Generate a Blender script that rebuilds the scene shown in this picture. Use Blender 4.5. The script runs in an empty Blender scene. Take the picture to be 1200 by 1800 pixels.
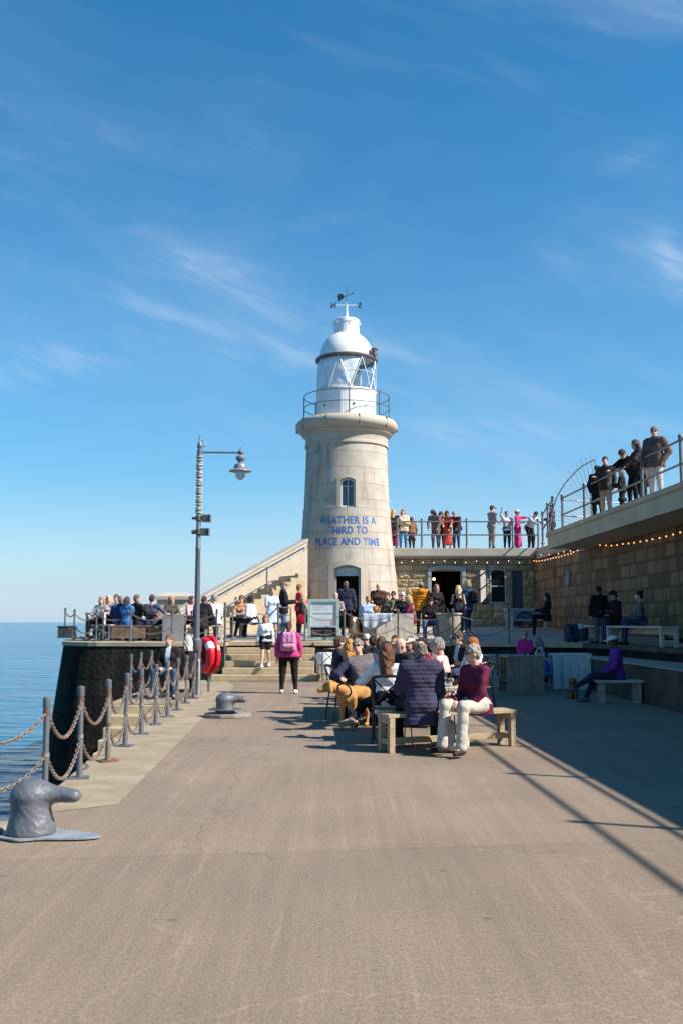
import bpy, bmesh, math, random
import numpy as np
from mathutils import Vector, Matrix, Euler
R = math.radians
rnd = random.Random(7)
C = bpy.context.scene.collection
SC = bpy.context.scene

# ------------------------------------------------------------------ camera
CAM_H, F_PX, PITCH = 1.6, 1700.0, R(6.5)
cam = bpy.data.cameras.new('camera'); cam_o = bpy.data.objects.new('camera', cam); C.objects.link(cam_o)
cam.sensor_fit = 'VERTICAL'; cam.sensor_height = 36.0; cam.lens = 36.0 * F_PX / 1800.0
cam.clip_start = 0.1; cam.clip_end = 90000
cam_o.location = (0, 0, CAM_H); cam_o.rotation_euler = (math.pi / 2 + PITCH, 0, 0)
SC.camera = cam_o

def ray(px, py):
    cx, cy = (px - 600) / F_PX, (900 - py) / F_PX
    return Vector((cx, math.cos(PITCH) - math.sin(PITCH) * cy, math.sin(PITCH) + math.cos(PITCH) * cy))
def at(px, py, Y):                      # the point seen at a pixel, at distance Y
    d = ray(px, py); t = Y / d.y
    return Vector((d.x * t, Y, CAM_H + d.z * t))
def gnd(px, py, z=0.0):                 # the point of the plane z seen at a pixel
    d = ray(px, py); t = (z - CAM_H) / d.z
    return Vector((d.x * t, d.y * t, z))

# ------------------------------------------------------------------ light
SUN_DIR = Vector((0.70, -0.262, 0.66)).normalized()
SUN_EL = math.asin(SUN_DIR.z); SUN_AZ = math.atan2(SUN_DIR.x, SUN_DIR.y)
sun = bpy.data.lights.new('sun', 'SUN'); sun.energy = 4.8; sun.angle = R(0.53); sun.color = (1.0, 0.945, 0.87)
sun_o = bpy.data.objects.new('sun', sun); C.objects.link(sun_o)
sun_o.rotation_euler = SUN_DIR.to_track_quat('Z', 'Y').to_euler(); sun_o.location = (20, -6, 20)
SC.view_settings.view_transform = 'Standard'; SC.view_settings.look = 'None'
SC.view_settings.exposure = 0.85; SC.view_settings.gamma = 1.0; SC.view_settings.use_curve_mapping = False
SC.cycles.max_bounces = 6; SC.cycles.transparent_max_bounces = 8

world = bpy.data.worlds.new('World'); SC.world = world; world.use_nodes = True
def build_world():
    nt = world.node_tree; nt.nodes.clear(); L = nt.links
    N = nt.nodes.new
    out = N('ShaderNodeOutputWorld'); bg = N('ShaderNodeBackground'); bg.inputs['Strength'].default_value = SKY_STRENGTH
    L.new(bg.outputs[0], out.inputs[0])
    sky = N('ShaderNodeTexSky'); sky.sky_type = 'NISHITA'; sky.sun_disc = False
    sky.sun_elevation = SUN_EL; sky.sun_rotation = SUN_AZ
    sky.air_density = 1.0; sky.dust_density = 0.35; sky.ozone_density = 3.0; sky.altitude = 0
    hs = N('ShaderNodeHueSaturation'); hs.inputs['Saturation'].default_value = SKY_SAT; hs.inputs['Hue'].default_value = SKY_HUE
    L.new(sky.outputs[0], hs.inputs['Color'])
    tc = N('ShaderNodeTexCoord'); sep = N('ShaderNodeSeparateXYZ'); L.new(tc.outputs['Generated'], sep.inputs[0])
    def M(op, a, b=None, c=None):
        n = N('ShaderNodeMath'); n.operation = op
        for i, v in enumerate((a, b, c)):
            if v is None: continue
            if isinstance(v, (int, float)): n.inputs[i].default_value = v
            else: L.new(v, n.inputs[i])
        return n.outputs[0]
    # cirrus: thin streaks on the sky dome, laid out by compass direction and elevation
    yy = M('MAXIMUM', sep.outputs['Y'], 0.05)
    u = M('DIVIDE', sep.outputs['X'], yy); v = M('DIVIDE', sep.outputs['Z'], yy)
    def noise(su, sv, ang, scale, detail, dist, seed):
        ca, sa = math.cos(ang), math.sin(ang)
        a = M('ADD', M('MULTIPLY', u, ca * su), M('MULTIPLY', v, sa * su)); b = M('ADD', M('MULTIPLY', u, -sa * sv), M('MULTIPLY', v, ca * sv))
        cb = N('ShaderNodeCombineXYZ'); L.new(a, cb.inputs[0]); L.new(b, cb.inputs[1]); cb.inputs[2].default_value = seed
        n = N('ShaderNodeTexNoise'); n.inputs['Scale'].default_value = scale; n.inputs['Detail'].default_value = detail
        n.inputs['Distortion'].default_value = dist; L.new(cb.outputs[0], n.inputs['Vector'])
        return n.outputs['Fac']
    def ramp(x, lo, hi):
        n = N('ShaderNodeMapRange'); n.inputs[1].default_value = lo; n.inputs[2].default_value = hi; n.interpolation_type = 'SMOOTHSTEP'
        L.new(x, n.inputs[0]); return n.outputs[0]
    fine = noise(1.4, 6.0, R(-20), 6.5, 10, 0.55, 3.1)
    broad = noise(1.0, 2.6, R(-15), 2.2, 6, 0.5, 9.4)
    base = M('MULTIPLY', M('MULTIPLY', ramp(fine, 0.45, 0.8), ramp(broad, 0.45, 0.72)), 0.14)
    veil = M('MULTIPLY', ramp(broad, 0.42, 0.8), 0.13)
    tot = M('ADD', base, veil)
    wisps = [(390, 490, -27, 250, 34, .50), (460, 605, -20, 230, 17, .42), (760, 655, -26, 150, 15, .42), (70, 642, 6, 130, 34, .85),
             (1180, 450, -80, 80, 30, .70), (960, 752, -2, 260, 22, .36), (300, 560, -24, 220, 22, .22), (560, 390, 10, 60, 16, .22),
             (1120, 270, 30, 70, 22, .18), (700, 770, -6, 420, 40, .2), (860, 120, -30, 300, 60, .08), (1100, 640, -18, 200, 24, .16)]
    for (px, py, ang, ln, th, amp) in wisps:
        d = ray(px, py); cu, cv = d.x / d.y, d.z / d.y
        ca, sa = math.cos(R(ang)), math.sin(R(ang))
        du = M('SUBTRACT', u, cu); dv = M('SUBTRACT', v, cv)
        a = M('DIVIDE', M('ADD', M('MULTIPLY', du, ca), M('MULTIPLY', dv, sa)), ln / F_PX)
        b = M('DIVIDE', M('ADD', M('MULTIPLY', du, -sa), M('MULTIPLY', dv, ca)), th / F_PX)
        q = M('ADD', M('MULTIPLY', a, a), M('MULTIPLY', b, b))
        g = M('POWER', 2.718, M('MULTIPLY', q, -1.0))
        tot = M('ADD', tot, M('MULTIPLY', M('MULTIPLY', g, ramp(fine, 0.3, 0.78)), amp * .52))
    front = ramp(sep.outputs['Y'], 0.05, 0.3)
    tot = M('MULTIPLY', M('MINIMUM', tot, 0.85), front)
    # pale moisture just over the sea horizon
    low = M('POWER', 2.718, M('MULTIPLY', M('MAXIMUM', sep.outputs['Z'], 0.0), -4.5))
    mixh = N('ShaderNodeMixRGB'); L.new(M('MULTIPLY', low, HORIZON_MIX), mixh.inputs[0]); L.new(hs.outputs[0], mixh.inputs[1]); mixh.inputs[2].default_value = HORIZON_COL
    mix = N('ShaderNodeMixRGB'); L.new(tot, mix.inputs[0]); L.new(mixh.outputs[0], mix.inputs[1]); mix.inputs[2].default_value = CLOUD_COL
    L.new(mix.outputs[0], bg.inputs['Color'])
SKY_STRENGTH = 0.090; SKY_SAT = 1.88; SKY_HUE = 0.492; HORIZON_MIX = 0.90; HORIZON_COL = (3.0, 4.1, 5.3, 1); CLOUD_COL = (4.4, 5.3, 6.2, 1)
build_world()

# ------------------------------------------------------------------ object helpers
def new_obj(name, mesh, parent=None):
    o = bpy.data.objects.new(name, mesh); C.objects.link(o)
    if parent is not None: o.parent = parent
    return o
def tag(o, label=None, cat=None, group=None, kind=None):
    if label: o['label'] = label
    if cat: o['category'] = cat
    if group: o['group'] = group
    if kind: o['kind'] = kind
    return o
def thing(name, label, cat, loc=(0, 0, 0), rz=0.0, group=None):
    o = bpy.data.objects.new(name, None); C.objects.link(o); o.empty_display_size = 0.2
    o.location = loc; o.rotation_euler = (0, 0, rz)
    return tag(o, label, cat, group)
def copy_tree(o, parent=None):
    c = o.copy(); C.objects.link(c); c.parent = parent
    for ch in list(o.children): copy_tree(ch, c)
    return c

class MB:
    """collects shapes, then links them as ONE mesh object"""
    def __init__(s): s.v = []; s.f = []; s.T = Matrix.Identity(4); s.sm = []; s.smooth = False
    def add(s, vs, fs, smooth=None):
        n = len(s.v); s.v += [tuple(s.T @ Vector(p)) for p in vs]; s.f += [tuple(n + i for i in f) for f in fs]
        s.sm += [s.smooth if smooth is None else smooth] * len(fs); return s
    def box(s, c, d, rot=None):
        M_ = rot.to_matrix() if isinstance(rot, Euler) else (Matrix.Rotation(rot, 3, 'Z') if rot else Matrix.Identity(3))
        vs = [Vector(c) + M_ @ Vector((x * d[0] / 2, y * d[1] / 2, z * d[2] / 2)) for x in (-1, 1) for y in (-1, 1) for z in (-1, 1)]
        return s.add(vs, [(0, 1, 3, 2), (4, 6, 7, 5), (0, 4, 5, 1), (2, 3, 7, 6), (0, 2, 6, 4), (1, 5, 7, 3)], False)
    def bar(s, a, b, w, h, up=(0, 0, 1)):
        a, b = Vector(a), Vector(b); d = (b - a).normalized(); u = Vector(up)
        if abs(d.dot(u)) > .98: u = Vector((1, 0, 0))
        x = d.cross(u).normalized(); u = x.cross(d)
        vs = [p + x * (i * w / 2) + u * (j * h / 2) for p in (a, b) for i in (-1, 1) for j in (-1, 1)]
        return s.add(vs, [(0, 1, 3, 2), (4, 6, 7, 5), (0, 4, 5, 1), (2, 3, 7, 6), (0, 2, 6, 4), (1, 5, 7, 3)], False)
    def tube(s, pts, r, n=8, cap=True, closed=False):
        pts = [Vector(p) for p in pts]; rs = r if isinstance(r, (list, tuple)) else [r] * len(pts)
        vs, fs = [], []; m = len(pts); prev = None
        for i, p in enumerate(pts):
            if closed: d = (pts[(i + 1) % m] - pts[i - 1])
            else: d = pts[min(i + 1, m - 1)] - pts[max(i - 1, 0)]
            d.normalize()
            if prev is None:
                u = Vector((0, 0, 1)) if abs(d.z) < .9 else Vector((1, 0, 0))
                x = d.cross(u).normalized()
            else:
                x = (prev - d * prev.dot(d)).normalized()
            prev = x; y = d.cross(x)
            vs += [p + (x * math.cos(t) + y * math.sin(t)) * rs[i] for t in [2 * math.pi * k / n for k in range(n)]]
        for i in range(m if closed else m - 1):
            j = (i + 1) % m
            fs += [(i * n + k, i * n + (k + 1) % n, j * n + (k + 1) % n, j * n + k) for k in range(n)]
        s.add(vs, fs, True)
        if cap and not closed:
            s.add(vs[:n], [tuple(range(n))[::-1]], False); s.add(vs[-n:], [tuple(range(n))], False)
        return s
    def lathe(s, prof, n=32, c=(0, 0, 0), cap=True, smooth=True):
        vs, fs = [], []; m = len(prof); c = Vector(c)
        for (r, z) in prof:
            vs += [c + Vector((r * math.cos(2 * math.pi * k / n), r * math.sin(2 * math.pi * k / n), z)) for k in range(n)]
        for i in range(m - 1):
            fs += [(i * n + k, i * n + (k + 1) % n, (i + 1) * n + (k + 1) % n, (i + 1) * n + k) for k in range(n)]
        if cap: fs += [tuple(range(n))[::-1], tuple((m - 1) * n + k for k in range(n))]
        return s.add(vs, fs, smooth)
    def ball(s, c, r, n=12):
        r = (r, r, r) if isinstance(r, (int, float)) else r
        vs, fs = [], []; m = max(4, n // 2)
        for i in range(1, m):
            for k in range(n):
                a, b = math.pi * i / m, 2 * math.pi * k / n
                vs.append((c[0] + r[0] * math.sin(a) * math.cos(b), c[1] + r[1] * math.sin(a) * math.sin(b), c[2] + r[2] * math.cos(a)))
        for i in range(m - 2): fs += [(i * n + k, (i + 1) * n + k, (i + 1) * n + (k + 1) % n, i * n + (k + 1) % n) for k in range(n)]
        t, b = len(vs), len(vs) + 1; vs += [(c[0], c[1], c[2] + r[2]), (c[0], c[1], c[2] - r[2])]
        fs += [(t, k, (k + 1) % n) for k in range(n)] + [(b, (m - 2) * n + (k + 1) % n, (m - 2) * n + k) for k in range(n)]
        return s.add(vs, fs, True)
    def prism(s, poly, z0, z1, smooth=False):
        n = len(poly); vs = [(x, y, z0) for x, y in poly] + [(x, y, z1) for x, y in poly]
        return s.add(vs, [tuple(range(n))[::-1], tuple(range(n, 2 * n))] + [(i, (i + 1) % n, n + (i + 1) % n, n + i) for i in range(n)], smooth)
    def prism_y(s, poly, y0, y1):      # an outline in x, z pulled along y
        n = len(poly); vs = [(x, y0, z) for x, z in poly] + [(x, y1, z) for x, z in poly]
        return s.add(vs, [tuple(range(n)), tuple(range(n, 2 * n))[::-1]] + [(i, n + i, n + (i + 1) % n, (i + 1) % n) for i in range(n)], False)
    def build(s, name, mat, parent=None, bevel=0.0, seg=2, loc=None, rz=0.0, fix=True):
        me = bpy.data.meshes.new(name); me.from_pydata(s.v, [], s.f); me.polygons.foreach_set('use_smooth', s.sm)
        if fix:
            bm = bmesh.new(); bm.from_mesh(me); bmesh.ops.recalc_face_normals(bm, faces=bm.faces); bm.to_mesh(me); bm.free()
        if any(s.sm): me.set_sharp_from_angle(angle=R(38))
        for m in (mat if isinstance(mat, (list, tuple)) else [mat]): me.materials.append(m)
        o = new_obj(name, me, parent)
        if loc is not None: o.location = loc
        if rz: o.rotation_euler = (0, 0, rz)
        if bevel:
            b = o.modifiers.new('bevel', 'BEVEL'); b.width = bevel; b.segments = seg; b.limit_method = 'ANGLE'; b.angle_limit = R(40)
        return o

# ------------------------------------------------------------------ materials
_mats = {}
def nodes(m):
    nt = m.node_tree; return nt, nt.nodes, nt.links, nt.nodes['Principled BSDF']
def mat(name, col, rough=.6, metal=0.0, var=.12, scale=6.0, bump=.0, bscale=60.0, stretch=(1, 1, 1), col2=None, coord='Object', spec=.5, thr=(.35, .65), detail=5):
    if name in _mats: return _mats[name]
    m = bpy.data.materials.new(name); m.use_nodes = True; nt, N, L, b = nodes(m)
    b.inputs['Roughness'].default_value = rough; b.inputs['Metallic'].default_value = metal; b.inputs['Specular IOR Level'].default_value = spec
    tc = N.new('ShaderNodeTexCoord'); mp = N.new('ShaderNodeMapping'); mp.inputs['Scale'].default_value = stretch
    L.new(tc.outputs[coord], mp.inputs[0])
    n = N.new('ShaderNodeTexNoise'); n.inputs['Scale'].default_value = scale; n.inputs['Detail'].default_value = detail; L.new(mp.outputs[0], n.inputs['Vector'])
    r = N.new('ShaderNodeValToRGB'); L.new(n.outputs['Fac'], r.inputs[0])
    c2 = col2 if col2 else tuple(c * (1 + var) for c in col); c1 = col if col2 else tuple(c * (1 - var) for c in col)
    r.color_ramp.elements[0].position = thr[0]; r.color_ramp.elements[0].color = (*c1, 1)
    r.color_ramp.elements[1].position = thr[1]; r.color_ramp.elements[1].color = (*c2, 1)
    L.new(r.outputs[0], b.inputs['Base Color'])
    if bump:
        n2 = N.new('ShaderNodeTexNoise'); n2.inputs['Scale'].default_value = bscale; n2.inputs['Detail'].default_value = 6; L.new(mp.outputs[0], n2.inputs['Vector'])
        bp = N.new('ShaderNodeBump'); bp.inputs['Strength'].default_value = bump; bp.inputs['Distance'].default_value = .02
        L.new(n2.outputs['Fac'], bp.inputs['Height']); L.new(bp.outputs[0], b.inputs['Normal'])
    _mats[name] = m; return m
def srgb(r, g, b):
    f = lambda c: (c / 255 / 12.92) if c <= 10 else ((c / 255 + .055) / 1.055) ** 2.4
    return (f(r), f(g), f(b))
def cloth(col, rough=.85):
    k = 'cloth_%02x%02x%02x' % tuple(int(255 * min(1, c) ** .4545) for c in col)
    return mat(k, col, rough, 0, .16, 9, .35, 35, spec=.2)
def skin_mat(i):
    cols = [(.56, .33, .24), (.48, .27, .19), (.60, .38, .29), (.12, .06, .04)]
    return mat('skin_%d' % i, cols[i], .5, 0, .08, 20, .05, 200, spec=.35)
def hair_mat(col):
    col = tuple(min(.75, c * 1.3) for c in col); k = 'hair_%02x%02x%02x' % tuple(int(255 * min(1, c) ** .4545) for c in col)
    return mat(k, col, .5, 0, .55, 40, .9, 90, stretch=(3, 3, .35), spec=.4)
WOOD_GREY = mat('weathered_wood', (.42, .375, .32), .8, 0, .3, 5, .3, 40, stretch=(1.2, 1.2, 1.2), col2=(.27, .235, .20))
WOOD_PALE = mat('pale_wood', (.55, .50, .43), .75, 0, .2, 6, .2, 50, col2=(.42, .37, .31))
WOOD_TAN = mat('tan_wood', (.43, .33, .20), .7, 0, .2, 6, .25, 50, stretch=(1, 6, 6), col2=(.30, .22, .13))
METAL_GREY = mat('grey_painted_iron', (.15, .155, .165), .45, .3, .2, 12, .1, 60, col2=(.14, .145, .155))
METAL_DARK = mat('dark_iron', (.035, .03, .028), .5, .4, .3, 15, .1, 60)
RUST = mat('rusty_iron', (.22, .12, .065), .8, .2, .3, 9, .3, 80, col2=(.27, .245, .215))
RUST_BROWN = mat('brown_rust', (.16, .075, .035), .85, .1, .3, 30, .3, 80)
BLACK = mat('black_paint', (.012, .011, .011), .45, 0, .2, 10)
GREY_PAINT = mat('bollard_paint', (.125, .132, .145), .46, 0, .1, 7, .5, 26, col2=(.095, .10, .112))
WHITE_PAINT = mat('white_paint', (.78, .78, .76), .38, 0, .05, 3, .04, 20, col2=(.70, .70, .68))
BLUE_PAINT = mat('blue_green_paint', (.25, .32, .33), .5, 0, .1, 6)
def glass(name='clear_glass', col=(.9, .95, .95), rough=.02):
    if name in _mats: return _mats[name]
    m = bpy.data.materials.new(name); m.use_nodes = True; nt, N, L, b = nodes(m)
    b.inputs['Base Color'].default_value = (*col, 1); b.inputs['Roughness'].default_value = rough
    b.inputs['Transmission Weight'].default_value = 1.0; b.inputs['IOR'].default_value = 1.2
    _mats[name] = m; return m
def emit(name, col, strength):
    m = bpy.data.materials.new(name); m.use_nodes = True; nt, N, L, b = nodes(m)
    b.inputs['Emission Color'].default_value = (*col, 1); b.inputs['Emission Strength'].default_value = strength; b.inputs['Base Color'].default_value = (*col, 1)
    return m
# ------------------------------------------------------------------ smooth solid modelling on a grid (bodies, clothes, bollards, dogs)
class Solid:
    def __init__(s): s.p = []
    def cone(s, a, b, ra, rb, k=.03): s.p.append(('c', np.array(a, float), np.array(b, float), ra, rb, k)); return s
    def ell(s, c, r, k=.03, rot=None): s.p.append(('e', np.array(c, float), np.array(r, float), rot, 0, k)); return s
    def cut(s, c, r, k=.01, rot=None): s.p.append(('x', np.array(c, float), np.array(r, float), rot, 0, k)); return s
    def plane(s, p, n): s.p.append(('p', np.array(p, float), np.array(n, float), 0, 0, 0)); return s   # keeps the side the normal points away from
    def noise(s, amp, freq, seed=0): s.p.append(('n', amp, freq, seed, 0, 0)); return s
    def bands(s, amp, pitch, p, ax): s.p.append(('b', amp, pitch, np.array(p, float), np.array(ax, float), 0)); return s
    def mesh(s, vox):
        lo = np.full(3, 1e9); hi = -lo
        for q in s.p:
            if q[0] == 'c':
                for pt, r in ((q[1], q[3]), (q[2], q[4])): lo = np.minimum(lo, pt - r); hi = np.maximum(hi, pt + r)
            elif q[0] == 'e':
                r = max(q[2]) if q[3] is not None else q[2]; lo = np.minimum(lo, q[1] - r); hi = np.maximum(hi, q[1] + r)
        lo = lo - .03 - 2 * vox; hi = hi + .03 + 2 * vox
        n = np.ceil((hi - lo) / vox).astype(int) + 1
        ax = [(lo[i] + np.arange(n[i]) * vox).astype(np.float32) for i in range(3)]
        F = np.full(n, .3, np.float32)
        for q in s.p:
            if q[0] in 'cex':
                k = q[5]; m = k + 2.5 * vox
                if q[0] == 'c':
                    l = np.minimum(q[1] - q[3], q[2] - q[4]) - m; h = np.maximum(q[1] + q[3], q[2] + q[4]) + m
                else:
                    r = max(q[2]) if q[3] is not None else q[2]; l = q[1] - r - m; h = q[1] + r + m
                i0 = np.clip(np.floor((l - lo) / vox).astype(int), 0, n); i1 = np.clip(np.ceil((h - lo) / vox).astype(int) + 1, 0, n)
                if np.any(i1 <= i0): continue
                sl = tuple(slice(i0[i], i1[i]) for i in range(3))
                X = ax[0][sl[0]][:, None, None]; Y = ax[1][sl[1]][None, :, None]; Z = ax[2][sl[2]][None, None, :]
                if q[0] == 'c':
                    a, b = q[1], q[2]; ba = b - a; bb = max(float(ba @ ba), 1e-9)
                    x, y, z = X - np.float32(a[0]), Y - np.float32(a[1]), Z - np.float32(a[2])
                    t = np.clip((x * np.float32(ba[0]) + y * np.float32(ba[1]) + z * np.float32(ba[2])) / np.float32(bb), 0, 1)
                    d = np.sqrt((x - t * np.float32(ba[0])) ** 2 + (y - t * np.float32(ba[1])) ** 2 + (z - t * np.float32(ba[2])) ** 2) - (np.float32(q[3]) + t * np.float32(q[4] - q[3]))
                else:
                    x, y, z = X - np.float32(q[1][0]), Y - np.float32(q[1][1]), Z - np.float32(q[1][2])
                    if q[3] is not None:
                        A = np.array(q[3].transposed() if hasattr(q[3], 'transposed') else q[3].T, np.float32)
                        x, y, z = (A[i, 0] * x + A[i, 1] * y + A[i, 2] * z for i in range(3))
                    r = q[2].astype(np.float32)
                    k0 = np.sqrt((x / r[0]) ** 2 + (y / r[1]) ** 2 + (z / r[2]) ** 2)
                    k1 = np.sqrt((x / r[0] ** 2) ** 2 + (y / r[1] ** 2) ** 2 + (z / r[2] ** 2) ** 2)
                    d = k0 * (k0 - 1) / np.maximum(k1, 1e-5)
                    d = np.where(k0 < 1e-3, -r.min(), d)
                f = F[sl]
                if q[0] == 'x':
                    d = -d; hh = np.clip(.5 - .5 * (f - d) / k, 0, 1); F[sl] = f + (d - f) * hh + k * hh * (1 - hh)
                else:
                    hh = np.clip(.5 + .5 * (f - d) / k, 0, 1); F[sl] = f + (d - f) * hh - k * hh * (1 - hh)
            else:
                X, Y, Z = ax[0][:, None, None], ax[1][None, :, None], ax[2][None, None, :]
                if q[0] == 'p':
                    F = np.maximum(F, ((X - q[1][0]) * q[2][0] + (Y - q[1][1]) * q[2][1] + (Z - q[1][2]) * q[2][2]).astype(np.float32))
                elif q[0] == 'n':
                    f, sd = q[2], q[3]
                    w = np.sin(f * (X + .6 * Z) + sd) * np.sin(f * (Y * 1.1 - .5 * Z) + 1.7 * sd) + .6 * np.sin(f * 1.9 * (Z + .4 * X - .5 * Y) + 2.3 * sd) * np.sin(f * 2.1 * (X - .3 * Y) + sd)
                    F = F - (q[1] * w).astype(np.float32)
                elif q[0] == 'b':
                    h = (X - q[3][0]) * q[4][0] + (Y - q[3][1]) * q[4][1] + (Z - q[3][2]) * q[4][2]
                    F = F - (q[1] * np.sqrt(np.abs(np.sin(math.pi * h / q[2])))).astype(np.float32)
        return nets(F, lo, vox)

def nets(F, lo, vox):
    S = F < 0; c = np.zeros(tuple(d - 1 for d in F.shape), np.int8)
    offs = [(i, j, k) for i in (0, 1) for j in (0, 1) for k in (0, 1)]
    for (i, j, k) in offs: c += S[i:F.shape[0] - 1 + i, j:F.shape[1] - 1 + j, k:F.shape[2] - 1 + k]
    act = (c > 0) & (c < 8); ids = np.full(act.shape, -1, np.int64); a = np.argwhere(act); ids[act] = np.arange(len(a))
    pos = np.zeros((len(a), 3)); cnt = np.zeros(len(a))
    for o1 in offs:
        for ax in range(3):
            if o1[ax]: continue
            o2 = list(o1); o2[ax] = 1
            f1 = F[a[:, 0] + o1[0], a[:, 1] + o1[1], a[:, 2] + o1[2]]; f2 = F[a[:, 0] + o2[0], a[:, 1] + o2[1], a[:, 2] + o2[2]]
            m = (f1 < 0) != (f2 < 0); t = np.where(m, f1 / np.where(m, f1 - f2, 1), 0)
            p = np.array(o1, float)[None, :] + t[:, None] * (np.array(o2) - np.array(o1))[None, :]
            pos[m] += p[m]; cnt[m] += 1
    v = (a + pos / np.maximum(cnt, 1)[:, None]) * vox + lo
    fs = []
    for ax in range(3):
        b, cc = (ax + 1) % 3, (ax + 2) % 3
        s0 = [slice(None)] * 3; s1 = [slice(None)] * 3
        s0[ax] = slice(0, -1); s1[ax] = slice(1, None)
        A, B = S[tuple(s0)], S[tuple(s1)]
        e = np.argwhere(A != B); e = e[(e[:, b] > 0) & (e[:, cc] > 0) & (e[:, b] < F.shape[b] - 1) & (e[:, cc] < F.shape[cc] - 1)]
        if not len(e): continue
        def idx(db, dc):
            q = e.copy(); q[:, b] += db; q[:, cc] += dc; return ids[q[:, 0], q[:, 1], q[:, 2]]
        quad = np.stack([idx(-1, -1), idx(0, -1), idx(0, 0), idx(-1, 0)], 1)
        fl = ~A[e[:, 0], e[:, 1], e[:, 2]]
        quad[fl] = quad[fl][:, ::-1]; fs.append(quad)
    f = np.concatenate(fs) if fs else np.zeros((0, 4), int)
    return v, f

def solid_obj(name, solid, vox, mat_, parent=None, paint=None):
    v, f = solid.mesh(vox)
    me = bpy.data.meshes.new(name)
    me.vertices.add(len(v)); me.vertices.foreach_set('co', v.astype(np.float32).ravel())
    me.loops.add(4 * len(f)); me.loops.foreach_set('vertex_index', f.astype(np.int32).ravel())
    me.polygons.add(len(f)); me.polygons.foreach_set('loop_start', np.arange(0, 4 * len(f), 4, dtype=np.int32))
    me.polygons.foreach_set('use_smooth', np.ones(len(f), bool))
    ms = mat_ if isinstance(mat_, (list, tuple)) else [mat_]
    for m in ms: me.materials.append(m)
    if paint is not None and len(f):
        me.polygons.foreach_set('material_index', paint(v[f].mean(1)).astype(np.int32))
    me.update(calc_edges=True); me.validate()
    return new_obj(name, me, parent)

# ------------------------------------------------------------------ people
ARMS = {  # upper arm direction, forearm direction, hand bend (x outwards, y forwards, z up)
    'down': ((.23, -.03, -1), (.06, .2, -1)), 'front': ((.2, .45, -.85), (-.28, 1, .08)), 'lap': ((.14, .22, -1), (-.42, .9, -.3)),
    'cross': ((.16, .3, -1), (-1, .5, .22)), 'phone': ((.12, .3, -1), (-.4, .7, .65)), 'pocket': ((.4, -.3, -1), (-.3, .45, -.8)),
    'rail': ((.15, .75, -.6), (-.2, .9, -.35)), 'chairback': ((1, -.1, -.35), (.35, .25, -1)), 'up': ((.5, .6, .5), (-.1, .4, 1)),
    'reach': ((.1, 1, -.1), (0, 1, .1)), 'behind': ((.25, -.4, -1), (-.7, -.1, -.45)), 'chin': ((.15, .6, -.9), (-.35, .3, 1)),
    'hold': ((.14, .2, -1), (-.15, 1, .1)), 'point': ((.3, 1, .05), (.2, 1, .1)), 'side': ((.7, .3, -.8), (.3, .9, -.1)), 'knee': ((.1, .35, -1), (-.15, .75, -.75)), 'between': ((.1, .45, -.95), (-.38, .62, -.78)), 'strap': ((.15, .15, -1), (-.35, .35, 1)),
}
def unit(v): v = np.array(v, float); return v / np.linalg.norm(v)
N_PEOPLE = [0]
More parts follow.
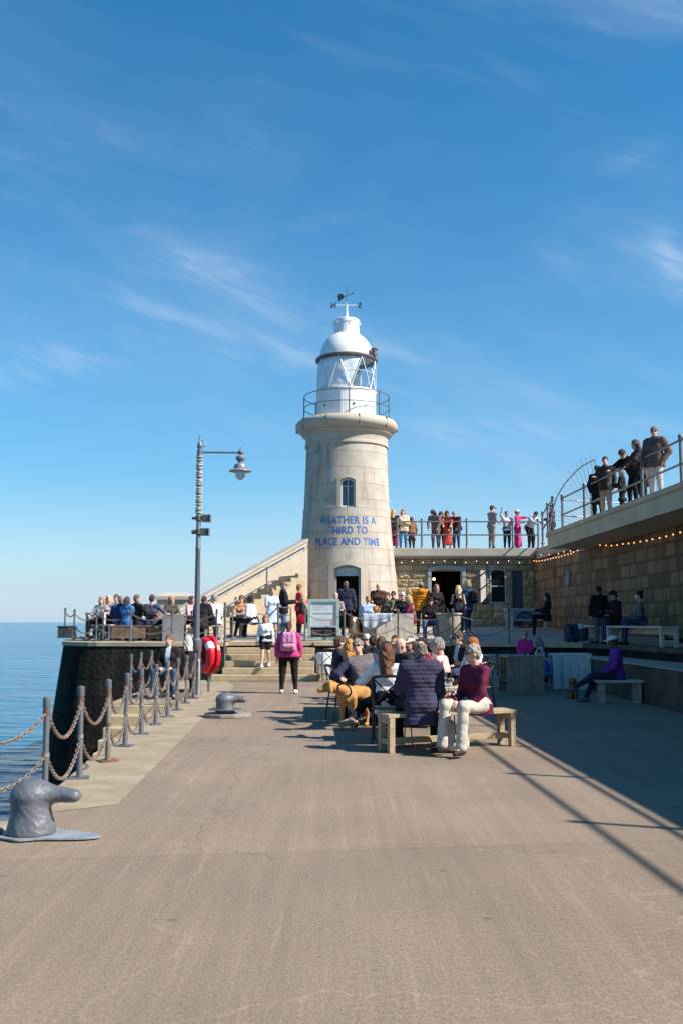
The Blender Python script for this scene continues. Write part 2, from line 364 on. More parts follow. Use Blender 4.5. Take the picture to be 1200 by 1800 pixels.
def person(label, loc, yaw, H=1.72, pose='stand', fem=False, w=1.0, skin=0, top=None, bottom=None, shoes=(.02, .02, .02), hair=('short', (.05, .03, .02)),
           hat=None, glasses=False, arms=('down', 'down'), lean=0.0, side=0.0, twist=0.0, head=(0, 0), seat=.45, spread=.16, tuck=0.0, legs=None, vox=None, group=None, apron=None):
    """yaw 0 looks away from the camera (+Y), 180 looks at it, 90 looks left. arms = (left, right)"""
    Yd = loc[1]; s = H / 1.75
    if vox is None: vox = .0105 if Yd < 18.5 else (.0145 if Yd < 24 else .0185)
    hv = min(vox, .015); seed = N_PEOPLE[0] * 1.37; N_PEOPLE[0] += 1
    root = thing('person', label, 'person', loc, R(yaw), group)
    P = lambda p: np.array(p, float) * s
    seat_l = seat / s
    hip = np.array((0, 0, .93 if pose in ('stand', 'walk') else seat_l + .105))
    if pose == 'stand' and lean > .3: hip = hip + np.array((0, -.12, -.02))
    cl, sl = math.cos(lean), math.sin(lean); cs, ss = math.cos(side), math.sin(side)
    tz = unit((ss, sl * cs, cl * cs)); tx = unit(np.cross((0, 1, 0) if abs(tz[1]) < .9 else (0, 1, -.5), tz)); tx = tx if tx[0] > 0 else -tx
    ty = np.cross(tz, tx)
    ct, st = math.cos(twist), math.sin(twist)
    tx2, ty2 = tx * ct + ty * st, ty * ct - tx * st
    def T(x, y, h):
        f = min(1, max(0, h / .4)); a, b = tx * (1 - f) + tx2 * f, ty * (1 - f) + ty2 * f
        return hip + a * x + b * y + tz * h
    sw = (.165 if fem else .185) * (1 + .6 * (w - 1))
    hw = (.092 if fem else .085) * w
    # head frame, upright by default
    hy, hp = R(head[0]) + twist, R(head[1]); up = unit(.45 * tz + .55 * np.array((0, 0, 1.)))
    fw = np.array((-math.sin(hy) * math.cos(hp), math.cos(hy) * math.cos(hp), math.sin(hp)))
    if pose != 'x' and lean > .5: fw = unit(fw + .5 * ty * 0 + np.array((0, 0, -.3)))
    fw = unit(fw - up * 0); rt = unit(np.cross(fw, up)); up = np.cross(rt, fw)
    neck = T(0, -.01, .49); hc = neck + tz * .085 + up * .075 + fw * .022
    HR = np.stack([rt, fw, up], 1)
    Hd = lambda x, y, z: hc + rt * x + fw * y + up * z
    # legs
    sgn = (-1, 1); knees, ankles, toes = [], [], []
    hips = [hip + np.array((q * hw, 0, -.02)) for q in sgn]
    for i, q in enumerate(sgn):
        if legs is not None and legs[i] is not None:
            kn, an = (np.array(t, float) for t in legs[i][:2]); td = unit(legs[i][2]) if len(legs[i]) > 2 else np.array((0, 1., 0))
        elif pose == 'sit':
            kn = hips[i] + unit((q * spread * 2, 1, .05 + (.06 if seat_l < .42 else 0))) * .43
            an = np.array((kn[0] + q * .01, kn[1] + .03 + tuck, .085)); td = unit((q * .25, 1, 0))
        elif pose == 'walk':
            f = q * (1 if tuck >= 0 else -1)
            kn = hips[i] + np.array((0, .10 if f > 0 else .02, -.42)); an = np.array((kn[0], .22 if f > 0 else -.22, .09 if f > 0 else .13)); td = unit((q * .1, 1, .1 if f > 0 else -.35))
        else:
            kn = np.array((q * (hw + .012), .02, .5)); an = np.array((q * (hw + .02 + .2 * max(0, spread - .16)), -.02, .085)); td = unit((q * .22, 1, 0))
        knees.append(kn); ankles.append(an); toes.append(td)
    # arms
    sh = [T(-sw, -.005, .435), T(sw, -.005, .435)]; el, wr, hd = [], [], []
    for i, q in enumerate(sgn):
        a = arms[i]
        if isinstance(a, str): a = ARMS[a]
        ua, fa = a[0], a[1]
        base = (tx2, ty2, tz) if lean < .6 else (tx2, unit(np.array((ty2[0], ty2[1], 0))), np.array((0, 0, 1.)))
        dv = lambda v: unit(base[0] * v[0] * q + base[1] * v[1] + base[2] * v[2])
        e = sh[i] + dv(ua) * .285; f = dv(fa); wv = e + f * .25
        el.append(e); wr.append(wv); hd.append(f)
    bw = w
    def torso(S, g, k=.055, low=True):
        S.cone(P(T(-sw + .05, -.005, .425)), P(T(sw - .05, -.005, .425)), (.068 + g) * s, (.068 + g) * s, k)
        S.cone(P(T(-.07 * bw, .008, .29)), P(T(.07 * bw, .008, .29)), ((.098 if fem else .108) * (.5 + .5 * bw) + g) * s, ((.098 if fem else .108) * (.5 + .5 * bw) + g) * s, k)
        S.cone(P(T(-.055 * bw, .008, .13)), P(T(.055 * bw, .008, .13)), ((.085 if fem else .10) * bw + g) * s, ((.085 if fem else .10) * bw + g) * s, k)
        if low: S.cone(P(T(-.068 * bw, -.008, -.01)), P(T(.068 * bw, -.008, -.01)), (.113 * (.4 + .6 * bw) + g) * s, (.113 * (.4 + .6 * bw) + g) * s, k)
        if fem:
            for q in sgn: S.ell(P(T(q * .068, .085, .285)), np.array((.055, .05, .06)) * s + g * .6, .04)
    def arm(S, i, g, frac=1.0, k=.025):
        S.cone(P(sh[i]), P(el[i] if frac >= .5 else sh[i] + (el[i] - sh[i]) * frac * 2), (.052 + g) * s, (.041 + g) * s, k)
        if frac > .5: S.cone(P(el[i]), P(el[i] + (wr[i] - el[i]) * (frac - .5) * 2), (.041 + g) * s, (.027 + g * (1.0 if frac >= 1 else 1)) * s, k)
    def leg(S, i, g, frac=1.0, flare=0.0, k=.03):
        h, kn, an = hips[i], knees[i], ankles[i]
        S.cone(P(h), P(h + (kn - h) * min(1, frac * 2)), (.088 * (.3 + .7 * bw) + g) * s, (.06 * (.5 + .5 * bw) + g + flare * .3) * s, .05)
        if frac > .5:
            e = kn + (an - kn) * (frac - .5) * 2
            S.cone(P(kn), P(e), (.055 * (.5 + .5 * bw) + g) * s, (.036 + g + flare) * s, k)
            d = unit(np.cross(unit(an - kn), (1, 0, 0)));  d = d if d[1] < 0 or abs(d[1]) < .3 else -d
            S.ell(P(kn + (an - kn) * .3 + d * .018), np.array((.05, .05, .09)) * s * (.6 + .4 * bw) + g * .6, .04)
    # body: one continuous skin surface
    B = Solid(); torso(B, -.014)
    bare_leg = bottom is None or bottom.get('frac', 1) < .95 or bottom.get('kind') in ('dress', 'shorts', 'skirt')
    for i in (0, 1):
        arm(B, i, -.004); leg(B, i, -.006)
        B.cone(P(ankles[i]), P(ankles[i] + toes[i] * .11 + np.array((0, 0, -.05))), .034 * s, .026 * s, .02)
        f = hd[i]; u_ = unit(np.cross(f, np.array((0, 0, 1.)) if abs(f[2]) < .85 else np.array((sgn[i], 0, 0)))); n_ = np.cross(u_, f)
        if n_[2] > 0: n_ = -n_
        kk = wr[i] + f * .085
        # palm, four bent fingers, thumb from the side of the palm
        for o in (-.022, 0, .022): B.cone(P(wr[i] + u_ * o * .7), P(kk + u_ * o), .02 * s, .0145 * s, .02)
        for j, (o, ln) in enumerate(((-.032, .062), (-.011, .074), (.011, .070), (.032, .054))):
            a0 = kk + u_ * o; a1 = a0 + unit(f + n_ * .35) * ln * .55; a2 = a1 + unit(f + n_ * (1.0 + .1 * j)) * ln * .5
            B.cone(P(a0), P(a1), .0105 * s, .0095 * s, .004); B.cone(P(a1), P(a2), .0095 * s, .008 * s, .004)
        ts = -1 if i == 1 else 1
        ts = ts if (u_ @ tx) * sgn[i] > 0 else -ts
        b0 = wr[i] + f * .03 + u_ * ts * .024; b1 = b0 + unit(f + u_ * ts * .9 + n_ * .3) * .042; b2 = b1 + unit(f + n_ * .4) * .03
        B.cone(P(b0), P(b1), .013 * s, .0105 * s, .008); B.cone(P(b1), P(b2), .0105 * s, .009 * s, .004)
    B.cone(P(T(0, -.015, .44)), P(Hd(0, -.025, -.06)), .055 * s, .05 * s, .03)
    sH = 1.0 if H > 1.45 else 1.2
    q_ = s * sH
    B.ell(P(Hd(0, -.012, .028)), np.array((.072, .09, .086)) * q_, .03, HR); B.ell(P(Hd(0, .022, -.035)), np.array((.055, .066, .082)) * q_, .03, HR)
    B.cone(P(Hd(-.018, .058, -.092)), P(Hd(.018, .058, -.092)), .02 * q_, .02 * q_, .03)
    B.cone(P(Hd(0, .086, .006)), P(Hd(0, .104, -.03)), .008 * q_, .0135 * q_, .012)
    for q in sgn:
        B.ell(P(Hd(q * .072, -.008, -.012)), np.array((.011, .022, .032)) * q_, .006, HR)
        B.cut(P(Hd(q * .031, .096, .006)), np.array((.018, .016, .012)) * q_, .012, HR)
        B.ell(P(Hd(q * .031, .078, .006)), np.array((.013, .012, .011)) * q_, .004, HR)
    B.ell(P(Hd(0, .085, -.062)), np.array((.022, .012, .009)) * q_, .006, HR)
    def paint(c):
        l = (c / s - hc) @ HR; out = np.zeros(len(c))
        eye = (np.abs(np.abs(l[:, 0]) - .031) < .014) & (np.abs(l[:, 2] - .006) < .0075) & (l[:, 1] > .07)
        brow = (np.abs(np.abs(l[:, 0]) - .031) < .019) & (np.abs(l[:, 2] - .027) < .006) & (l[:, 1] > .07)
        lip = (np.abs(l[:, 0]) < .023) & (np.abs(l[:, 2] + .062) < .008) & (l[:, 1] > .08)
        out[eye | brow] = 1; out[lip] = 2; return out
    solid_obj('body', B, vox, [skin_mat(skin), mat('eyes_and_brows', (.06, .04, .03), .4), mat('lips', (.40, .15, .12), .5)], root, paint)
    # bottoms
    if bottom:
        kd = bottom.get('kind', 'trousers'); g = bottom.get('t', .010)
        S = Solid()
        if kd in ('dress', 'skirt'):
            ln = bottom.get('len', .5)
            if pose == 'sit':
                S.cone(P(T(-.07, -.01, -.01)), P(T(.07, -.01, -.01)), (.125 + g) * s, (.125 + g) * s, .05)
                for i in (0, 1): leg(S, i, g + .02, bottom.get('frac', .55), .02)
            else:
                for q in sgn: S.cone(P(hip + np.array((q * .05, 0, .02))), P(hip + np.array((q * .09, .01, -ln))), (.11 + g) * s, (.10 + g + .02) * s, .08)
                S.plane(P(hip + np.array((0, 0, -ln))), (0, 0, -1)); S.noise(.007, 22, seed)
        else:
            S.cone(P(T(-.068 * bw, -.008, -.01)), P(T(.068 * bw, -.008, -.01)), (.116 * (.4 + .6 * bw) + g) * s, (.116 * (.4 + .6 * bw) + g) * s, .05)
            S.cone(P(T(-.05 * bw, 0, .08)), P(T(.05 * bw, 0, .08)), (.093 * bw + g) * s, (.093 * bw + g) * s, .05)
            fr = .33 if kd == 'shorts' else bottom.get('frac', .985)
            for i in (0, 1): leg(S, i, g + (.012 if kd == 'shorts' else 0), fr, bottom.get('flare', .0))
            S.noise(.0026, 17, seed); S.noise(.0022, 42, seed + 3)
        solid_obj({'dress': 'skirt'}.get(kd, kd), S, vox, cloth(bottom['col']), root)
    # shoes
    if shoes is not None:
        for i in (0, 1):
            a, t = ankles[i], toes[i]; dn = np.array((0, 0, -1.)) if legs is None or legs[i] is None or len(legs[i]) < 4 else unit(legs[i][3])
            S = Solid(); S.cone(P(a - t * .045 + dn * .042), P(a + t * .045 + dn * .045), .040 * s, .040 * s, .03); S.cone(P(a + t * .04 + dn * .05), P(a + t * .155 + dn * .055), .042 * s, .030 * s, .03)
            S.cone(P(a + dn * .0), P(a + dn * .03), .043 * s, .043 * s, .03)
            S.plane(P(a + dn * .083), dn)
            solid_obj('shoe', S, min(vox, .013), cloth(shoes, .6), root)
    # tops
    if top:
        kd = top.get('kind', 'shirt'); g = top.get('t', .010); hem = top.get('hem', .08); S = Solid()
        torso(S, g)
        if hem > .05: S.cone(P(T(-.07 * bw, -.005, -hem + .02)), P(T(.07 * bw, -.005, -hem + .02)), (.118 * (.4 + .6 * bw) + g) * s, (.118 * (.4 + .6 * bw) + g) * s, .05)
        if kd != 'vest_only':
            for i in (0, 1): arm(S, i, g + .004, top.get('sleeve', 1.0)) if top.get('sleeve', 1.0) > 0 else None
        if top.get('collar', kd in ('jacket', 'puffer_jacket', 'coat')):
            S.cone(P(T(-.012, -.02, .47)), P(T(.012, -.02, .50)), (.066 + g * .5) * s, (.066 + g * .5) * s, .02)
        if top.get('hood'):
            S.ell(P(T(0, -.10, .47)), np.array((.12, .075, .075)) * s, .03)
        if kd == 'puffer_jacket': S.bands(top.get('puff', .016), top.get('pitch', .055) * s, P(T(0, 0, 0)), tz)
        S.noise(.0045 if kd != 'puffer_jacket' else .003, 15, seed + 1); S.noise(.0032 if kd != 'puffer_jacket' else .0025, 34, seed + 2)
        S.plane(P(T(0, 0, -hem)), -tz); S.plane(P(T(0, 0, .575)), tz)
        ms = [cloth(top['col'])]; pf = None
        if top.get('col2') is not None:
            ms.append(cloth(top['col2'])); mode = top.get('mode', 'front')
            def pf(c, mode=mode):
                d = c / s - hip; x = d @ tx2; y = d @ ty2; h = d @ tz
                if mode == 'front': return ((np.abs(x) < .05 - .0 * h) & (y > .03)).astype(int)
                if mode == 'sleeves': return (np.abs(x) > sw - .012).astype(int)
                if mode == 'body': return (np.abs(x) < sw - .03).astype(int)
                if mode == 'low': return ((h < .16) & (np.abs(x) < sw)).astype(int)
                if mode == 'check': return ((np.floor(x / .035) + np.floor(h / .035) + np.floor(y / .035)) % 2).astype(int)
                if mode == 'block': return ((np.abs(x) < .1) & (y > .03) & (h < .3) & (h > .12)).astype(int)
                return np.zeros(len(c), int)
        solid_obj(kd, S, min(vox, .0165), ms, root, pf)
    # hair
    if hair:
        st_, hcol = hair[0], hair[1]; S = Solid()
        vol = {'curly': .02, 'long': .012, 'bob': .014, 'pony': .008, 'bun': .008, 'short': .008, 'crop': .006, 'fringe': .004}.get(st_, .014)
        if st_ != 'bald':
            S.ell(P(Hd(0, -.018, .032 + vol * .4)), (np.array((.074, .09, .088)) + vol) * q_, .02, HR)
            if st_ in ('short', 'crop', 'pony', 'bun', 'fringe'):
                S.ell(P(Hd(0, -.05, -.02)), (np.array((.062, .055, .06)) + vol * .7) * q_, .03, HR)
            if st_ in ('long', 'bob', 'curly'):
                ln = {'long': .26, 'bob': .09, 'curly': .13}[st_] if len(hair) < 3 else hair[2]
                S.ell(P(Hd(0, -.045, -.03)), (np.array((.075, .065, .085)) + vol) * q_, .03, HR)
                dn = -.8 * tz - .2 * up
                for q in (-1, 0, 1):
                    a = Hd(q * .062, -.045 if q else -.075, -.03); e = a + unit(dn) * ln + fw * (-.035 if not q else -.01)
                    if ln > .12: e = e - ty * .02
                    S.cone(P(a), P(e), (.045 + vol * .5) * q_, (.032 + vol * .5) * q_, .035)
            if st_ == 'pony':
                a = Hd(0, -.11, .03); S.cone(P(a), P(a + unit(-fw * .5 - up)* .09), .03 * q_, .038 * q_, .02); S.cone(P(a + unit(-fw * .5 - up) * .09), P(a + unit(-fw * .25 - up) * .24), .038 * q_, .014 * q_, .02)
            if st_ == 'bun': S.ell(P(Hd(0, -.10, .10)), np.array((.042, .042, .042)) * q_, .02)
            S.cut(P(Hd(0, .105, -.045)), np.array((.072, .075, .105)) * q_, .012, HR)
            if st_ in ('short', 'crop', 'pony', 'bun', 'fringe'):
                S.cut(P(Hd(0, .06, -.11)), np.array((.11, .085, .11)) * q_, .012, HR)
            if st_ == 'fringe': S.cut(P(Hd(0, .01, .12)), np.array((.075, .105, .075)) * q_, .012, HR)
            S.noise(.0055 if st_ != 'curly' else .011, 60 if st_ != 'curly' else 75, seed); S.noise(.003, 110, seed + 1)
            solid_obj('hair', S, hv * .85, hair_mat(hcol), root)
    if hat:
        kd, hcol = hat; S = Solid()
        if kd in ('cap', 'flat_cap'):
            S.ell(P(Hd(0, -.012, .05)), np.array((.088, .106, .082)) * q_, .01, HR); S.plane(P(Hd(0, 0, .035)), -up)
            S.ell(P(Hd(0, .115, .042)), np.array((.068, .075, .013)) * q_, .012, HR)
        elif kd == 'beanie':
            S.ell(P(Hd(0, -.012, .04)), np.array((.088, .106, .10)) * q_, .01, HR); S.plane(P(Hd(0, 0, .03)), -up)
        else:
            S.ell(P(Hd(0, -.012, .05)), np.array((.09, .108, .085)) * q_, .01, HR); S.plane(P(Hd(0, 0, .02)), -up)
            S.ell(P(Hd(0, -.005, .04)), np.array((.15, .17, .016)) * q_, .02, HR)
        solid_obj({'flat_cap': 'cap'}.get(kd, kd), S, hv * .8, cloth(hcol), root)
    if glasses:
        m = MB(); c = lambda x, y, z: P(Hd(x * sH, y * sH, z * sH))
        for q in sgn:
            m.tube([c(q * .031, .089, .006), c(q * .032, .098, .006)], [.021 * s, .021 * s], 10)
            m.tube([c(q * .05, .092, .01), c(q * .074, .0, .012)], .004 * s, 5)
        m.tube([c(-.012, .102, .01), c(.012, .102, .01)], .004 * s, 5)
        m.build('sunglasses', mat('dark_lens', (.008, .008, .01), .12), root)
    root['_j'] = 0; del root['_j']
    return root, dict(hc=hc * s, hip=hip * s, tz=tz, ty=ty2, tx=tx2, s=s, wr=[x * s for x in wr], sh=[x * s for x in sh], T=lambda x, y, h: T(x, y, h) * s, hd=hd, knees=[k * s for k in knees])
# ------------------------------------------------------------------ the setting: sea, quay, terrace, promenade
WATER_Z = -4.2
def xq(Y): return float(np.interp(Y, (-8, 7, 8.75, 9.8, 13, 19.3), (-2.50, -2.50, -2.67, -2.74, -3.05, -3.2)))          # outer edge of the quay
xj = lambda Y: -1.58 - .045 * Y          # joint between pale coping and the deck
xw = lambda Y: 8.83 - .032 * Y           # face of the high pier wall
xs = lambda Y: 7.6 - .032 * Y            # edge of the promenade slab above it
def TZ(Y): return 1.05 + .04 * max(0.0, Y - 29.0)      # the terrace falls gently to its front edge

def water_mat():
    m = bpy.data.materials.new('sea_water'); m.use_nodes = True; nt, N, L, b = nodes(m)
    b.inputs['Roughness'].default_value = .12; b.inputs['IOR'].default_value = 1.33
    tc = N.new('ShaderNodeTexCoord')
    def noise(sc, st, det, seed):
        mp = N.new('ShaderNodeMapping'); mp.inputs['Scale'].default_value = st; mp.inputs['Location'].default_value = (seed, seed, 0); L.new(tc.outputs['Object'], mp.inputs[0])
        n = N.new('ShaderNodeTexNoise'); n.inputs['Scale'].default_value = sc; n.inputs['Detail'].default_value = det; L.new(mp.outputs[0], n.inputs['Vector']); return n.outputs['Fac']
    a = noise(.9, (.5, 1, 1), 6, 3); c = noise(.16, (.5, 1, 1), 4, 8)
    ad = N.new('ShaderNodeMath'); ad.operation = 'MULTIPLY_ADD'; L.new(c, ad.inputs[0]); ad.inputs[1].default_value = 2.2; L.new(a, ad.inputs[2])
    bp = N.new('ShaderNodeBump'); bp.inputs['Strength'].default_value = .9; bp.inputs['Distance'].default_value = .8
    L.new(ad.outputs[0], bp.inputs['Height']); L.new(bp.outputs[0], b.inputs['Normal'])
    r = N.new('ShaderNodeValToRGB'); L.new(noise(.012, (.35, 1, 1), 4, 5), r.inputs[0])
    r.color_ramp.elements[0].color = (.003, .095, .19, 1); r.color_ramp.elements[1].color = (.012, .16, .265, 1)
    r.color_ramp.elements[0].position = .35; r.color_ramp.elements[1].position = .65
    L.new(r.outputs[0], b.inputs['Base Color'])
    return m
m = MB(); m.add([(-45000, -400, 0), (45000, -400, 0), (45000, 60000, 0), (-45000, 60000, 0)], [(0, 1, 2, 3)])
tag(m.build('sea', water_mat(), loc=(0, 0, WATER_Z)), kind='structure')

def deck_mat():
    m = bpy.data.materials.new('brushed_concrete'); m.use_nodes = True; nt, N, L, b = nodes(m)
    b.inputs['Roughness'].default_value = .85; b.inputs['Specular IOR Level'].default_value = .25
    tc = N.new('ShaderNodeTexCoord')
    def noise(sc, st, det, rough=.5):
        mp = N.new('ShaderNodeMapping'); mp.inputs['Scale'].default_value = st; mp.inputs['Rotation'].default_value = (0, 0, R(-1.9)); L.new(tc.outputs['Object'], mp.inputs[0])
        n = N.new('ShaderNodeTexNoise'); n.inputs['Scale'].default_value = sc; n.inputs['Detail'].default_value = det; n.inputs['Roughness'].default_value = rough
        L.new(mp.outputs[0], n.inputs['Vector']); return n.outputs['Fac']
    def ramp(x, lo, hi, a, c):
        n = N.new('ShaderNodeMapRange'); n.inputs[1].default_value = lo; n.inputs[2].default_value = hi; n.inputs[3].default_value = a; n.inputs[4].default_value = c
        L.new(x, n.inputs[0]); return n.outputs[0]
    def mul(*xs_):
        o = xs_[0]
        for x in xs_[1:]:
            n = N.new('ShaderNodeMath'); n.operation = 'MULTIPLY'
            for i, v in enumerate((o, x)):
                if isinstance(v, float): n.inputs[i].default_value = v
                else: L.new(v, n.inputs[i])
            o = n.outputs[0]
        return o
    streak = ramp(noise(9, (1, .022, 1), 6, .7), .3, .75, .90, 1.13)
    thin = ramp(noise(26, (1, .03, 1), 3, .6), .60, .76, 1.0, 1.24)
    blot = ramp(noise(.9, (1, .6, 1), 5), .3, .7, .90, 1.10)
    blot2 = ramp(noise(.33, (1, 1, 1), 3), .35, .65, .93, 1.07)
    grit = ramp(noise(70, (1, .6, 1), 5, .85), .3, .72, .58, 1.42)
    grit2 = ramp(noise(38, (1, .6, 1), 4, .7), .3, .7, .88, 1.12)
    # bays: the slab was laid in lengths, each a little different in tone
    sp = N.new('ShaderNodeSeparateXYZ'); L.new(tc.outputs['Object'], sp.inputs[0])
    yy = N.new('ShaderNodeMath'); yy.operation = 'MULTIPLY_ADD'; L.new(sp.outputs[0], yy.inputs[0]); yy.inputs[1].default_value = -.13; L.new(sp.outputs[1], yy.inputs[2])
    def bay(y0, gain):
        d = N.new('ShaderNodeMath'); d.operation = 'SUBTRACT'; L.new(yy.outputs[0], d.inputs[0]); d.inputs[1].default_value = y0
        st = ramp(d.outputs[0], -.03, .03, gain, 1.0)
        n = N.new('ShaderNodeMath'); n.operation = 'ABSOLUTE'; L.new(d.outputs[0], n.inputs[0])
        return mul(st, ramp(n.outputs[0], .004, .022, .84, 1.0))
    # hairline cracks, dark spots of gum and oil, and pale drag scratches
    dst = N.new('ShaderNodeVectorMath'); dst.operation = 'MULTIPLY_ADD'
    wn = N.new('ShaderNodeTexNoise'); wn.inputs['Scale'].default_value = .9; wn.inputs['Detail'].default_value = 6; L.new(tc.outputs['Object'], wn.inputs['Vector'])
    L.new(wn.outputs['Color'], dst.inputs[0]); dst.inputs[1].default_value = (1.6, 1.6, 0); L.new(tc.outputs['Object'], dst.inputs[2])
    vo1 = N.new('ShaderNodeTexVoronoi'); vo1.feature = 'DISTANCE_TO_EDGE'; vo1.inputs['Scale'].default_value = .22; L.new(dst.outputs[0], vo1.inputs['Vector'])
    crack = mul(ramp(vo1.outputs['Distance'], .0008, .0022, .74, 1.0))
    vo2 = N.new('ShaderNodeTexVoronoi'); vo2.inputs['Scale'].default_value = 1.7; L.new(tc.outputs['Object'], vo2.inputs['Vector'])
    gum = ramp(vo2.outputs['Distance'], .035, .06, .70, 1.0)
    vo3 = N.new('ShaderNodeTexVoronoi'); vo3.feature = 'DISTANCE_TO_EDGE'; vo3.inputs['Scale'].default_value = .35; L.new(dst.outputs[0], vo3.inputs['Vector'])
    scr = mul(ramp(vo3.outputs['Distance'], .002, .006, 1.14, 1.0))
    stain = ramp(noise(1.7, (1, .8, 1), 9, .7), .60, .74, 1.0, .88)
    fac = mul(crack, gum, scr, stain, streak, thin, blot, blot2, grit, grit2, bay(7.05, .93), bay(11.1, 1.03), bay(15.2, .97), bay(19.4, 1.04))
    mx = N.new('ShaderNodeVectorMath'); mx.operation = 'SCALE'; L.new(fac, mx.inputs['Scale'])
    cr = N.new('ShaderNodeMixRGB'); L.new(noise(.6, (1, .5, 1), 4), cr.inputs[0]); cr.inputs[1].default_value = (.234, .171, .119, 1); cr.inputs[2].default_value = (.222, .170, .124, 1)
    L.new(cr.outputs[0], mx.inputs[0]); L.new(mx.outputs[0], b.inputs['Base Color'])
    bp = N.new('ShaderNodeBump'); bp.inputs['Strength'].default_value = .35; bp.inputs['Distance'].default_value = .006
    L.new(noise(120, (1, .4, 1), 4, .7), bp.inputs['Height']); L.new(bp.outputs[0], b.inputs['Normal'])
    return m
def dark_masonry():
    m = bpy.data.materials.new('algae_dark_masonry'); m.use_nodes = True; nt, N, L, b = nodes(m); b.inputs['Roughness'].default_value = .9; b.inputs['Specular IOR Level'].default_value = .12
    tc = N.new('ShaderNodeTexCoord'); sp = N.new('ShaderNodeSeparateXYZ'); L.new(tc.outputs['Object'], sp.inputs[0])
    ad = N.new('ShaderNodeMath'); ad.operation = 'ADD'; L.new(sp.outputs[0], ad.inputs[0]); L.new(sp.outputs[1], ad.inputs[1])
    cb = N.new('ShaderNodeCombineXYZ'); L.new(ad.outputs[0], cb.inputs[0]); L.new(sp.outputs[2], cb.inputs[1])
    br = N.new('ShaderNodeTexBrick'); L.new(cb.outputs[0], br.inputs['Vector']); br.inputs['Scale'].default_value = 1; br.inputs['Brick Width'].default_value = 1.1; br.inputs['Row Height'].default_value = .48; br.inputs['Mortar Size'].default_value = .018
    br.inputs['Color1'].default_value = (.014, .013, .012, 1); br.inputs['Color2'].default_value = (.020, .018, .016, 1); br.inputs['Mortar'].default_value = (.009, .009, .008, 1)
    mp = N.new('ShaderNodeMapping'); mp.inputs['Scale'].default_value = (1.5, 1.5, .3); L.new(tc.outputs['Object'], mp.inputs[0])
    n = N.new('ShaderNodeTexNoise'); n.inputs['Scale'].default_value = 1.3; n.inputs['Detail'].default_value = 9; L.new(mp.outputs[0], n.inputs['Vector'])
    r = N.new('ShaderNodeValToRGB'); L.new(n.outputs['Fac'], r.inputs[0]); r.color_ramp.elements[0].position = .35; r.color_ramp.elements[1].position = .72; r.color_ramp.elements[0].color = (.45, .47, .45, 1); r.color_ramp.elements[1].color = (1.7, 1.6, 1.4, 1)
    ml = N.new('ShaderNodeMixRGB'); ml.blend_type = 'MULTIPLY'; ml.inputs[0].default_value = 1; L.new(br.outputs['Color'], ml.inputs[1]); L.new(r.outputs[0], ml.inputs[2]); L.new(ml.outputs[0], b.inputs['Base Color'])
    n2 = N.new('ShaderNodeTexNoise'); n2.inputs['Scale'].default_value = 9; n2.inputs['Detail'].default_value = 9; L.new(tc.outputs['Object'], n2.inputs['Vector'])
    b1 = N.new('ShaderNodeBump'); b1.inputs['Strength'].default_value = .8; b1.inputs['Distance'].default_value = .06; L.new(n2.outputs['Fac'], b1.inputs['Height'])
    b2 = N.new('ShaderNodeBump'); b2.invert = True; b2.inputs['Strength'].default_value = .8; b2.inputs['Distance'].default_value = .05; L.new(br.outputs['Fac'], b2.inputs['Height']); L.new(b1.outputs[0], b2.inputs['Normal']); L.new(b2.outputs[0], b.inputs['Normal'])
    return m
DECK = deck_mat()
COPING = mat('pale_coping_concrete', (.25, .185, .115), .85, 0, .2, 2.2, .4, 70, col2=(.33, .265, .18), detail=9)
CONC2 = None
STONE = mat('ashlar_stone', (.42, .335, .235), .85, 0, .1, 2, .35, 40, col2=(.46, .385, .285))
STEP_STONE = mat('ochre_step_stone', (.36, .27, .15), .85, 0, .2, 3, .4, 30, col2=(.45, .36, .235), detail=8)
FLAG = mat('terrace_paving', (.33, .29, .245), .85, 0, .12, 1.5, .3, 60, col2=(.39, .35, .30), detail=8)
CONC = mat('promenade_concrete', (.36, .315, .25), .85, 0, .15, 1.4, .3, 50, col2=(.44, .395, .325), detail=8)
DARKWALL = dark_masonry(); TIERWALL = mat('shade_toned_tier_concrete', (.07, .058, .045), .9, 0, .3, 2, .5, 25, col2=(.12, .10, .08), detail=8, spec=.15)  # TIERWALL: the tier's shade is painted in as a dark concrete colour

# quay body: solid masonry down into the sea, its deck a sheet above it
edge = [(xq(y), y) for y in (-8, 7, 8.75, 9.8, 13, 19.3)] + [ (-4.55, 19.35), (-4.75, 27.4), (-4.7, 34), (12, 46), (24, 46), (24, -8)]
m = MB(); m.prism(edge, -6.5, -.004)
tag(m.build('quay_wall', DARKWALL), kind='structure')
m = MB(); m.prism([(x, y) for x, y in edge], -.002, 0.0); tag(m.build('pier_deck', DECK), kind='structure')
m = MB(); m.box((-3.05, 7.7, -.30), (.84, .7, .61)); tag(m.build('quay_corbel', COPING, bevel=.02), kind='structure')
m = MB(); n = 28
ys = [8.05 + (19.3 - 8.05) * (i / n) ** 1.6 for i in range(n + 1)]
vs = [(xq(y) - .03, y, .012) for y in ys] + [(max(xq(y) + .02, xj(y) - 1.1 * max(0, 8.75 - y) / .75) + .004 * math.sin(7 * y), y, .004) for y in ys]
vs += [(xq(y) - .03, y, -.30) for y in ys]
fs = [(i, i + 1, n + 2 + i, n + 1 + i) for i in range(n)] + [(2 * n + 2 + i, 2 * n + 3 + i, i + 1, i) for i in range(n)]
m.add(vs, fs); tag(m.build('coping_strip', COPING), kind='structure')
m = MB(); m.prism([(-4.6, 19.34), (xj(19.3), 19.34), (xj(24.6), 24.6), (-3.2, 27.15), (-4.8, 27.3)], -.25, .006); tag(m.build('landing_paving', COPING), kind='structure')
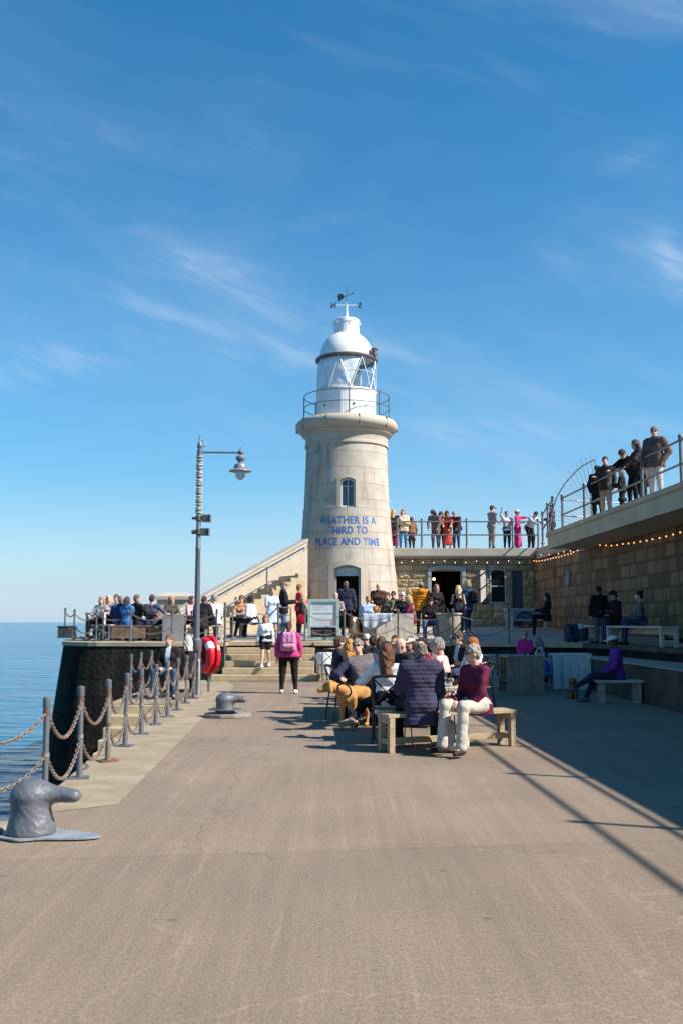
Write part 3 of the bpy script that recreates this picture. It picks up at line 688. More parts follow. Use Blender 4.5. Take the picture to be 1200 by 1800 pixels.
# water steps going down beside the quay
st = thing('water_steps', 'flight of stone steps going down to the water beside the chain fence', 'steps', (-3.9, 19.3, 0))
m = MB()
for k in range(13):
    y1 = 19.3 - .36 * k; z = -.19 * (k + 1)
    m.box((( -4.5 + xq(y1) - .04) / 2 + 3.9, y1 - .18 - 19.3, z - 2.2), (xq(y1) - .04 + 4.5, .36, 4.4))
m.box((0, -.04, -1.01), (1.28, .08, 2.0))
m.build('step_block', STEP_STONE, st, bevel=.02)

# terrace: raised bastion with a round seaward end
arc = []
for i in range(13):
    t = math.pi / 2 * i / 12
    arc.append((-6.6 - 1.75 * math.sin(t) ** .9, 30.2 - 2.75 * math.cos(t) ** .8))
front = [(7.6, -2), (7.32, 20.2), (6.9, 23.9), (6.35, 25.7), (3.6, 27.3), (2.2, 28.0), (-.75, 28.0), (-.75, 28.25), (-3.3, 28.25), (-3.3, 27.25), (-4.8, 27.25)]
terr = front + arc + [(-8.6, 36), (-8.6, 52), (9.5, 52), (9.5, -2)]
def terrace_mesh(name, z_under, z_off, matl, batter=0):
    vs = [(x, y, TZ(y) + z_off) for x, y in terr]
    cx, cy = 0, 38
    low = []
    for i, (x, y) in enumerate(terr):
        sea = i >= len(front) - 1 and x < -4.0
        d = Vector((x + 4.6, y - 33 if y < 33 else 0)).normalized() if sea else Vector((0, 0))
        low.append((x + d.x * batter, y + d.y * batter, z_under))
    n = len(terr)
    mm = MB(); mm.add(vs + low, [tuple(range(n))[::-1]] + [(i, (i + 1) % n, n + (i + 1) % n, n + i) for i in range(n)])
    me = mm.build(name, matl); return me
o = terrace_mesh('terrace_bastion', -5.5, -.12, DARKWALL, .95); tag(o, kind='structure')
# the bastion's band of pale edge stones and its paving
def band():
    n = len(terr); vs = []; fs = []
    for (dz, off) in ((-.122, .0), (-.12, .035), (-.012, .035), (0.0, .02), (0.0, -.55)):
        for i, (x, y) in enumerate(terr):
            p, q = Vector(terr[i - 1]), Vector(terr[(i + 1) % n]); c_ = Vector((x, y))
            d1 = (c_ - p).normalized(); d2 = (q - c_).normalized(); nn = Vector((-(d1.y + d2.y), d1.x + d2.x)).normalized()
            sc = 1 / max(.5, math.sqrt(max(.1, (1 + d1.dot(d2)) / 2)))
            vs.append((x + nn.x * off * sc * SG, y + nn.y * off * sc * SG, TZ(y) + dz))
    for r_ in range(4): fs += [(r_ * n + i, r_ * n + (i + 1) % n, (r_ + 1) * n + (i + 1) % n, (r_ + 1) * n + i) for i in range(len(front) + len(arc) + 1)]
    mm = MB(); mm.add(vs, fs); return mm
area = sum(terr[i][0] * terr[(i + 1) % len(terr)][1] - terr[(i + 1) % len(terr)][0] * terr[i][1] for i in range(len(terr)))
SG = -1 if area > 0 else 1
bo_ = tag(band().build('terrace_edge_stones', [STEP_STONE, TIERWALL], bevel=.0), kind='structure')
for p_ in bo_.data.polygons: p_.material_index = 1 if p_.center.x > 5.5 and p_.center.y < 26.5 else 0  # right-hand edge stones recoloured dark to stand in for shade
m = MB()
inner = [(7.9, -2), (7.62, 20.6), (7.2, 24.2), (6.6, 26.1), (3.75, 27.8), (2.3, 28.5), (-.4, 28.5), (-.5, 28.3), (-3.5, 28.3), (-3.6, 27.75), (-4.8, 27.75)] + [(x * .93 - .05, y + .45) for x, y in arc] + [(-8.1, 36), (-8.1, 52), (9.5, 52), (9.5, -2)]
m.add([(x, y, TZ(y) - .004) for x, y in inner], [tuple(range(len(inner)))]); tag(m.build('terrace_paving', FLAG), kind='structure')
# lower tier along the high wall
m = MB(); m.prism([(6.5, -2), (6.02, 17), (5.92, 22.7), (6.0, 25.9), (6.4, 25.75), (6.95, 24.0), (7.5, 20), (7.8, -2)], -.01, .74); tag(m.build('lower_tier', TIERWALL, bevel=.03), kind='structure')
m = MB(); m.prism([(6.56, -2), (6.08, 17), (5.98, 22.7), (6.06, 25.8), (6.4, 25.7), (6.9, 24.0), (7.36, 20.2), (7.6, -2)], .74, .745); tag(m.build('tier_paving', FLAG), kind='structure')
m = MB(); m.prism([(6.47, -2), (5.99, 17), (5.89, 22.7), (5.97, 25.8), (6.07, 25.8), (6.0, 22.7), (6.10, 17), (6.58, -2)], .735, .755); tag(m.build('tier_nosing', CONC, bevel=.008), kind='structure')

# broad front steps
fst = thing('front_steps', 'broad flight of ochre stone steps up to the terrace, behind the walker in pink', 'steps', (-2.0, 26.6, 0))
m = MB()
for k in range(6):
    y0 = 26.62 + .31 * k; h = 1.05 / 6
    x0, x1 = (-3.55, -.55) if k == 0 else (-3.28, -.76)
    if k == 5: break
    m.box(((x0 + x1) / 2 + 2, (y0 + 28.3) / 2 - 26.6, h * (k + .5)), (x1 - x0, 28.3 - y0, h - .003))
m.build('step_block', STEP_STONE, fst, bevel=.018)

# ------------------------------------------------------------------ stone walls with real relief
def stone_mat(name, c1, c2, stain=0.0, stain_col=(.2, .08, .03), dark=(.5, .5, .5), bump=.6):
    m = bpy.data.materials.new(name); m.use_nodes = True; nt, N, L, b = nodes(m); b.inputs['Roughness'].default_value = .9; b.inputs['Specular IOR Level'].default_value = .2
    at_ = N.new('ShaderNodeAttribute'); at_.attribute_name = 'tone'
    tc = N.new('ShaderNodeTexCoord')
    n = N.new('ShaderNodeTexNoise'); n.inputs['Scale'].default_value = 5; n.inputs['Detail'].default_value = 8; L.new(tc.outputs['Object'], n.inputs['Vector'])
    mx = N.new('ShaderNodeMixRGB'); L.new(n.outputs['Fac'], mx.inputs[0]); mx.inputs[1].default_value = (*c1, 1); mx.inputs[2].default_value = (*c2, 1)
    ml = N.new('ShaderNodeMixRGB'); ml.blend_type = 'MULTIPLY'; ml.inputs[0].default_value = 1; L.new(mx.outputs[0], ml.inputs[1]); L.new(at_.outputs['Color'], ml.inputs[2])
    last = ml.outputs[0]
    if stain:
        mp = N.new('ShaderNodeMapping'); mp.inputs['Scale'].default_value = (1.0, 1.0, .04); L.new(tc.outputs['Object'], mp.inputs[0])
        n3 = N.new('ShaderNodeTexNoise'); n3.inputs['Scale'].default_value = 1.5; n3.inputs['Detail'].default_value = 5; L.new(mp.outputs[0], n3.inputs['Vector'])
        r = N.new('ShaderNodeValToRGB'); L.new(n3.outputs['Fac'], r.inputs[0]); r.color_ramp.elements[0].position = .54; r.color_ramp.elements[1].position = .68
        r.color_ramp.elements[0].color = (0, 0, 0, 1); r.color_ramp.elements[1].color = (stain, stain, stain, 1)
        m2 = N.new('ShaderNodeMixRGB'); L.new(r.outputs[0], m2.inputs[0]); L.new(last, m2.inputs[1]); m2.inputs[2].default_value = (*stain_col, 1); last = m2.outputs[0]
    L.new(last, b.inputs['Base Color'])
    n2 = N.new('ShaderNodeTexNoise'); n2.inputs['Scale'].default_value = 22; n2.inputs['Detail'].default_value = 8; L.new(tc.outputs['Object'], n2.inputs['Vector'])
    bp = N.new('ShaderNodeBump'); bp.inputs['Strength'].default_value = bump; bp.inputs['Distance'].default_value = .03; L.new(n2.outputs['Fac'], bp.inputs['Height']); L.new(bp.outputs[0], b.inputs['Normal'])
    return m
def stone_wall(name, org, u, Lu, courses, lens, relief, matl, holes=(), joint=.014, parent=None, seed=1, tones=(.75, 1.15), sub=5):
    """courses of dressed blocks standing proud of a recessed mortar face; u runs along the wall, the face looks to u x z"""
    rr = random.Random(seed); org = Vector(org); u = Vector(u).normalized(); nrm = u.cross(Vector((0, 0, 1)))
    vs, fs, tn = [], [], []
    z = 0.0
    for ci, ch in enumerate(courses):
        x = -rr.uniform(0, lens[1])
        while x < Lu:
            ln = rr.uniform(*lens); a, b = max(0, x), min(Lu, x + ln); x += ln
            segs = [(a, b)]
            for (h0, h1, v0, v1) in holes:
                ov = min(z + ch, v1) - max(z, v0)
                if ov > ch * .5:
                    ns = []
                    for (p, q) in segs:
                        if q <= h0 or p >= h1: ns.append((p, q)); continue
                        if p < h0: ns.append((p, h0))
                        if q > h1: ns.append((h1, q))
                    segs = ns
            for (a, b) in segs:
                if b - a < .06: continue
                t = rr.uniform(*tones); tint = (t * rr.uniform(.97, 1.03), t, t * rr.uniform(.93, 1.05))
                base = rr.uniform(.5, 1.0) * relief; n0 = len(vs)
                nu, nv = sub + (2 if b - a > .5 else 0), sub
                for j in range(nv + 1):
                    for i in range(nu + 1):
                        fu, fv = i / nu, j / nv; ed = i in (0, nu) or j in (0, nv)
                        pu = a + joint / 2 + (b - a - joint) * fu; pv = z + joint / 2 + (ch - joint) * fv
                        h = -.012 if ed else base * (.55 + .45 * math.sin(math.pi * fu) * math.sin(math.pi * fv)) + rr.uniform(-1, 1) * relief * .35
                        if not ed: pu += rr.uniform(-.01, .01); pv += rr.uniform(-.008, .008)
                        vs.append(org + u * pu + Vector((0, 0, pv)) + nrm * h)
                for j in range(nv):
                    for i in range(nu):
                        p = n0 + j * (nu + 1) + i; fs.append((p, p + 1, p + nu + 2, p + nu + 1)); tn.append(tint)
        z += ch
    # the mortar face behind, with the openings left out
    cuts = sorted(set([0.0, Lu] + [h for H_ in holes for h in H_[:2]])); zt = z
    for a, b in zip(cuts, cuts[1:]):
        sp_ = [(0.0, zt)]
        for (h0, h1, v0, v1) in holes:
            if h0 <= a + 1e-4 and h1 >= b - 1e-4: sp_ = [(p, q) for (s0, s1) in sp_ for (p, q) in ((s0, min(s1, v0)), (max(s0, v1), s1)) if q - p > 1e-3]
        for (p, q) in sp_:
            n0 = len(vs); vs += [org + u * s_ + Vector((0, 0, v)) - nrm * .006 for s_, v in ((a, p), (b, p), (b, q), (a, q))]; fs.append((n0, n0 + 1, n0 + 2, n0 + 3)); tn.append((.55, .55, .55))
    me = bpy.data.meshes.new(name); me.from_pydata([tuple(v) for v in vs], [], fs)
    ca = me.color_attributes.new('tone', 'FLOAT_COLOR', 'CORNER')
    arr = np.ones((len(me.loops), 4), np.float32); k = 0
    for f, t in zip(fs, tn): arr[k:k + len(f), :3] = t; k += len(f)
    ca.data.foreach_set('color', arr.ravel()); me.materials.append(matl)
    return new_obj(name, me, parent)
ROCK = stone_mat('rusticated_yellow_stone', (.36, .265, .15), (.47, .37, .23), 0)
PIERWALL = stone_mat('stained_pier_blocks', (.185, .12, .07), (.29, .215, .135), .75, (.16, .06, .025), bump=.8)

# high pier wall on the right: courses of blocks under the promenade slab
pw = thing('high_pier_wall', 'high wall of stained brown stone blocks in shade under the promenade slab', 'wall', (xw(20), 20, 0))
def W(x, y, z): return (x - xw(20), y - 20, z)
L_ = 38.4 - 3; ud = Vector((xw(3) - xw(38.4), 3 - 38.4, 0)).normalized()
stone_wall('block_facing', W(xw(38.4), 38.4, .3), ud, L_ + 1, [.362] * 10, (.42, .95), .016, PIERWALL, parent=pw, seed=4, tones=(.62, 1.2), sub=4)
m = MB(); m.add([W(xw(2) + .03, 2, -.1), W(xw(38.5) + .03, 38.5, -.1), W(xw(38.5) + 3, 38.5, -.1), W(xw(2) + 3, 2, -.1), W(xw(2) + .03, 2, 3.99), W(xw(38.5) + .03, 38.5, 3.99), W(xw(38.5) + 3, 38.5, 3.99), W(xw(2) + 3, 2, 3.99)],
      [(0, 1, 2, 3), (4, 5, 6, 7), (0, 1, 5, 4), (1, 2, 6, 5), (2, 3, 7, 6), (3, 0, 4, 7)])
m.build('wall_core', CONC, pw)
# promenade: slab edge beam with an overhang, deck behind
m = MB()
sec = [(0, 3.93), (.0, 4.30), (-.05, 4.34), (-.05, 4.45), (.5, 4.47), (14, 4.47), (14, 3.93)]
vs = []
for Y in (-8, 31.0): vs += [(xs(Y) + a, Y, b) for a, b in sec]
k = len(sec); m.add(vs, [tuple(range(k)), tuple(range(k, 2 * k))[::-1]] + [(i, k + i, k + (i + 1) % k, (i + 1) % k) for i in range(k)])
tag(m.build('promenade_slab', mat('slab_concrete', (.46, .345, .21), .9, 0, .2, 1.2, .4, 40, col2=(.56, .44, .29), detail=9)), kind='structure')
m = MB(); m.add([(xw(31) - .08, 31.004, 4.06), (18, 31.004, 4.06), (18, 48, 4.06), (xw(38) - .1, 48, 4.06), (xw(31) - .08, 31.004, 4.46), (18, 31.004, 4.46), (18, 48, 4.46), (xw(38) - .1, 48, 4.46)],
      [(3, 2, 1, 0), (4, 5, 6, 7), (0, 1, 5, 4), (1, 2, 6, 5), (2, 3, 7, 6), (3, 0, 4, 7)])
tag(m.build('promenade_deck', CONC), kind='structure')

# ------------------------------------------------------------------ cafe building beside the tower
BY = 38.3
bx0, bx1 = .9, 7.62; bz = TZ(BY)
bl = thing('stone_cafe_building', 'low rusticated yellow stone building with a flat roof terrace beside the tower', 'building', (4.2, BY, bz))
def Bp(p): return (p[0] - 4.2, p[1] - BY, p[2] - bz)
d0, d1 = at(757, 1005, BY), at(811, 1005, BY); w0, w1 = at(859, 1000, BY), at(890, 1062, BY)
dtop = at(780, 1003, BY).z; wz0, wz1 = at(870, 1061, BY).z, at(870, 1000, BY).z
e0, e1 = at(899, 1000, BY).x, at(918, 1000, BY).x
holes = [(d0.x - bx0, d1.x - bx0, 0, dtop - bz), (w0.x - bx0, w1.x - bx0, wz0 - bz, wz1 - bz), (e0 - bx0, e1 - bx0, 0, wz1 - bz)]
htop = 4.12 - bz
zs = sorted([0, wz0 - bz, dtop - bz, htop]); cs_ = []
for a, b in zip(zs, zs[1:]):
    nn = max(1, round((b - a) / .31)); cs_ += [(b - a) / nn] * nn
stone_wall('stone_facing', Bp((bx0, BY, bz)), (1, 0, 0), bx1 - bx0, cs_, (.34, .78), .055, ROCK, holes, parent=bl, seed=9, sub=6, tones=(.72, 1.15))
m = MB()
for a, b, z0, z1 in ((bx0, d0.x, bz - .2, 4.12), (d1.x, w0.x, bz - .2, 4.12), (w1.x, e0, bz - .2, 4.12), (e1, bx1 + .3, bz - .2, 4.12), (d0.x, d1.x, dtop, 4.12), (w0.x, w1.x, wz1, 4.12), (w0.x, w1.x, bz - .2, wz0), (e0, e1, wz1, 4.12)):
    m.box(Bp(((a + b) / 2, BY + .30, (z0 + z1) / 2)), (b - a, .55, z1 - z0))
m.build('wall_core', STONE, bl)
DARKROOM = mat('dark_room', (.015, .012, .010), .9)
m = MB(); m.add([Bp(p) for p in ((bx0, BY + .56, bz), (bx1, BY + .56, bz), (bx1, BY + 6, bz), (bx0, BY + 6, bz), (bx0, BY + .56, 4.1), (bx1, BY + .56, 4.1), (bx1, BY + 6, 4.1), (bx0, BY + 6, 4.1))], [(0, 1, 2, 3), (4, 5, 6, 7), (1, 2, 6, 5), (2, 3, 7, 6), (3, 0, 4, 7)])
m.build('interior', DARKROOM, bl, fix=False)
m = MB(); m.box(Bp(((bx0 + bx1) / 2 - .04, BY + 4.2, 4.36)), (bx1 - bx0 + .1, 9.0, .28)); m.box(Bp(((bx0 + bx1) / 2 - .04, BY - .02, 4.165)), (bx1 - bx0, .5, .11)); m.box(Bp(((bx0 + bx1) / 2 - .04, BY - .02, 4.20)), (bx1 - bx0 + .04, .62, .03))
m.build('roof', CONC, bl, bevel=.025)
def arch_frame(x0, x1, z0, z1, t, dep, rise, yf, name, matl, parent, off, sill=False):
    mm = MB(); n = 10
    outp = [(x0, z0)] + [(x0 + (x1 - x0) * i / n, z1 - rise + rise * math.sin(math.pi * i / n) ** .7 if 0 < i < n else z1 - rise) for i in range(n + 1)] + [(x1, z0)]
    inp = [(x0 + t, z0)] + [(x0 + t + (x1 - x0 - 2 * t) * i / n, (z1 - rise + rise * math.sin(math.pi * i / n) ** .7 if 0 < i < n else z1 - rise) - t) for i in range(n + 1)] + [(x1 - t, z0)]
    k = len(outp); vs = []
    for y in (yf, yf + dep):
        vs += [(x, y, z) for x, z in outp] + [(x, y, z) for x, z in inp]
    fs = []
    for i in range(k - 1):
        fs += [(i, i + 1, k + i + 1, k + i), (2 * k + i, 2 * k + k + i, 2 * k + k + i + 1, 2 * k + i + 1), (i, 2 * k + i, 2 * k + i + 1, i + 1), (k + i, k + i + 1, 3 * k + i + 1, 3 * k + i)]
    mm.add([off(v) for v in vs], fs)
    if sill: mm.box(off(((x0 + x1) / 2, yf + dep / 2, z0 + t / 2)), (x1 - x0 - 2 * t, dep, t))
    return mm.build(name, matl, parent)
f = arch_frame(d0.x - .14, d1.x + .14, bz + .01, dtop + .20, .14, .14, .10, BY - .085, 'door_frame', BLUE_PAINT, bl, Bp)
w = arch_frame(w0.x, w1.x, wz0, wz1 + .03, .07, .10, .08, BY - .02, 'window', BLUE_PAINT, bl, Bp, True)
m = MB(); m.box(Bp(((w0.x + w1.x) / 2, BY + .02, (wz0 + wz1) / 2)), (w1.x - w0.x - .14, .05, .05)); m.build('sash_bar', BLUE_PAINT, w)
m = MB(); m.box(Bp(((w0.x + w1.x) / 2, BY + .05, (wz0 + wz1) / 2)), (w1.x - w0.x - .1, .01, wz1 - wz0)); m.build('pane', mat('dark_window_glass', (.01, .012, .014), .05), w)
m = MB(); m.box(Bp(((e0 + e1) / 2, BY + .12, (bz + wz1) / 2)), (e1 - e0, .05, wz1 - bz)); m.build('side_door', mat('navy_door_paint', (.03, .05, .09), .5), bl)
m = MB(); a = at(853, 1000, BY - .1); hx = a.x
sh_ = MB(); z0, z1 = at(845, 1062, BY - .3).z, at(845, 999, BY - .3).z
pa, pb = Vector(Bp((hx, BY - .08, 0))), Vector(Bp((hx - .30, BY - .42, 0)))
sh_.bar(pa + Vector((0, 0, (z0 + z1) / 2)), pb + Vector((0, 0, (z0 + z1) / 2)), .04, z1 - z0); so = sh_.build('shutter', mat('shutter_grey', (.36, .33, .29), .7), bl)
fr = MB()
for z in (z0 + .03, z1 - .03): fr.bar(pa + Vector((0, -.03, z)), pb + Vector((0, -.03, z)), .05, .06)
for p in (pa, pb): fr.bar(p + Vector((0, -.02, z0)), p + Vector((0, -.02, z1)), .06, .06)
fr.build('shutter_frame', mat('navy_door_paint', (.03, .05, .09), .5), so)
b = MB(); b.ball(Bp((at(761, 1018, BY + 1).x, BY + .8, at(761, 1018, BY + .8).z)), .055, 10); b.build('lamp_bulb', emit('warm_bulb', (1, .45, .1), 6), bl)

# ------------------------------------------------------------------ lighthouse
LX, LY = at(609, 900, 38.1).x, 38.1
lz = TZ(36)
lh = thing('lighthouse', 'tapered pale stone lighthouse with a white lantern and blue lettering', 'lighthouse', (LX, LY, 0))
def ashlar_mat():
    m = bpy.data.materials.new('tower_ashlar'); m.use_nodes = True; nt, N, L, b = nodes(m); b.inputs['Roughness'].default_value = .85; b.inputs['Specular IOR Level'].default_value = .25
    tc = N.new('ShaderNodeTexCoord'); sp = N.new('ShaderNodeSeparateXYZ'); L.new(tc.outputs['Object'], sp.inputs[0])
    an = N.new('ShaderNodeMath'); an.operation = 'ARCTAN2'; L.new(sp.outputs[0], an.inputs[0])
    ny = N.new('ShaderNodeMath'); ny.operation = 'MULTIPLY'; L.new(sp.outputs[1], ny.inputs[0]); ny.inputs[1].default_value = -1; L.new(ny.outputs[0], an.inputs[1])
    cb = N.new('ShaderNodeCombineXYZ')
    mu = N.new('ShaderNodeMath'); mu.operation = 'MULTIPLY'; L.new(an.outputs[0], mu.inputs[0]); mu.inputs[1].default_value = 1.75; L.new(mu.outputs[0], cb.inputs[0]); L.new(sp.outputs[2], cb.inputs[1])
    br = N.new('ShaderNodeTexBrick'); L.new(cb.outputs[0], br.inputs['Vector']); br.inputs['Scale'].default_value = 1.0
    br.inputs['Brick Width'].default_value = 1.22; br.inputs['Row Height'].default_value = .625; br.inputs['Mortar Size'].default_value = .009; br.inputs['Mortar Smooth'].default_value = .25; br.inputs['Bias'].default_value = 0
    br.inputs['Color1'].default_value = (.455, .395, .325, 1); br.inputs['Color2'].default_value = (.50, .445, .38, 1); br.inputs['Mortar'].default_value = (.30, .235, .17, 1)
    n = N.new('ShaderNodeTexNoise'); n.inputs['Scale'].default_value = 1.6; n.inputs['Detail'].default_value = 9; n.inputs['Roughness'].default_value = .65; L.new(tc.outputs['Object'], n.inputs['Vector'])
    r = N.new('ShaderNodeValToRGB'); L.new(n.outputs['Fac'], r.inputs[0]); r.color_ramp.elements[0].position = .3; r.color_ramp.elements[1].position = .7; r.color_ramp.elements[0].color = (.80, .76, .70, 1); r.color_ramp.elements[1].color = (1.06, 1.06, 1.06, 1)
    mp = N.new('ShaderNodeMapping'); mp.inputs['Scale'].default_value = (3, 3, .18); L.new(tc.outputs['Object'], mp.inputs[0])
    n4 = N.new('ShaderNodeTexNoise'); n4.inputs['Scale'].default_value = 1.5; n4.inputs['Detail'].default_value = 6; L.new(mp.outputs[0], n4.inputs['Vector'])
    r4 = N.new('ShaderNodeValToRGB'); L.new(n4.outputs['Fac'], r4.inputs[0]); r4.color_ramp.elements[0].position = .28; r4.color_ramp.elements[1].position = .46; r4.color_ramp.elements[0].color = (.70, .62, .53, 1); r4.color_ramp.elements[1].color = (1, 1, 1, 1)
    ml = N.new('ShaderNodeMixRGB'); ml.blend_type = 'MULTIPLY'; ml.inputs[0].default_value = 1; L.new(br.outputs['Color'], ml.inputs[1]); L.new(r.outputs[0], ml.inputs[2])
    m2 = N.new('ShaderNodeMixRGB'); m2.blend_type = 'MULTIPLY'; m2.inputs[0].default_value = 1; L.new(ml.outputs[0], m2.inputs[1]); L.new(r4.outputs[0], m2.inputs[2]); L.new(m2.outputs[0], b.inputs['Base Color'])
    n2 = N.new('ShaderNodeTexNoise'); n2.inputs['Scale'].default_value = 30; n2.inputs['Detail'].default_value = 7; L.new(tc.outputs['Object'], n2.inputs['Vector'])
    b1 = N.new('ShaderNodeBump'); b1.inputs['Strength'].default_value = .3; b1.inputs['Distance'].default_value = .012; L.new(n2.outputs['Fac'], b1.inputs['Height'])
    b2 = N.new('ShaderNodeBump'); b2.invert = True; b2.inputs['Strength'].default_value = .7; b2.inputs['Distance'].default_value = .012; L.new(br.outputs['Fac'], b2.inputs['Height']); L.new(b1.outputs[0], b2.inputs['Normal']); L.new(b2.outputs[0], b.inputs['Normal'])
    return m
ASH = ashlar_mat()
KZ = [(.8, 2.10), (2.0, 2.06), (2.85, 1.985), (3.5, 1.92), (4.13, 1.855), (5.0, 1.77), (6.0, 1.705), (7.2, 1.655), (8.45, 1.615)]
def rad(z):
    for (z0, r0), (z1, r1) in zip(KZ, KZ[1:]):
        if z <= z1: return r0 + (r1 - r0) * max(0, z - z0) / (z1 - z0)
    return KZ[-1][1]
prof = [(rad(.8 + i * .2), .8 + i * .2) for i in range(26)] + [(rad(5.96) + .012, 5.965), (rad(5.96) + .012, 5.985), (rad(6.0) - .012, 6.0)] + [(rad(z_) - .012, z_) for z_ in [6.2 + i * .2 for i in range(12)]] + [(1.60, 8.5)]
m = MB(); m.lathe(prof, 96)
shaft = m.build('tower_shaft', ASH)
wl = at(598.5, 880, 36.5).x - LX; wr_ = at(624, 880, 36.5).x - LX; wb, wt = at(611, 891, 36.4).z, at(611, 839, 36.4).z
dl = at(588, 1000, 36.3).x - LX; dr = at(633.5, 1000, 36.3).x - LX; dtp = at(611, 993, 36.2).z
def arch_poly(x0, x1, z0, z1, rise, n=10):
    return [(x0, z0)] + [(x0 + (x1 - x0) * i / n, z1 - rise + rise * (1 - (2 * i / n - 1) ** 2)) for i in range(n + 1)] + [(x1, z0)]
cut = MB(); cut.prism_y(arch_poly(wl, wr_, wb, wt, .10), -3, -1.32); cut.prism_y(arch_poly(dl, dr, lz - .3, dtp, .13), -3, -.55)
co = cut.build('cutter', ASH)
bmod = shaft.modifiers.new('cut', 'BOOLEAN'); bmod.object = co; bmod.operation = 'DIFFERENCE'; bmod.solver = 'EXACT'
dg = bpy.context.evaluated_depsgraph_get(); me = bpy.data.meshes.new_from_object(shaft.evaluated_get(dg)); shaft.modifiers.clear(); shaft.data = me
bpy.data.objects.remove(co); shaft.parent = lh
for p in shaft.data.polygons: p.use_smooth = True
shaft.data.set_sharp_from_angle(angle=R(25))
# raised surrounds
def bent(mm, name, matl, y_of):      # pushes a flat piece back onto the round wall
    mm.v = [(x, y - math.sqrt(max(.01, y_of(z) ** 2 - x * x)), z) for x, y, z in mm.v]; return mm.build(name, matl, lh)
SURR = mat('surround_stone', (.42, .35, .26), .85, 0, .1, 2, .3, 40, col2=(.47, .40, .305))
def surround(x0, x1, z0, z1, rise, t, dep, name, keep_sill):
    mm = MB(); n = 14
    o_ = [(x0 - t, z0)] + [(x0 - t, z0 + (z1 - rise - z0) * i / 8) for i in range(1, 8)] + arch_poly(x0 - t, x1 + t, z0, z1 + t * .75, rise, n)[1:-1] + [(x1 + t, z0 + (z1 - rise - z0) * i / 8) for i in range(7, 0, -1)] + [(x1 + t, z0)]
    i_ = [(x0, z0)] + [(x0, z0 + (z1 - rise - z0) * i / 8) for i in range(1, 8)] + arch_poly(x0, x1, z0, z1, rise, n)[1:-1] + [(x1, z0 + (z1 - rise - z0) * i / 8) for i in range(7, 0, -1)] + [(x1, z0)]
    k = len(o_); vs = [(x, -dep, z) for x, z in o_] + [(x, -dep, z) for x, z in i_] + [(x, .1, z) for x, z in o_] + [(x, .1, z) for x, z in i_]; fs = []
    for i in range(k - 1): fs += [(i, i + 1, k + i + 1, k + i), (i, 2 * k + i, 2 * k + i + 1, i + 1), (k + i, k + i + 1, 3 * k + i + 1, 3 * k + i)]
    mm.add(vs, fs); return bent(mm, name, SURR, rad)
surround(wl - .01, wr_ + .01, wb, wt + .01, .10, .13, .018, 'window_surround', True)
surround(dl, dr, lz - .05, dtp, .13, .22, .045, 'door_surround', False)
wy = -math.sqrt(rad(6.6) ** 2 - .3 ** 2)
wf = arch_frame(wl + .005, wr_ - .005, wb + .005, wt - .01, .065, .07, .10, wy + .10, 'window', mat('pale_window_paint', (.46, .52, .56), .5), lh, lambda p: p, True)
m = MB(); m.box(((wl + wr_) / 2, wy + .13, (wb + wt) / 2), (.03, .04, wt - wb - .16)); m.box(((wl + wr_) / 2, wy + .13, (wb + wt) / 2 + .25), (wr_ - wl - .14, .04, .03)); m.build('glazing_bar', mat('pale_window_paint', (.46, .52, .56), .5), wf)
m = MB(); m.box(((wl + wr_) / 2, wy + .19, (wb + wt) / 2), (wr_ - wl - .05, .01, wt - wb - .05)); m.build('pane', mat('tower_window_glass', (.05, .07, .09), .04, var=.5, scale=1.5), wf)
dy = -1.72
df = arch_frame(dl + .005, dr - .005, lz - .05, dtp - .01, .075, .10, .13, dy, 'door_frame', BLUE_PAINT, lh, lambda p: p)
m = MB(); m.prism_y(arch_poly(dl + .08, dr - .08, dtp - .40, dtp - .09, .10), dy + .03, dy + .09); m.build('transom_panel', mat('pale_blue_paint', (.36, .47, .50), .5), df)
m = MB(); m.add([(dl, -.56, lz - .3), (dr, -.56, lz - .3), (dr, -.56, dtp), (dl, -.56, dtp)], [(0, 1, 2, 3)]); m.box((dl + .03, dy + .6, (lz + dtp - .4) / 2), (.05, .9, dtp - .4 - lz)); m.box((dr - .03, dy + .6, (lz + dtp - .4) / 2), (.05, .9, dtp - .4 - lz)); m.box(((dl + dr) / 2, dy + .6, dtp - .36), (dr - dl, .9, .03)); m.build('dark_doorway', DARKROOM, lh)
# cornice and gallery
m = MB(); m.lathe([(1.60, 8.46), (1.66, 8.48), (1.66, 8.56), (1.635, 8.58), (1.635, 8.86), (1.66, 8.90), (1.76, 8.94), (1.80, 8.99), (1.78, 9.03), (1.84, 9.06)] + [(1.80 + .235 * math.cos(t), 9.32 + .235 * math.sin(t)) for t in [R(-70 + 14 * i) for i in range(12)]] + [(1.5, 9.56), (.2, 9.57)], 96)
m.build('gallery_cornice', mat('cornice_stone', (.42, .345, .265), .85, 0, .12, 1.2, .3, 30, col2=(.47, .40, .32), detail=8), lh)
for k in range(10):
    m = MB(); m.bar((1.3 * math.sin(R(36 * k - 22)), -1.1 * math.cos(R(36 * k - 22)), 9.32), (2.038 * math.sin(R(36 * k - 22)), -2.038 * math.cos(R(36 * k - 22)), 9.32), .006, .40)
    m.build('cornice_joint', mat('dark_joint', (.20, .145, .095), .9), lh)
rl = MB(); RG = 1.70
for k in range(8):
    t = R(45 * k + 3); p = (RG * math.sin(t), -RG * math.cos(t)); rl.tube([(p[0], p[1], 9.5), (p[0], p[1], 10.56)], .023, 8); rl.ball((p[0], p[1], 10.56), .032, 8); rl.ball((p[0], p[1], 10.08), .03, 8)
for z in (10.55, 10.08): rl.tube([(RG * math.sin(R(5 * i)), -RG * math.cos(R(5 * i)), z) for i in range(72)], .017, 7, closed=True)
rl.build('gallery_railing', mat('rusty_grey_rail', (.15, .135, .13), .6, .2, .25, 8, .2, 40, col2=(.10, .06, .045)), lh)
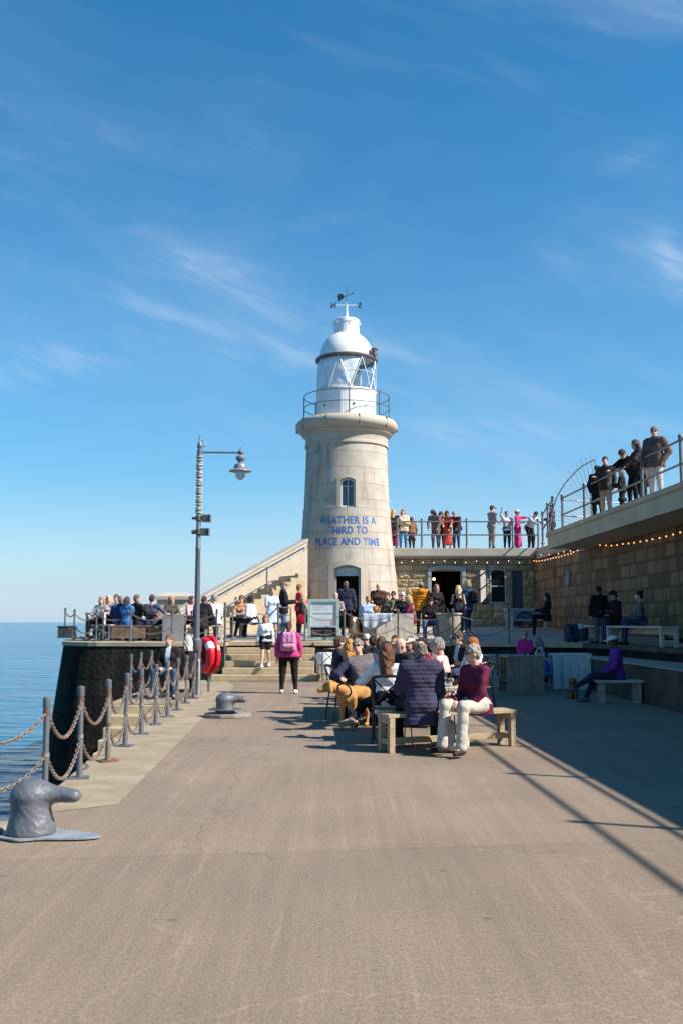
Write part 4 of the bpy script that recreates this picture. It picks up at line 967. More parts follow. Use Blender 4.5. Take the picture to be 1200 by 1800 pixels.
# lantern
LR = 1.165
m = MB(); m.lathe([(LR, 9.55), (LR, 10.66), (LR + .03, 10.68), (LR + .03, 10.76), (LR - .02, 10.77), (.3, 10.77)], 80); m.build('lantern_base', WHITE_PAINT, lh)
m = MB()
for z, q in ((9.58, 1), (10.62, 1)): m.lathe([(LR + .004, z), (LR + .014, z + .005), (LR + .014, z + .035), (LR + .004, z + .04)], 80, cap=False)
for a in (-10, 60, 130, 200, 270): m.bar((LR * math.sin(R(a)), -LR * math.cos(R(a)), 9.6), (LR * math.sin(R(a)), -LR * math.cos(R(a)), 10.64), .09, .02, (math.sin(R(a)), -math.cos(R(a)), 0))
m.build('lantern_trim', WHITE_PAINT, lh)
for a, z in ((-47, 10.08), (14, 10.08)): m = MB(); m.ball((LR * math.sin(R(a)), -LR * math.cos(R(a)), z), .05, 8); m.build('vent_knob', METAL_DARK, lh)
pt = lambda a, z, r=LR: (r * math.sin(R(a)), -r * math.cos(R(a)), z)
zb, zt_ = 10.77, 12.0
m = MB(); NB = 60
vs = []; fs = []
for i in range(NB + 1):                   # blind white panels round the landward side, ending on a slanting bar
    for j in range(7):
        z = zb + (zt_ - zb) * j / 6; a1 = 8 + 23 * j / 6; a0 = -212; a = a0 + (a1 - a0) * i / NB; vs.append(pt(a, z, LR - .035))
for i in range(NB):
    for j in range(6): q = i * 7 + j; fs.append((q, q + 7, q + 8, q + 1))
m.add(vs, fs, True); o = m.build('blind_panel', mat('lantern_blind_white', (.74, .77, .78), .25), lh); sd = o.modifiers.new('solid', 'SOLIDIFY'); sd.thickness = .02
m = MB(); vs = [pt(a, z, LR - .012) for a in range(6, 190, 6) for z in (zb, zt_)]; k = len(vs) // 2
m.add(vs, [(2 * i, 2 * i + 2, 2 * i + 3, 2 * i + 1) for i in range(k - 1)], True); gl = bpy.data.materials.new('lantern_glass'); gl.use_nodes = True
nt, N, L, b = nodes(gl); gs = N.new('ShaderNodeBsdfGlossy'); gs.inputs['Roughness'].default_value = .03; tr = N.new('ShaderNodeBsdfTransparent'); tr.inputs[0].default_value = (.92, .94, .95, 1); mx = N.new('ShaderNodeMixShader'); mx.inputs[0].default_value = .10
L.new(tr.outputs[0], mx.inputs[1]); L.new(gs.outputs[0], mx.inputs[2]); L.new(mx.outputs[0], N['Material Output'].inputs[0])
m.build('lantern_glass', gl, lh)
m = MB()
for k in range(8):
    b0 = 8 + 45 * k
    for a0, a1 in ((b0, b0 + 22.5), (b0, b0 - 22.5)):
        m.tube([pt(a0 + (a1 - a0) * i / 6, zb + (zt_ - zb) * i / 6, LR + .004) for i in range(7)], .017, 6)
m.tube([pt(5 * i, zb + .68, LR - .01) for i in range(72)], .008, 5, closed=True)
m.build('astragal', WHITE_PAINT, lh)
m = MB(); m.lathe([(.26, 10.77), (.26, 11.1), (.2, 11.12)], 20); m.lathe([(.21, 11.12), (.27, 11.3), (.27, 11.55), (.2, 11.7), (.05, 11.72)], 20); m.build('lamp', mat('lens_grey', (.35, .38, .40), .2), lh)
m = MB(); m.lathe([(LR - .04, 11.98), (1.235, 12.03), (1.25, 12.06), (1.245, 12.11), (1.18, 12.13), (1.10, 12.17), (1.10, 11.99), (LR - .04, 11.98)], 80, cap=False); tt = pt(62, 12.25, 1.24)
m.lathe([(.12, 12.14), (.12, 12.36), (.15, 12.37), (.15, 12.42), (.05, 12.45)], 14, c=(tt[0], tt[1] , 0)); m.build('lantern_eave', mat('brown_eave_paint', (.13, .10, .085), .6, 0, .3, 8), lh)
dm = [(1.19, 12.13), (1.10, 12.15)] + [(1.08 * math.sqrt(1 - (.885 * f / 16) ** 2), 12.16 + 1.0 * f / 16) for f in range(17)] + [(.48, 13.17)]
m = MB(); m.lathe(dm, 80, cap=False); m.build('dome', WHITE_PAINT, lh)
m = MB(); m.lathe([(.50, 12.93), (.525, 12.95), (.525, 12.99), (.505, 13.0), (.505, 13.34), (.53, 13.36), (.53, 13.48), (.50, 13.51), (.12, 13.54)], 48)
for k in range(6):
    a = R(60 * k + 20); m.tube([(.5 * math.sin(a), -.5 * math.cos(a), 13.38), (.56 * math.sin(a), -.56 * math.cos(a), 13.38), (.57 * math.sin(a), -.57 * math.cos(a), 13.30)], .012, 5)
o = m.build('chimney_cowl', WHITE_PAINT, lh); o.scale.z = 1.05; o.location.z = 13.15 - 12.93 * 1.05
v_ = MB(); v_.lathe([(.13, 13.52), (.075, 13.62), (.05, 13.8), (.042, 14.1), (.02, 14.12)], 14); v_.tube([(-.42, 0, 14.1), (.42, 0, 14.1)], .017, 6); v_.tube([(0, -.42, 14.1), (0, .42, 14.1)], .014, 6)
vo = v_.build('weather_vane', WHITE_PAINT, lh); vo.scale.z = 1.05; vo.location.z = 13.79 - 13.52 * 1.05
m = MB(); m.tube([(0, 0, 14.1), (0, 0, 14.9)], .012, 6); m.tube([(-.12, 0, 14.42), (.27, .05, 14.60)], .014, 6); m.ball((.27, .05, 14.60), .03, 8)
m.prism_y([(-.36, 14.44), (-.30, 14.56), (-.18, 14.55), (-.10, 14.48), (-.12, 14.38), (-.20, 14.32), (-.34, 14.22), (-.33, 14.32)], -.012, .012); m.build('vane_arrow', METAL_DARK, vo)
def text_mesh(txt, size, ext=.01, off=0.0):
    cu = bpy.data.curves.new('t', 'FONT'); cu.body = txt; cu.size = size; cu.extrude = ext; cu.offset = off; cu.align_x = 'CENTER'; cu.space_character = 1.07
    o = bpy.data.objects.new('t', cu); C.objects.link(o); dg = bpy.context.evaluated_depsgraph_get(); dg.update()
    me = bpy.data.meshes.new_from_object(o.evaluated_get(dg)); bpy.data.objects.remove(o); bpy.data.curves.remove(cu); return me
for ch, x in (('N', -.53), ('S', .53)):       # read from the seaward side, so mirrored from the pier
    me = text_mesh(ch, .30, .012, .008)
    for v in me.vertices: v.co = Vector((-v.co.x + x, -v.co.z, v.co.y + 13.99))
    me.name = 'vane_letter'; me.materials.append(METAL_DARK); new_obj('vane_letter', me, vo)
# the painted inscription, bent round the shaft
BLUE = mat('inscription_blue', (.03, .125, .34), .6, 0, .3, 14)
for txt, y0, y1, x0, x1 in (('WEATHER IS A', 907, 920.5, 561.5, 660), ('THIRD TO', 925, 938.5, 577, 645), ('PLACE AND TIME', 945, 958.5, 554.5, 666)):
    me = text_mesh(txt, .4, 0.0, .007); xsn = [v.co.x for v in me.vertices]; ysn = [v.co.y for v in me.vertices]
    zt0, zt1 = at(609, y1, 36.4).z, at(609, y0, 36.4).z; rr_ = rad((zt0 + zt1) / 2)
    a0 = math.asin((at(x0, y0, 36.6).x - LX) / rr_); a1 = math.asin((at(x1, y0, 36.6).x - LX) / rr_)
    for v in me.vertices:
        a = a0 + (a1 - a0) * (v.co.x - min(xsn)) / (max(xsn) - min(xsn)); z = zt0 + (zt1 - zt0) * (v.co.y - min(ysn)) / (max(ysn) - min(ysn)); r_ = rad(z) + .008
        v.co = Vector((r_ * math.sin(a), -r_ * math.cos(a), z))
    me.name = 'inscription'; me.materials.append(BLUE); new_obj('inscription', me, lh)

# ------------------------------------------------------------------ outside staircase climbing behind the tower
SA, SB = Vector((at(351, 1052, 33.6).x, 33.6)), Vector((at(530, 953, 36.35).x, 36.35)); sd_ = (SB - SA); SLEN = sd_.length; SRZ = math.atan2(sd_.y, sd_.x)
sz0 = TZ(33.6); st = thing('tower_staircase', 'stone staircase climbing beside a sloping sunlit parapet, left of the tower', 'staircase', (SA.x, SA.y, sz0), SRZ)
zt0, zt1 = at(351, 1052, 33.6).z - sz0, at(530, 953, 36.35).z - sz0; sl = (zt1 - zt0) / SLEN
zz = lambda u, d=0.0: zt0 - .98 + sl * u + d             # the line of the step noses
rise = .158; run = rise / sl; SEND = 3.55; SW = .95
u0 = -(zt0 - .98) / sl; nst = int((SEND - u0) / run) + 1
STAIR = mat('stair_stone', (.40, .325, .225), .85, 0, .15, 3, .3, 40)
m = MB()
for k in range(nst):
    ua = u0 + k * run; m.box(((ua + SEND + .3) / 2, -SW / 2, rise * (k + .5)), (SEND + .3 - ua, SW, rise - .002))
m.build('step_block', STAIR, st, bevel=.015)
m = MB(); m.prism_y([(u0 - .5, 0), (SLEN + .3, 0), (SLEN + .3, zz(SLEN + .3, .98 - .10)), (u0 - .5, zz(u0 - .5, .98 - .10))], .002, .36); m.build('parapet', STONE, st)
m = MB(); m.prism_y([(u0 - .55, zz(u0 - .55, .88)), (SLEN + .3, zz(SLEN + .3, .88)), (SLEN + .3, zz(SLEN + .3, .985)), (u0 - .55, zz(u0 - .55, .985))], -.05, .42); m.build('parapet_coping', CONC, st, bevel=.02)
m = MB()
for k in range(nst): ua = u0 + k * run; m.box((ua + run / 2, -SW - .09, (rise * (k + 1) + .06) / 2), (run - .003, .178, rise * (k + 1) + .06))
m.build('stair_string', STEP_STONE, st)
m = MB()
for d in (.92, .50): m.tube([(u, -SW - .09, zz(u, d)) for u in (u0 - .1, SEND + .1)], .022, 8)
for u in (u0 + .05, u0 + 2.5): m.tube([(u, -SW - .09, zz(u, -.02)), (u, -SW - .09, zz(u, 1.0))], .03, 8); m.ball((u, -SW - .09, zz(u, 1.02)), .05, 8)
m.build('stair_railing', METAL_GREY, st)
m = MB(); m.tube([(u, -.12, zz(u, .80)) for u in (u0 - .4, SLEN + .2)], .022, 8)
for i in range(8): u = u0 + .2 + i * .68; m.tube([(u, .0, zz(u, .64)), (u, -.12, zz(u, .66)), (u, -.12, zz(u, .80))], .012, 6)
m.build('wall_handrail', METAL_GREY, st)
pl = thing('stone_plinth', 'square stone block with a shallow pyramid cap at the sea end of the terrace', 'plinth', (at(307, 1060, 34).x, 34, TZ(34)))
m = MB(); zt = at(300, 1054, 34).z - TZ(34); wd = (342 - 275) * 34 / 1700 / 2; m.box((0, .6, zt / 2), (2 * wd - .1, 1.2, zt)); m.build('block', STONE, pl, bevel=.02)
m = MB(); m.lathe([(wd * 1.414, zt), (wd * 1.414, zt + .12), (wd * .7, zt + .26), (.01, zt + .27)], 4, smooth=False); o = m.build('cap', CONC, pl, loc=(0, .6, 0), rz=R(45))
# ------------------------------------------------------------------ chain fences
POST_M = METAL_GREY
def post_tree(label, loc, group, rusty=False, h=.92, lean=(0, 0)):
    t = thing('fence_post', label, 'post', loc, rnd.uniform(0, 3), group); t.rotation_euler[0], t.rotation_euler[1] = lean
    m = MB(); m.tube([(0, 0, 0), (0, 0, h)], .027, 12); m.tube([(0, 0, 0), (0, 0, .16)], .033, 12); m.build('shaft', mat('rust_stained_iron', (.17, .125, .085), .7, .2, .3, 9, .2, 50, col2=(.20, .20, .20)) if rusty else POST_M, t)
    m = MB(); m.tube([(0, 0, h - .10), (0, 0, h - .085), (0, 0, h + .0), (0, 0, h + .012)], [.03, .035, .035, .018], 12); m.build('cap', METAL_GREY, t)
    for z in (h - .13, .42): m = MB(); m.tube([(0, 0, z - .018), (0, 0, z + .018)], .034, 12); m.build('ring_collar', RUST_BROWN if rnd.random() < .35 or rusty else RUST, t)
    m = MB(); m.box((0, 0, .008), (.2, .16, .016)); m.build('base_plate', RUST_BROWN if rusty else METAL_GREY, t)
    return t
_link = {}
def link_geo():
    pts = []
    for i in range(12):
        a = 2 * math.pi * i / 12; x = .0145 * math.sin(a); z = .010 * math.cos(a) + (.014 if math.cos(a) > 0.01 else -.015 if math.cos(a) < -.01 else 0)
        pts.append(Vector((x, 0, z)))
    m = MB(); m.tube(pts, .0050, 6, closed=True); return m.v, m.f
LV, LF = link_geo()
def chain(label, a, b, group, sag=.28, step=.039, scale=1.0, matl=RUST):
    a, b = Vector(a), Vector(b); n = max(6, int(((b - a).length * 1.14) / (step * scale))); m = MB()
    f = lambda t: a.lerp(b, t) - Vector((0, 0, 4 * sag * t * (1 - t)))
    for i in range(n):
        t = (i + .5) / n; p = f(t); d = (f(t + .02) - f(t - .02)).normalized()
        q = d.to_track_quat('Z', 'Y').to_matrix() @ Matrix.Rotation(R(45 + 90 * (i % 2)), 3, 'Z')
        m.add([p + q @ (Vector(v) * scale) for v in LV], LF, True)
    o = m.build('chain', matl, None, fix=False); return tag(o, label, 'chain', group)
ORD = ['first', 'second', 'third', 'fourth', 'fifth', 'sixth', 'seventh', 'eighth', 'ninth', 'tenth', 'eleventh']
qpix = [(140, 1370), (190, 1340), (220, 1313), (249, 1292), (274, 1275), (295, 1261), (312, 1249), (327, 1237), (341, 1228)]
qp = [Vector((-2.61, 8.75, .012))] + [gnd(*p) for p in qpix]
posts_q = [Vector((-3.05, 7.75, .012))] + qp
post_tree('grey chain fence post on the quay corbel just outside the left frame edge', (-3.05, 7.75, .005), 'chain fence posts along the quay edge')
for i, p in enumerate(qp):
    rusty = i == 2
    post_tree(('rust streaked brown' if rusty else 'grey iron') + ' chain fence post on the quay edge, %s one beyond the near bollard' % ORD[i], (p.x, p.y, .012), 'chain fence posts along the quay edge', rusty, lean=(rnd.uniform(-.012, .012), rnd.uniform(-.025, .012)))
for i, (a, b) in enumerate(zip(posts_q, posts_q[1:])):
    for z, nm in ((.80, 'upper'), (.42, 'lower')):
        where = 'from the frame edge to the first quay post' if i == 0 else 'between the %s and %s quay posts' % (ORD[i - 1], ORD[i])
        chain('%s rusty chain sagging %s' % (nm, where), a + Vector((0, 0, z)), b + Vector((0, 0, z)), 'chains of the quay fence', .30 if i else .22)
fp = [(-4.38, 20.4), (-4.42, 21.6), (-4.46, 23.0), (-4.5, 24.6)]
for i, (x, y) in enumerate(fp):
    post_tree('grey chain post on the outer landing edge, %s back from the water steps' % ORD[i], (x, y, .006), 'chain fence posts on the landing')
    if i:
        for z, nm in ((.80, 'upper'), (.42, 'lower')): chain('%s chain on the landing between the %s and %s outer posts' % (nm, ORD[i - 1], ORD[i]), (fp[i - 1][0], fp[i - 1][1], z), (x, y, z), 'chains of the landing fence', .26)
# bastion and terrace edge
bp_ = []
for px, Y in ((114.6, 31.0), (131, 29.3), (170, 28.0), (230, 27.65), (303, 27.55), (381, 27.55)): bp_.append(Vector((at(px, 1100, Y).x, Y, TZ(Y))))
for i, p in enumerate(bp_):
    post_tree('grey fence post on the round bastion edge, %s from the sea end' % ORD[i], p, 'fence posts on the bastion')
    if i:
        for z, nm in ((.80, 'upper'), (.42, 'lower')): chain('%s chain on the bastion between the %s and %s posts from the sea' % (nm, ORD[i - 1], ORD[i]), bp_[i - 1] + Vector((0, 0, z)), p + Vector((0, 0, z)), 'chains of the bastion fence', .20 if i > 1 else .12, .055, 1.3)
tp_ = []
for px, Y in ((536, 28.35), (605, 28.3), (699, 28.15), (795, 27.3), (893, 25.3)): tp_.append(Vector((at(px, 1100, Y).x, Y, TZ(Y))))
for i, p in enumerate(tp_):
    post_tree('slim dark fence post on the terrace front edge, %s to the right of the steps' % ORD[i], p, 'fence posts on the terrace front')
    if i:
        for z, nm in ((.84, 'upper'), (.42, 'lower')): chain('%s chain on the terrace front between the %s and %s posts' % (nm, ORD[i - 1], ORD[i]), tp_[i - 1] + Vector((0, 0, z)), p + Vector((0, 0, z)), 'chains of the terrace front', .24, .055, 1.2)

# ------------------------------------------------------------------ mooring bollards
def bollard(label, loc, rz, pad=True, s=1.0):
    t = thing('mooring_bollard', label, 'bollard', loc, rz, 'mooring bollards')
    S = Solid()
    S.cone((0, 0, -.02), (-.01, 0, .32), .168 * s, .158 * s, .04); S.ell((-.015, 0, .335), (.155, .155, .105), .04); S.cone((.06, 0, .36), (.345, 0, .335), .085, .058, .07)
    S.cone((0, 0, -.06), (0, 0, .0), .24 * s, .19 * s, .07)
    S.noise(.0018, 34, 2); S.plane((0, 0, .012), (0, 0, -1))
    po_ = solid_obj('post', S, .011, GREY_PAINT, t); po_.scale = (.93, .93, .86)
    m = MB()
    if pad:
        m.prism([(.36 * math.cos(R(30 * i)) * (1.25 if math.cos(R(30 * i)) > 0 else 1.0), .33 * math.sin(R(30 * i))) for i in range(12)], .0, .06); m.build('stone_pad', mat('stained_pad', (.28, .20, .13), .85, 0, .3, 6, .3, 40, col2=(.24, .235, .225)), t, bevel=.01)
        m = MB(); m.prism([(.29 * math.cos(R(24 * i)), .27 * math.sin(R(24 * i))) for i in range(15)], .061, .075); m.build('base_flange', GREY_PAINT, t)
        t.children[0].location.z = .06
    else:
        pts = []
        for i in range(36):
            a = R(10 * i); rr = .235 + .02 * math.sin(3 * a + 1) + .015 * math.sin(7 * a); ex = .34 * max(0, math.cos(a - R(-18))) ** 3
            pts.append(((rr + ex) * math.cos(a), (rr * .92) * math.sin(a) - .25 * ex * .3))
        m.prism(pts, .0, .012); m.build('base_plate', mat('bollard_plate_paint', (.24, .255, .27), .45, 0, .15, 5, .3, 25), t)
    return t
g = gnd(46, 1476); bollard('large smooth grey mooring bollard with a horn, near the camera at the quay edge', (g.x, g.y + .12, 0.012), R(-4), False)
g = gnd(394, 1262); bollard('smaller looking grey mooring bollard on a round stone pad, beyond the first', (g.x, g.y + .15, 0.004), R(-6))

# ------------------------------------------------------------------ lamp post
LPY = 21.8; lx = at(345, 1180, LPY).x; lt = at(352, 765, LPY).z
t = thing('street_lamp', 'tall grey lamp post with a side arm and lantern, wound with a light cord', 'street lamp', (lx, LPY, 0))
m = MB(); m.lathe([(.14, 0), (.14, .04), (.105, .06), (.10, .95), (.115, .98), (.115, 1.20), (.07, 1.25), (.066, 1.6), (.055, 3.2), (.06, 3.22), (.06, 3.28), (.052, 3.3), (.047, lt - .55)], 20); m.build('pole', METAL_GREY, t)
m = MB(); m.lathe([(.047, lt - .55), (.06, lt - .54), (.06, lt - .34), (.04, lt - .32), (.065, lt - .26), (.05, lt - .2), (.02, lt - .16), (.012, lt)], 16); m.build('finial', METAL_GREY, t)
zl = at(380, 795, LPY).z; xa = at(423, 797, LPY).x - lx
m = MB(); m.tube([(0, 0, zl), (xa + .07, 0, zl - .01)], .022, 10); m.tube([(.03, 0, zl + .28), (.09, 0, zl + .26), (.14, 0, zl + .15), (.05, 0, zl + .13)], .014, 6); m.ball((xa, 0, zl), .06, 10); m.tube([(xa, 0, zl - .06), (xa, 0, zl + .13)], [.03, .008], 8); m.build('arm', METAL_GREY, t)
m = MB(); m.lathe([(.03, zl - .06), (.09, zl - .09), (.11, zl - .12), (.10, zl - .17), (.06, zl - .20), (.055, zl - .25), (.12, zl - .28), (.145, zl - .33), (.145, zl - .38), (.255, zl - .43), (.26, zl - .445), (.14, zl - .42)], 28, c=(xa, 0, 0)); m.build('lamp_shade', mat('lamp_shade_paint', (.20, .20, .215), .5, .2, .15, 9), t)
m = MB(); m.lathe([(.125, zl - .42), (.125, zl - .47), (.11, zl - .56), (.07, zl - .62), (.02, zl - .645)], 24, c=(xa, 0, 0)); m.build('globe', mat('frosted_glass', (.62, .64, .62), .25, 0, .05, 4), t)
m = MB(); n = 300; z0, z1 = at(350, 905, LPY).z, at(352, 800, LPY).z
m.tube([(.062 * math.cos(R(26 * i)) * 1.0, .062 * math.sin(R(26 * i)), z0 + (z1 - z0) * i / n + .015 * math.sin(i * .31)) for i in range(n)], .017, 5); m.build('light_cord', mat('pale_cord', (.50, .42, .33), .7, 0, .3, 12), t)
for i, (py, q) in enumerate(((911, .03), (935, 0))):
    z = at(350, py, LPY).z; m = MB(); m.box((.16 - .03 * i, .02, z), (.17, .16, .16)); m.box((.26 - .03 * i, .02, z), (.02, .20, .18)); m.tube([(-.15, 0, z), (.1, 0, z)], .03 if i == 0 else .05, 8); m.tube([(0, 0, z - .05), (0, 0, z + .05)], .075, 12); m.build('floodlight', mat('floodlight_case', (.09, .085, .08), .5, .2, .3, 10), t, bevel=.008)

# pipe hoop beside the bench and the red lifebuoy
t = thing('pipe_barrier', 'bent pale pipe hoop beside the landing bench and the lamp post', 'barrier', (0, 0, 0)); a, b = gnd(300, 1218), gnd(349, 1222); t.location = a
d = b - a; m = MB(); m.tube([(0, 0, 0), (d.x * .12, d.y * .12, .72), (d.x * .18, d.y * .18, .80), (d.x * .26, d.y * .26, .83), (d.x * .9, d.y * .9, .81), (d.x * .98, d.y * .98, .77), (d.x, d.y, .7), (d.x, d.y, 0)], .026, 10); m.build('hoop', mat('pale_galvanised', (.42, .42, .42), .45, .4, .12, 8), t)
m = MB(); m.tube([(d.x * .1, d.y * .1, .42), (d.x, d.y, .42)], .018, 8); m.build('cross_rail', METAL_GREY, t)
LBY = 22.6; c_ = at(364, 1151, LBY)
t = thing('lifebuoy', 'round red lifebuoy with white bands in its red holder, right of the lamp post', 'lifebuoy', (c_.x, LBY, 0), R(-52))
REDP = mat('lifebuoy_red', (.62, .012, .022), .38, 0, .12, 4, .05, 30)
m = MB(); m.tube([(0, .06, 0), (0, .06, c_.z + .1)], .03, 8); m.build('post', METAL_GREY, t)
zc = c_.z
def ring(a0, a1, r, RR=.32, y=0): return [(RR * math.cos(R(a0 + (a1 - a0) * i / 10)), y, zc + RR * math.sin(R(a0 + (a1 - a0) * i / 10))) for i in range(11)]
m = MB(); m.tube([(.30 * math.cos(R(10 * i)), -.06, zc + .31 * math.sin(R(10 * i))) for i in range(36)], .10, 14, closed=True); m.build('ring', REDP, t)
m = MB()
for a_ in (150, 210, 25): m.tube(ring(a_, a_ + 26, 0, .305, -.06), .104, 14)
m.build('white_band', WHITE_PAINT, t)
m = MB(); m.prism_y([(.44 * math.cos(R(15 * i)), zc + .45 * math.sin(R(15 * i))) for i in range(24)], .02, .12); m.build('holder_back', REDP, t, bevel=.02)

# ------------------------------------------------------------------ railings on the promenade and the roof
def railing(label, pts, hs=(.55, 1.08), ball=True, group=None, r=.028):
    pts = [Vector(p) for p in pts]; o = pts[0]; t = thing('railing', label, 'railing', o, 0, group)
    for p in pts:
        q = p - o; m = MB(); m.lathe([(.075, 0), (.075, .03), (.05, .06), (.042, .12), (.036, hs[1] - .06)], 12, c=q)
        for h in hs: m.ball(q + Vector((0, 0, h)), .058, 10)
        m.ball(q + Vector((0, 0, hs[1] + .085)), .055, 10); m.tube([q + Vector((0, 0, hs[1])), q + Vector((0, 0, hs[1] + .06))], .022, 8)
        m.build('railing_post', POST_M, t)
    for h in hs:
        m = MB(); m.tube([p - o + Vector((0, 0, h)) for p in pts], r, 8); m.build('rail', POST_M, t)
    return t
railing('grey promenade railing with ball topped posts along the slab edge above the wall', [(xs(Y) + .45, Y, 4.47) for Y in [30.8 - 2.5 * k for k in range(14)]])
pts = [at(px, 960, BY - .05) for px in (654, 698, 741, 820, 901, 946)]
railing('grey railing with ball finials along the cafe roof edge', [(p.x, BY + .02, 4.50) for p in pts])
railing('short grey railing stepping from the roof corner up to the promenade slab', [(at(946, 940, BY).x + .12, BY - .15, 4.50), (at(953, 940, 35.6).x, 35.6, 4.47), (at(962, 925, 33).x, 33, 4.47), (xs(30.9) + .25, 31.3, 4.47)])
railing('inner grey railing crossing the promenade behind the spiked fan', [(xs(30.8) + .45 + .1, 31.2, 4.47), (xs(30.8) + 1.6, 31.6, 4.47), (xs(30.8) + 3.0, 32.1, 4.47)], r=.02)
# spiked iron fan
FY = 31.15
t = thing('spiked_fan', 'quarter circle iron fan of radiating spikes blocking the promenade edge', 'security fan', (xs(FY), FY, 4.3))
def Fp(zx, zy): p = at(930 + zx / 4.444, 740 + zy / 4.444, FY); return p - Vector((xs(FY), FY, 4.3))
m = MB(); m.tube([Fp(*q) for q in ((155, 880), (160, 830), (170, 740), (183, 685), (208, 605), (240, 545), (282, 482), (330, 428), (375, 380), (420, 345), (465, 322), (510, 302))], .022, 8); m.build('arc_bar', mat('fan_iron', (.14, .145, .16), .5, .3, .2, 10), t)
m = MB(); cfan = (545, 850)
for q in ((110, 750), (112, 705), (127, 660), (142, 612), (163, 570), (185, 528), (208, 486), (235, 448), (265, 408), (294, 375), (325, 343), (360, 315), (395, 290), (433, 280), (473, 258)):
    e = (q[0] + (cfan[0] - q[0]) * .78, q[1] + (cfan[1] - q[1]) * .78); m.tube([Fp(*q), Fp(*e)], [.007, .014], 5)
m.tube([Fp(510, 302), Fp(520, 560), Fp(505, 650)], .012, 6)
m.build('spikes', mat('fan_iron', (.14, .145, .16), .5, .3, .2, 10), t)
# the far pier wall beyond, and lights strung along the high wall
t = thing('festoon_lights', 'string of small warm lit bulbs hanging along the top of the high pier wall', 'string lights', (xw(30) - .06, 30, 3.5))
def wallpt(zx, zy):
    d = ray(900 + zx / 3.6, 740 + zy / 3.6); Y = 8.74 / (d.x / d.y + .032); k = Y / d.y; return Vector((d.x * k, Y, CAM_H + d.z * k)) - t.location
row = [(180, 847), (230, 845), (290, 840), (325, 828), (365, 822), (385, 830), (410, 820), (433, 800), (455, 803), (497, 783), (525, 782), (553, 785), (590, 787), (625, 788), (660, 785), (697, 778), (733, 775), (768, 770), (808, 763), (848, 757), (885, 748), (930, 740), (972, 730), (1015, 718), (1060, 705)]
row2 = [(105, 880), (135, 885), (150, 887), (168, 886), (186, 884), (204, 881), (222, 877), (240, 872), (257, 868), (274, 864), (292, 862), (310, 856), (330, 850), (350, 845), (370, 840)]
BULB = emit('festoon_bulb', (1, .40, .12), 1.1)
me_b = None
for rw in (row, row2):
    m = MB(); m.tube([wallpt(x, y - 5) for x, y in rw], .008, 5); m.build('cable', BLACK, t)
    for x, y in rw:
        if me_b is None: m = MB(); m.ball((0, 0, 0), .024, 8); bo = m.build('bulb', BULB, t); me_b = bo.data
        else: bo = new_obj('bulb', me_b, t)
        bo.location = wallpt(x, y)
t = thing('cafe_festoon', 'string of small unlit white bulbs under the cafe roof edge', 'string lights', (4, BY - .33, 4.0)); m = MB(); pts = [Vector((bx0 + .6 + i * .42, BY - .33, 4.02 - .07 * abs(math.sin(i * 1.05)))) - t.location for i in range(15)]
m.tube(pts, .008, 5); m.build('cable', BLACK, t); m = MB(); m.ball((0, 0, 0), .03, 8); bo = m.build('bulb', mat('white_bulb', (.75, .72, .65), .3), t); mb_ = bo.data; bo.location = pts[0] - Vector((0, 0, .04))
for p in pts[1:]: o = new_obj('bulb', mb_, t); o.location = p - Vector((0, 0, .04))
t = thing('wall_lamp', 'small grey oval bulkhead lamp fixed to the high wall', 'wall lamp', (xw(27.5) - .03, 27.5, 0)); dd = ray(999, 1017); Y = 8.8 / (dd.x / dd.y + .032); k = Y / dd.y; t.location = (dd.x * k, Y, CAM_H + dd.z * k)
m = MB(); m.ball((-.02, 0, 0), (.07, .14, .27), 14); m.build('cover', mat('bulkhead_grey', (.22, .24, .27), .5), t); m = MB(); m.box((.02, 0, 0), (.03, .26, .5)); m.build('back_plate', METAL_GREY, t, bevel=.01)

# ------------------------------------------------------------------ furniture
def wpal(i): return [WOOD_GREY, WOOD_PALE, WOOD_TAN][i]
def bench(label, a, b, h=.47, d=.36, wood=WOOD_TAN, group=None, stretcher=True, z=0.0, name='bench'):
    a, b = Vector((a[0], a[1], z)), Vector((b[0], b[1], z)); L_ = (b - a).length; rz = math.atan2((b - a).y, (b - a).x)
    t = thing(name, label, 'bench', a, rz, group)
    m = MB(); n = 2 if d < .5 else 4; w = d / n
    for k in range(n): m.box((L_ / 2, (k + .5) * w, h - .0225), (L_ + .02, w - .006, .045))
    m.build('seat', wood, t, bevel=.006)
    for x in (.045, L_ - .045):
        for y in (.045, d - .045):
            m = MB(); m.box((x, y, (h - .046) / 2), (.075, .075, h - .046)); m.build('leg', wood, t, bevel=.005)
        for z, q in ((h - .085, .075), (.13, .06)): m = MB(); m.box((x, d / 2, z), (.06, d - .18, q)); m.build('end_rail', wood, t, bevel=.004)
    if stretcher: m = MB(); m.box((L_ / 2, d / 2, .13), (L_ - .15, .05, .075)); m.build('stretcher', wood, t, bevel=.004)
    return t
a, b = gnd(684, 1325), gnd(908, 1312); bench('long tan wooden bench nearest the camera, seating a couple', a, b)
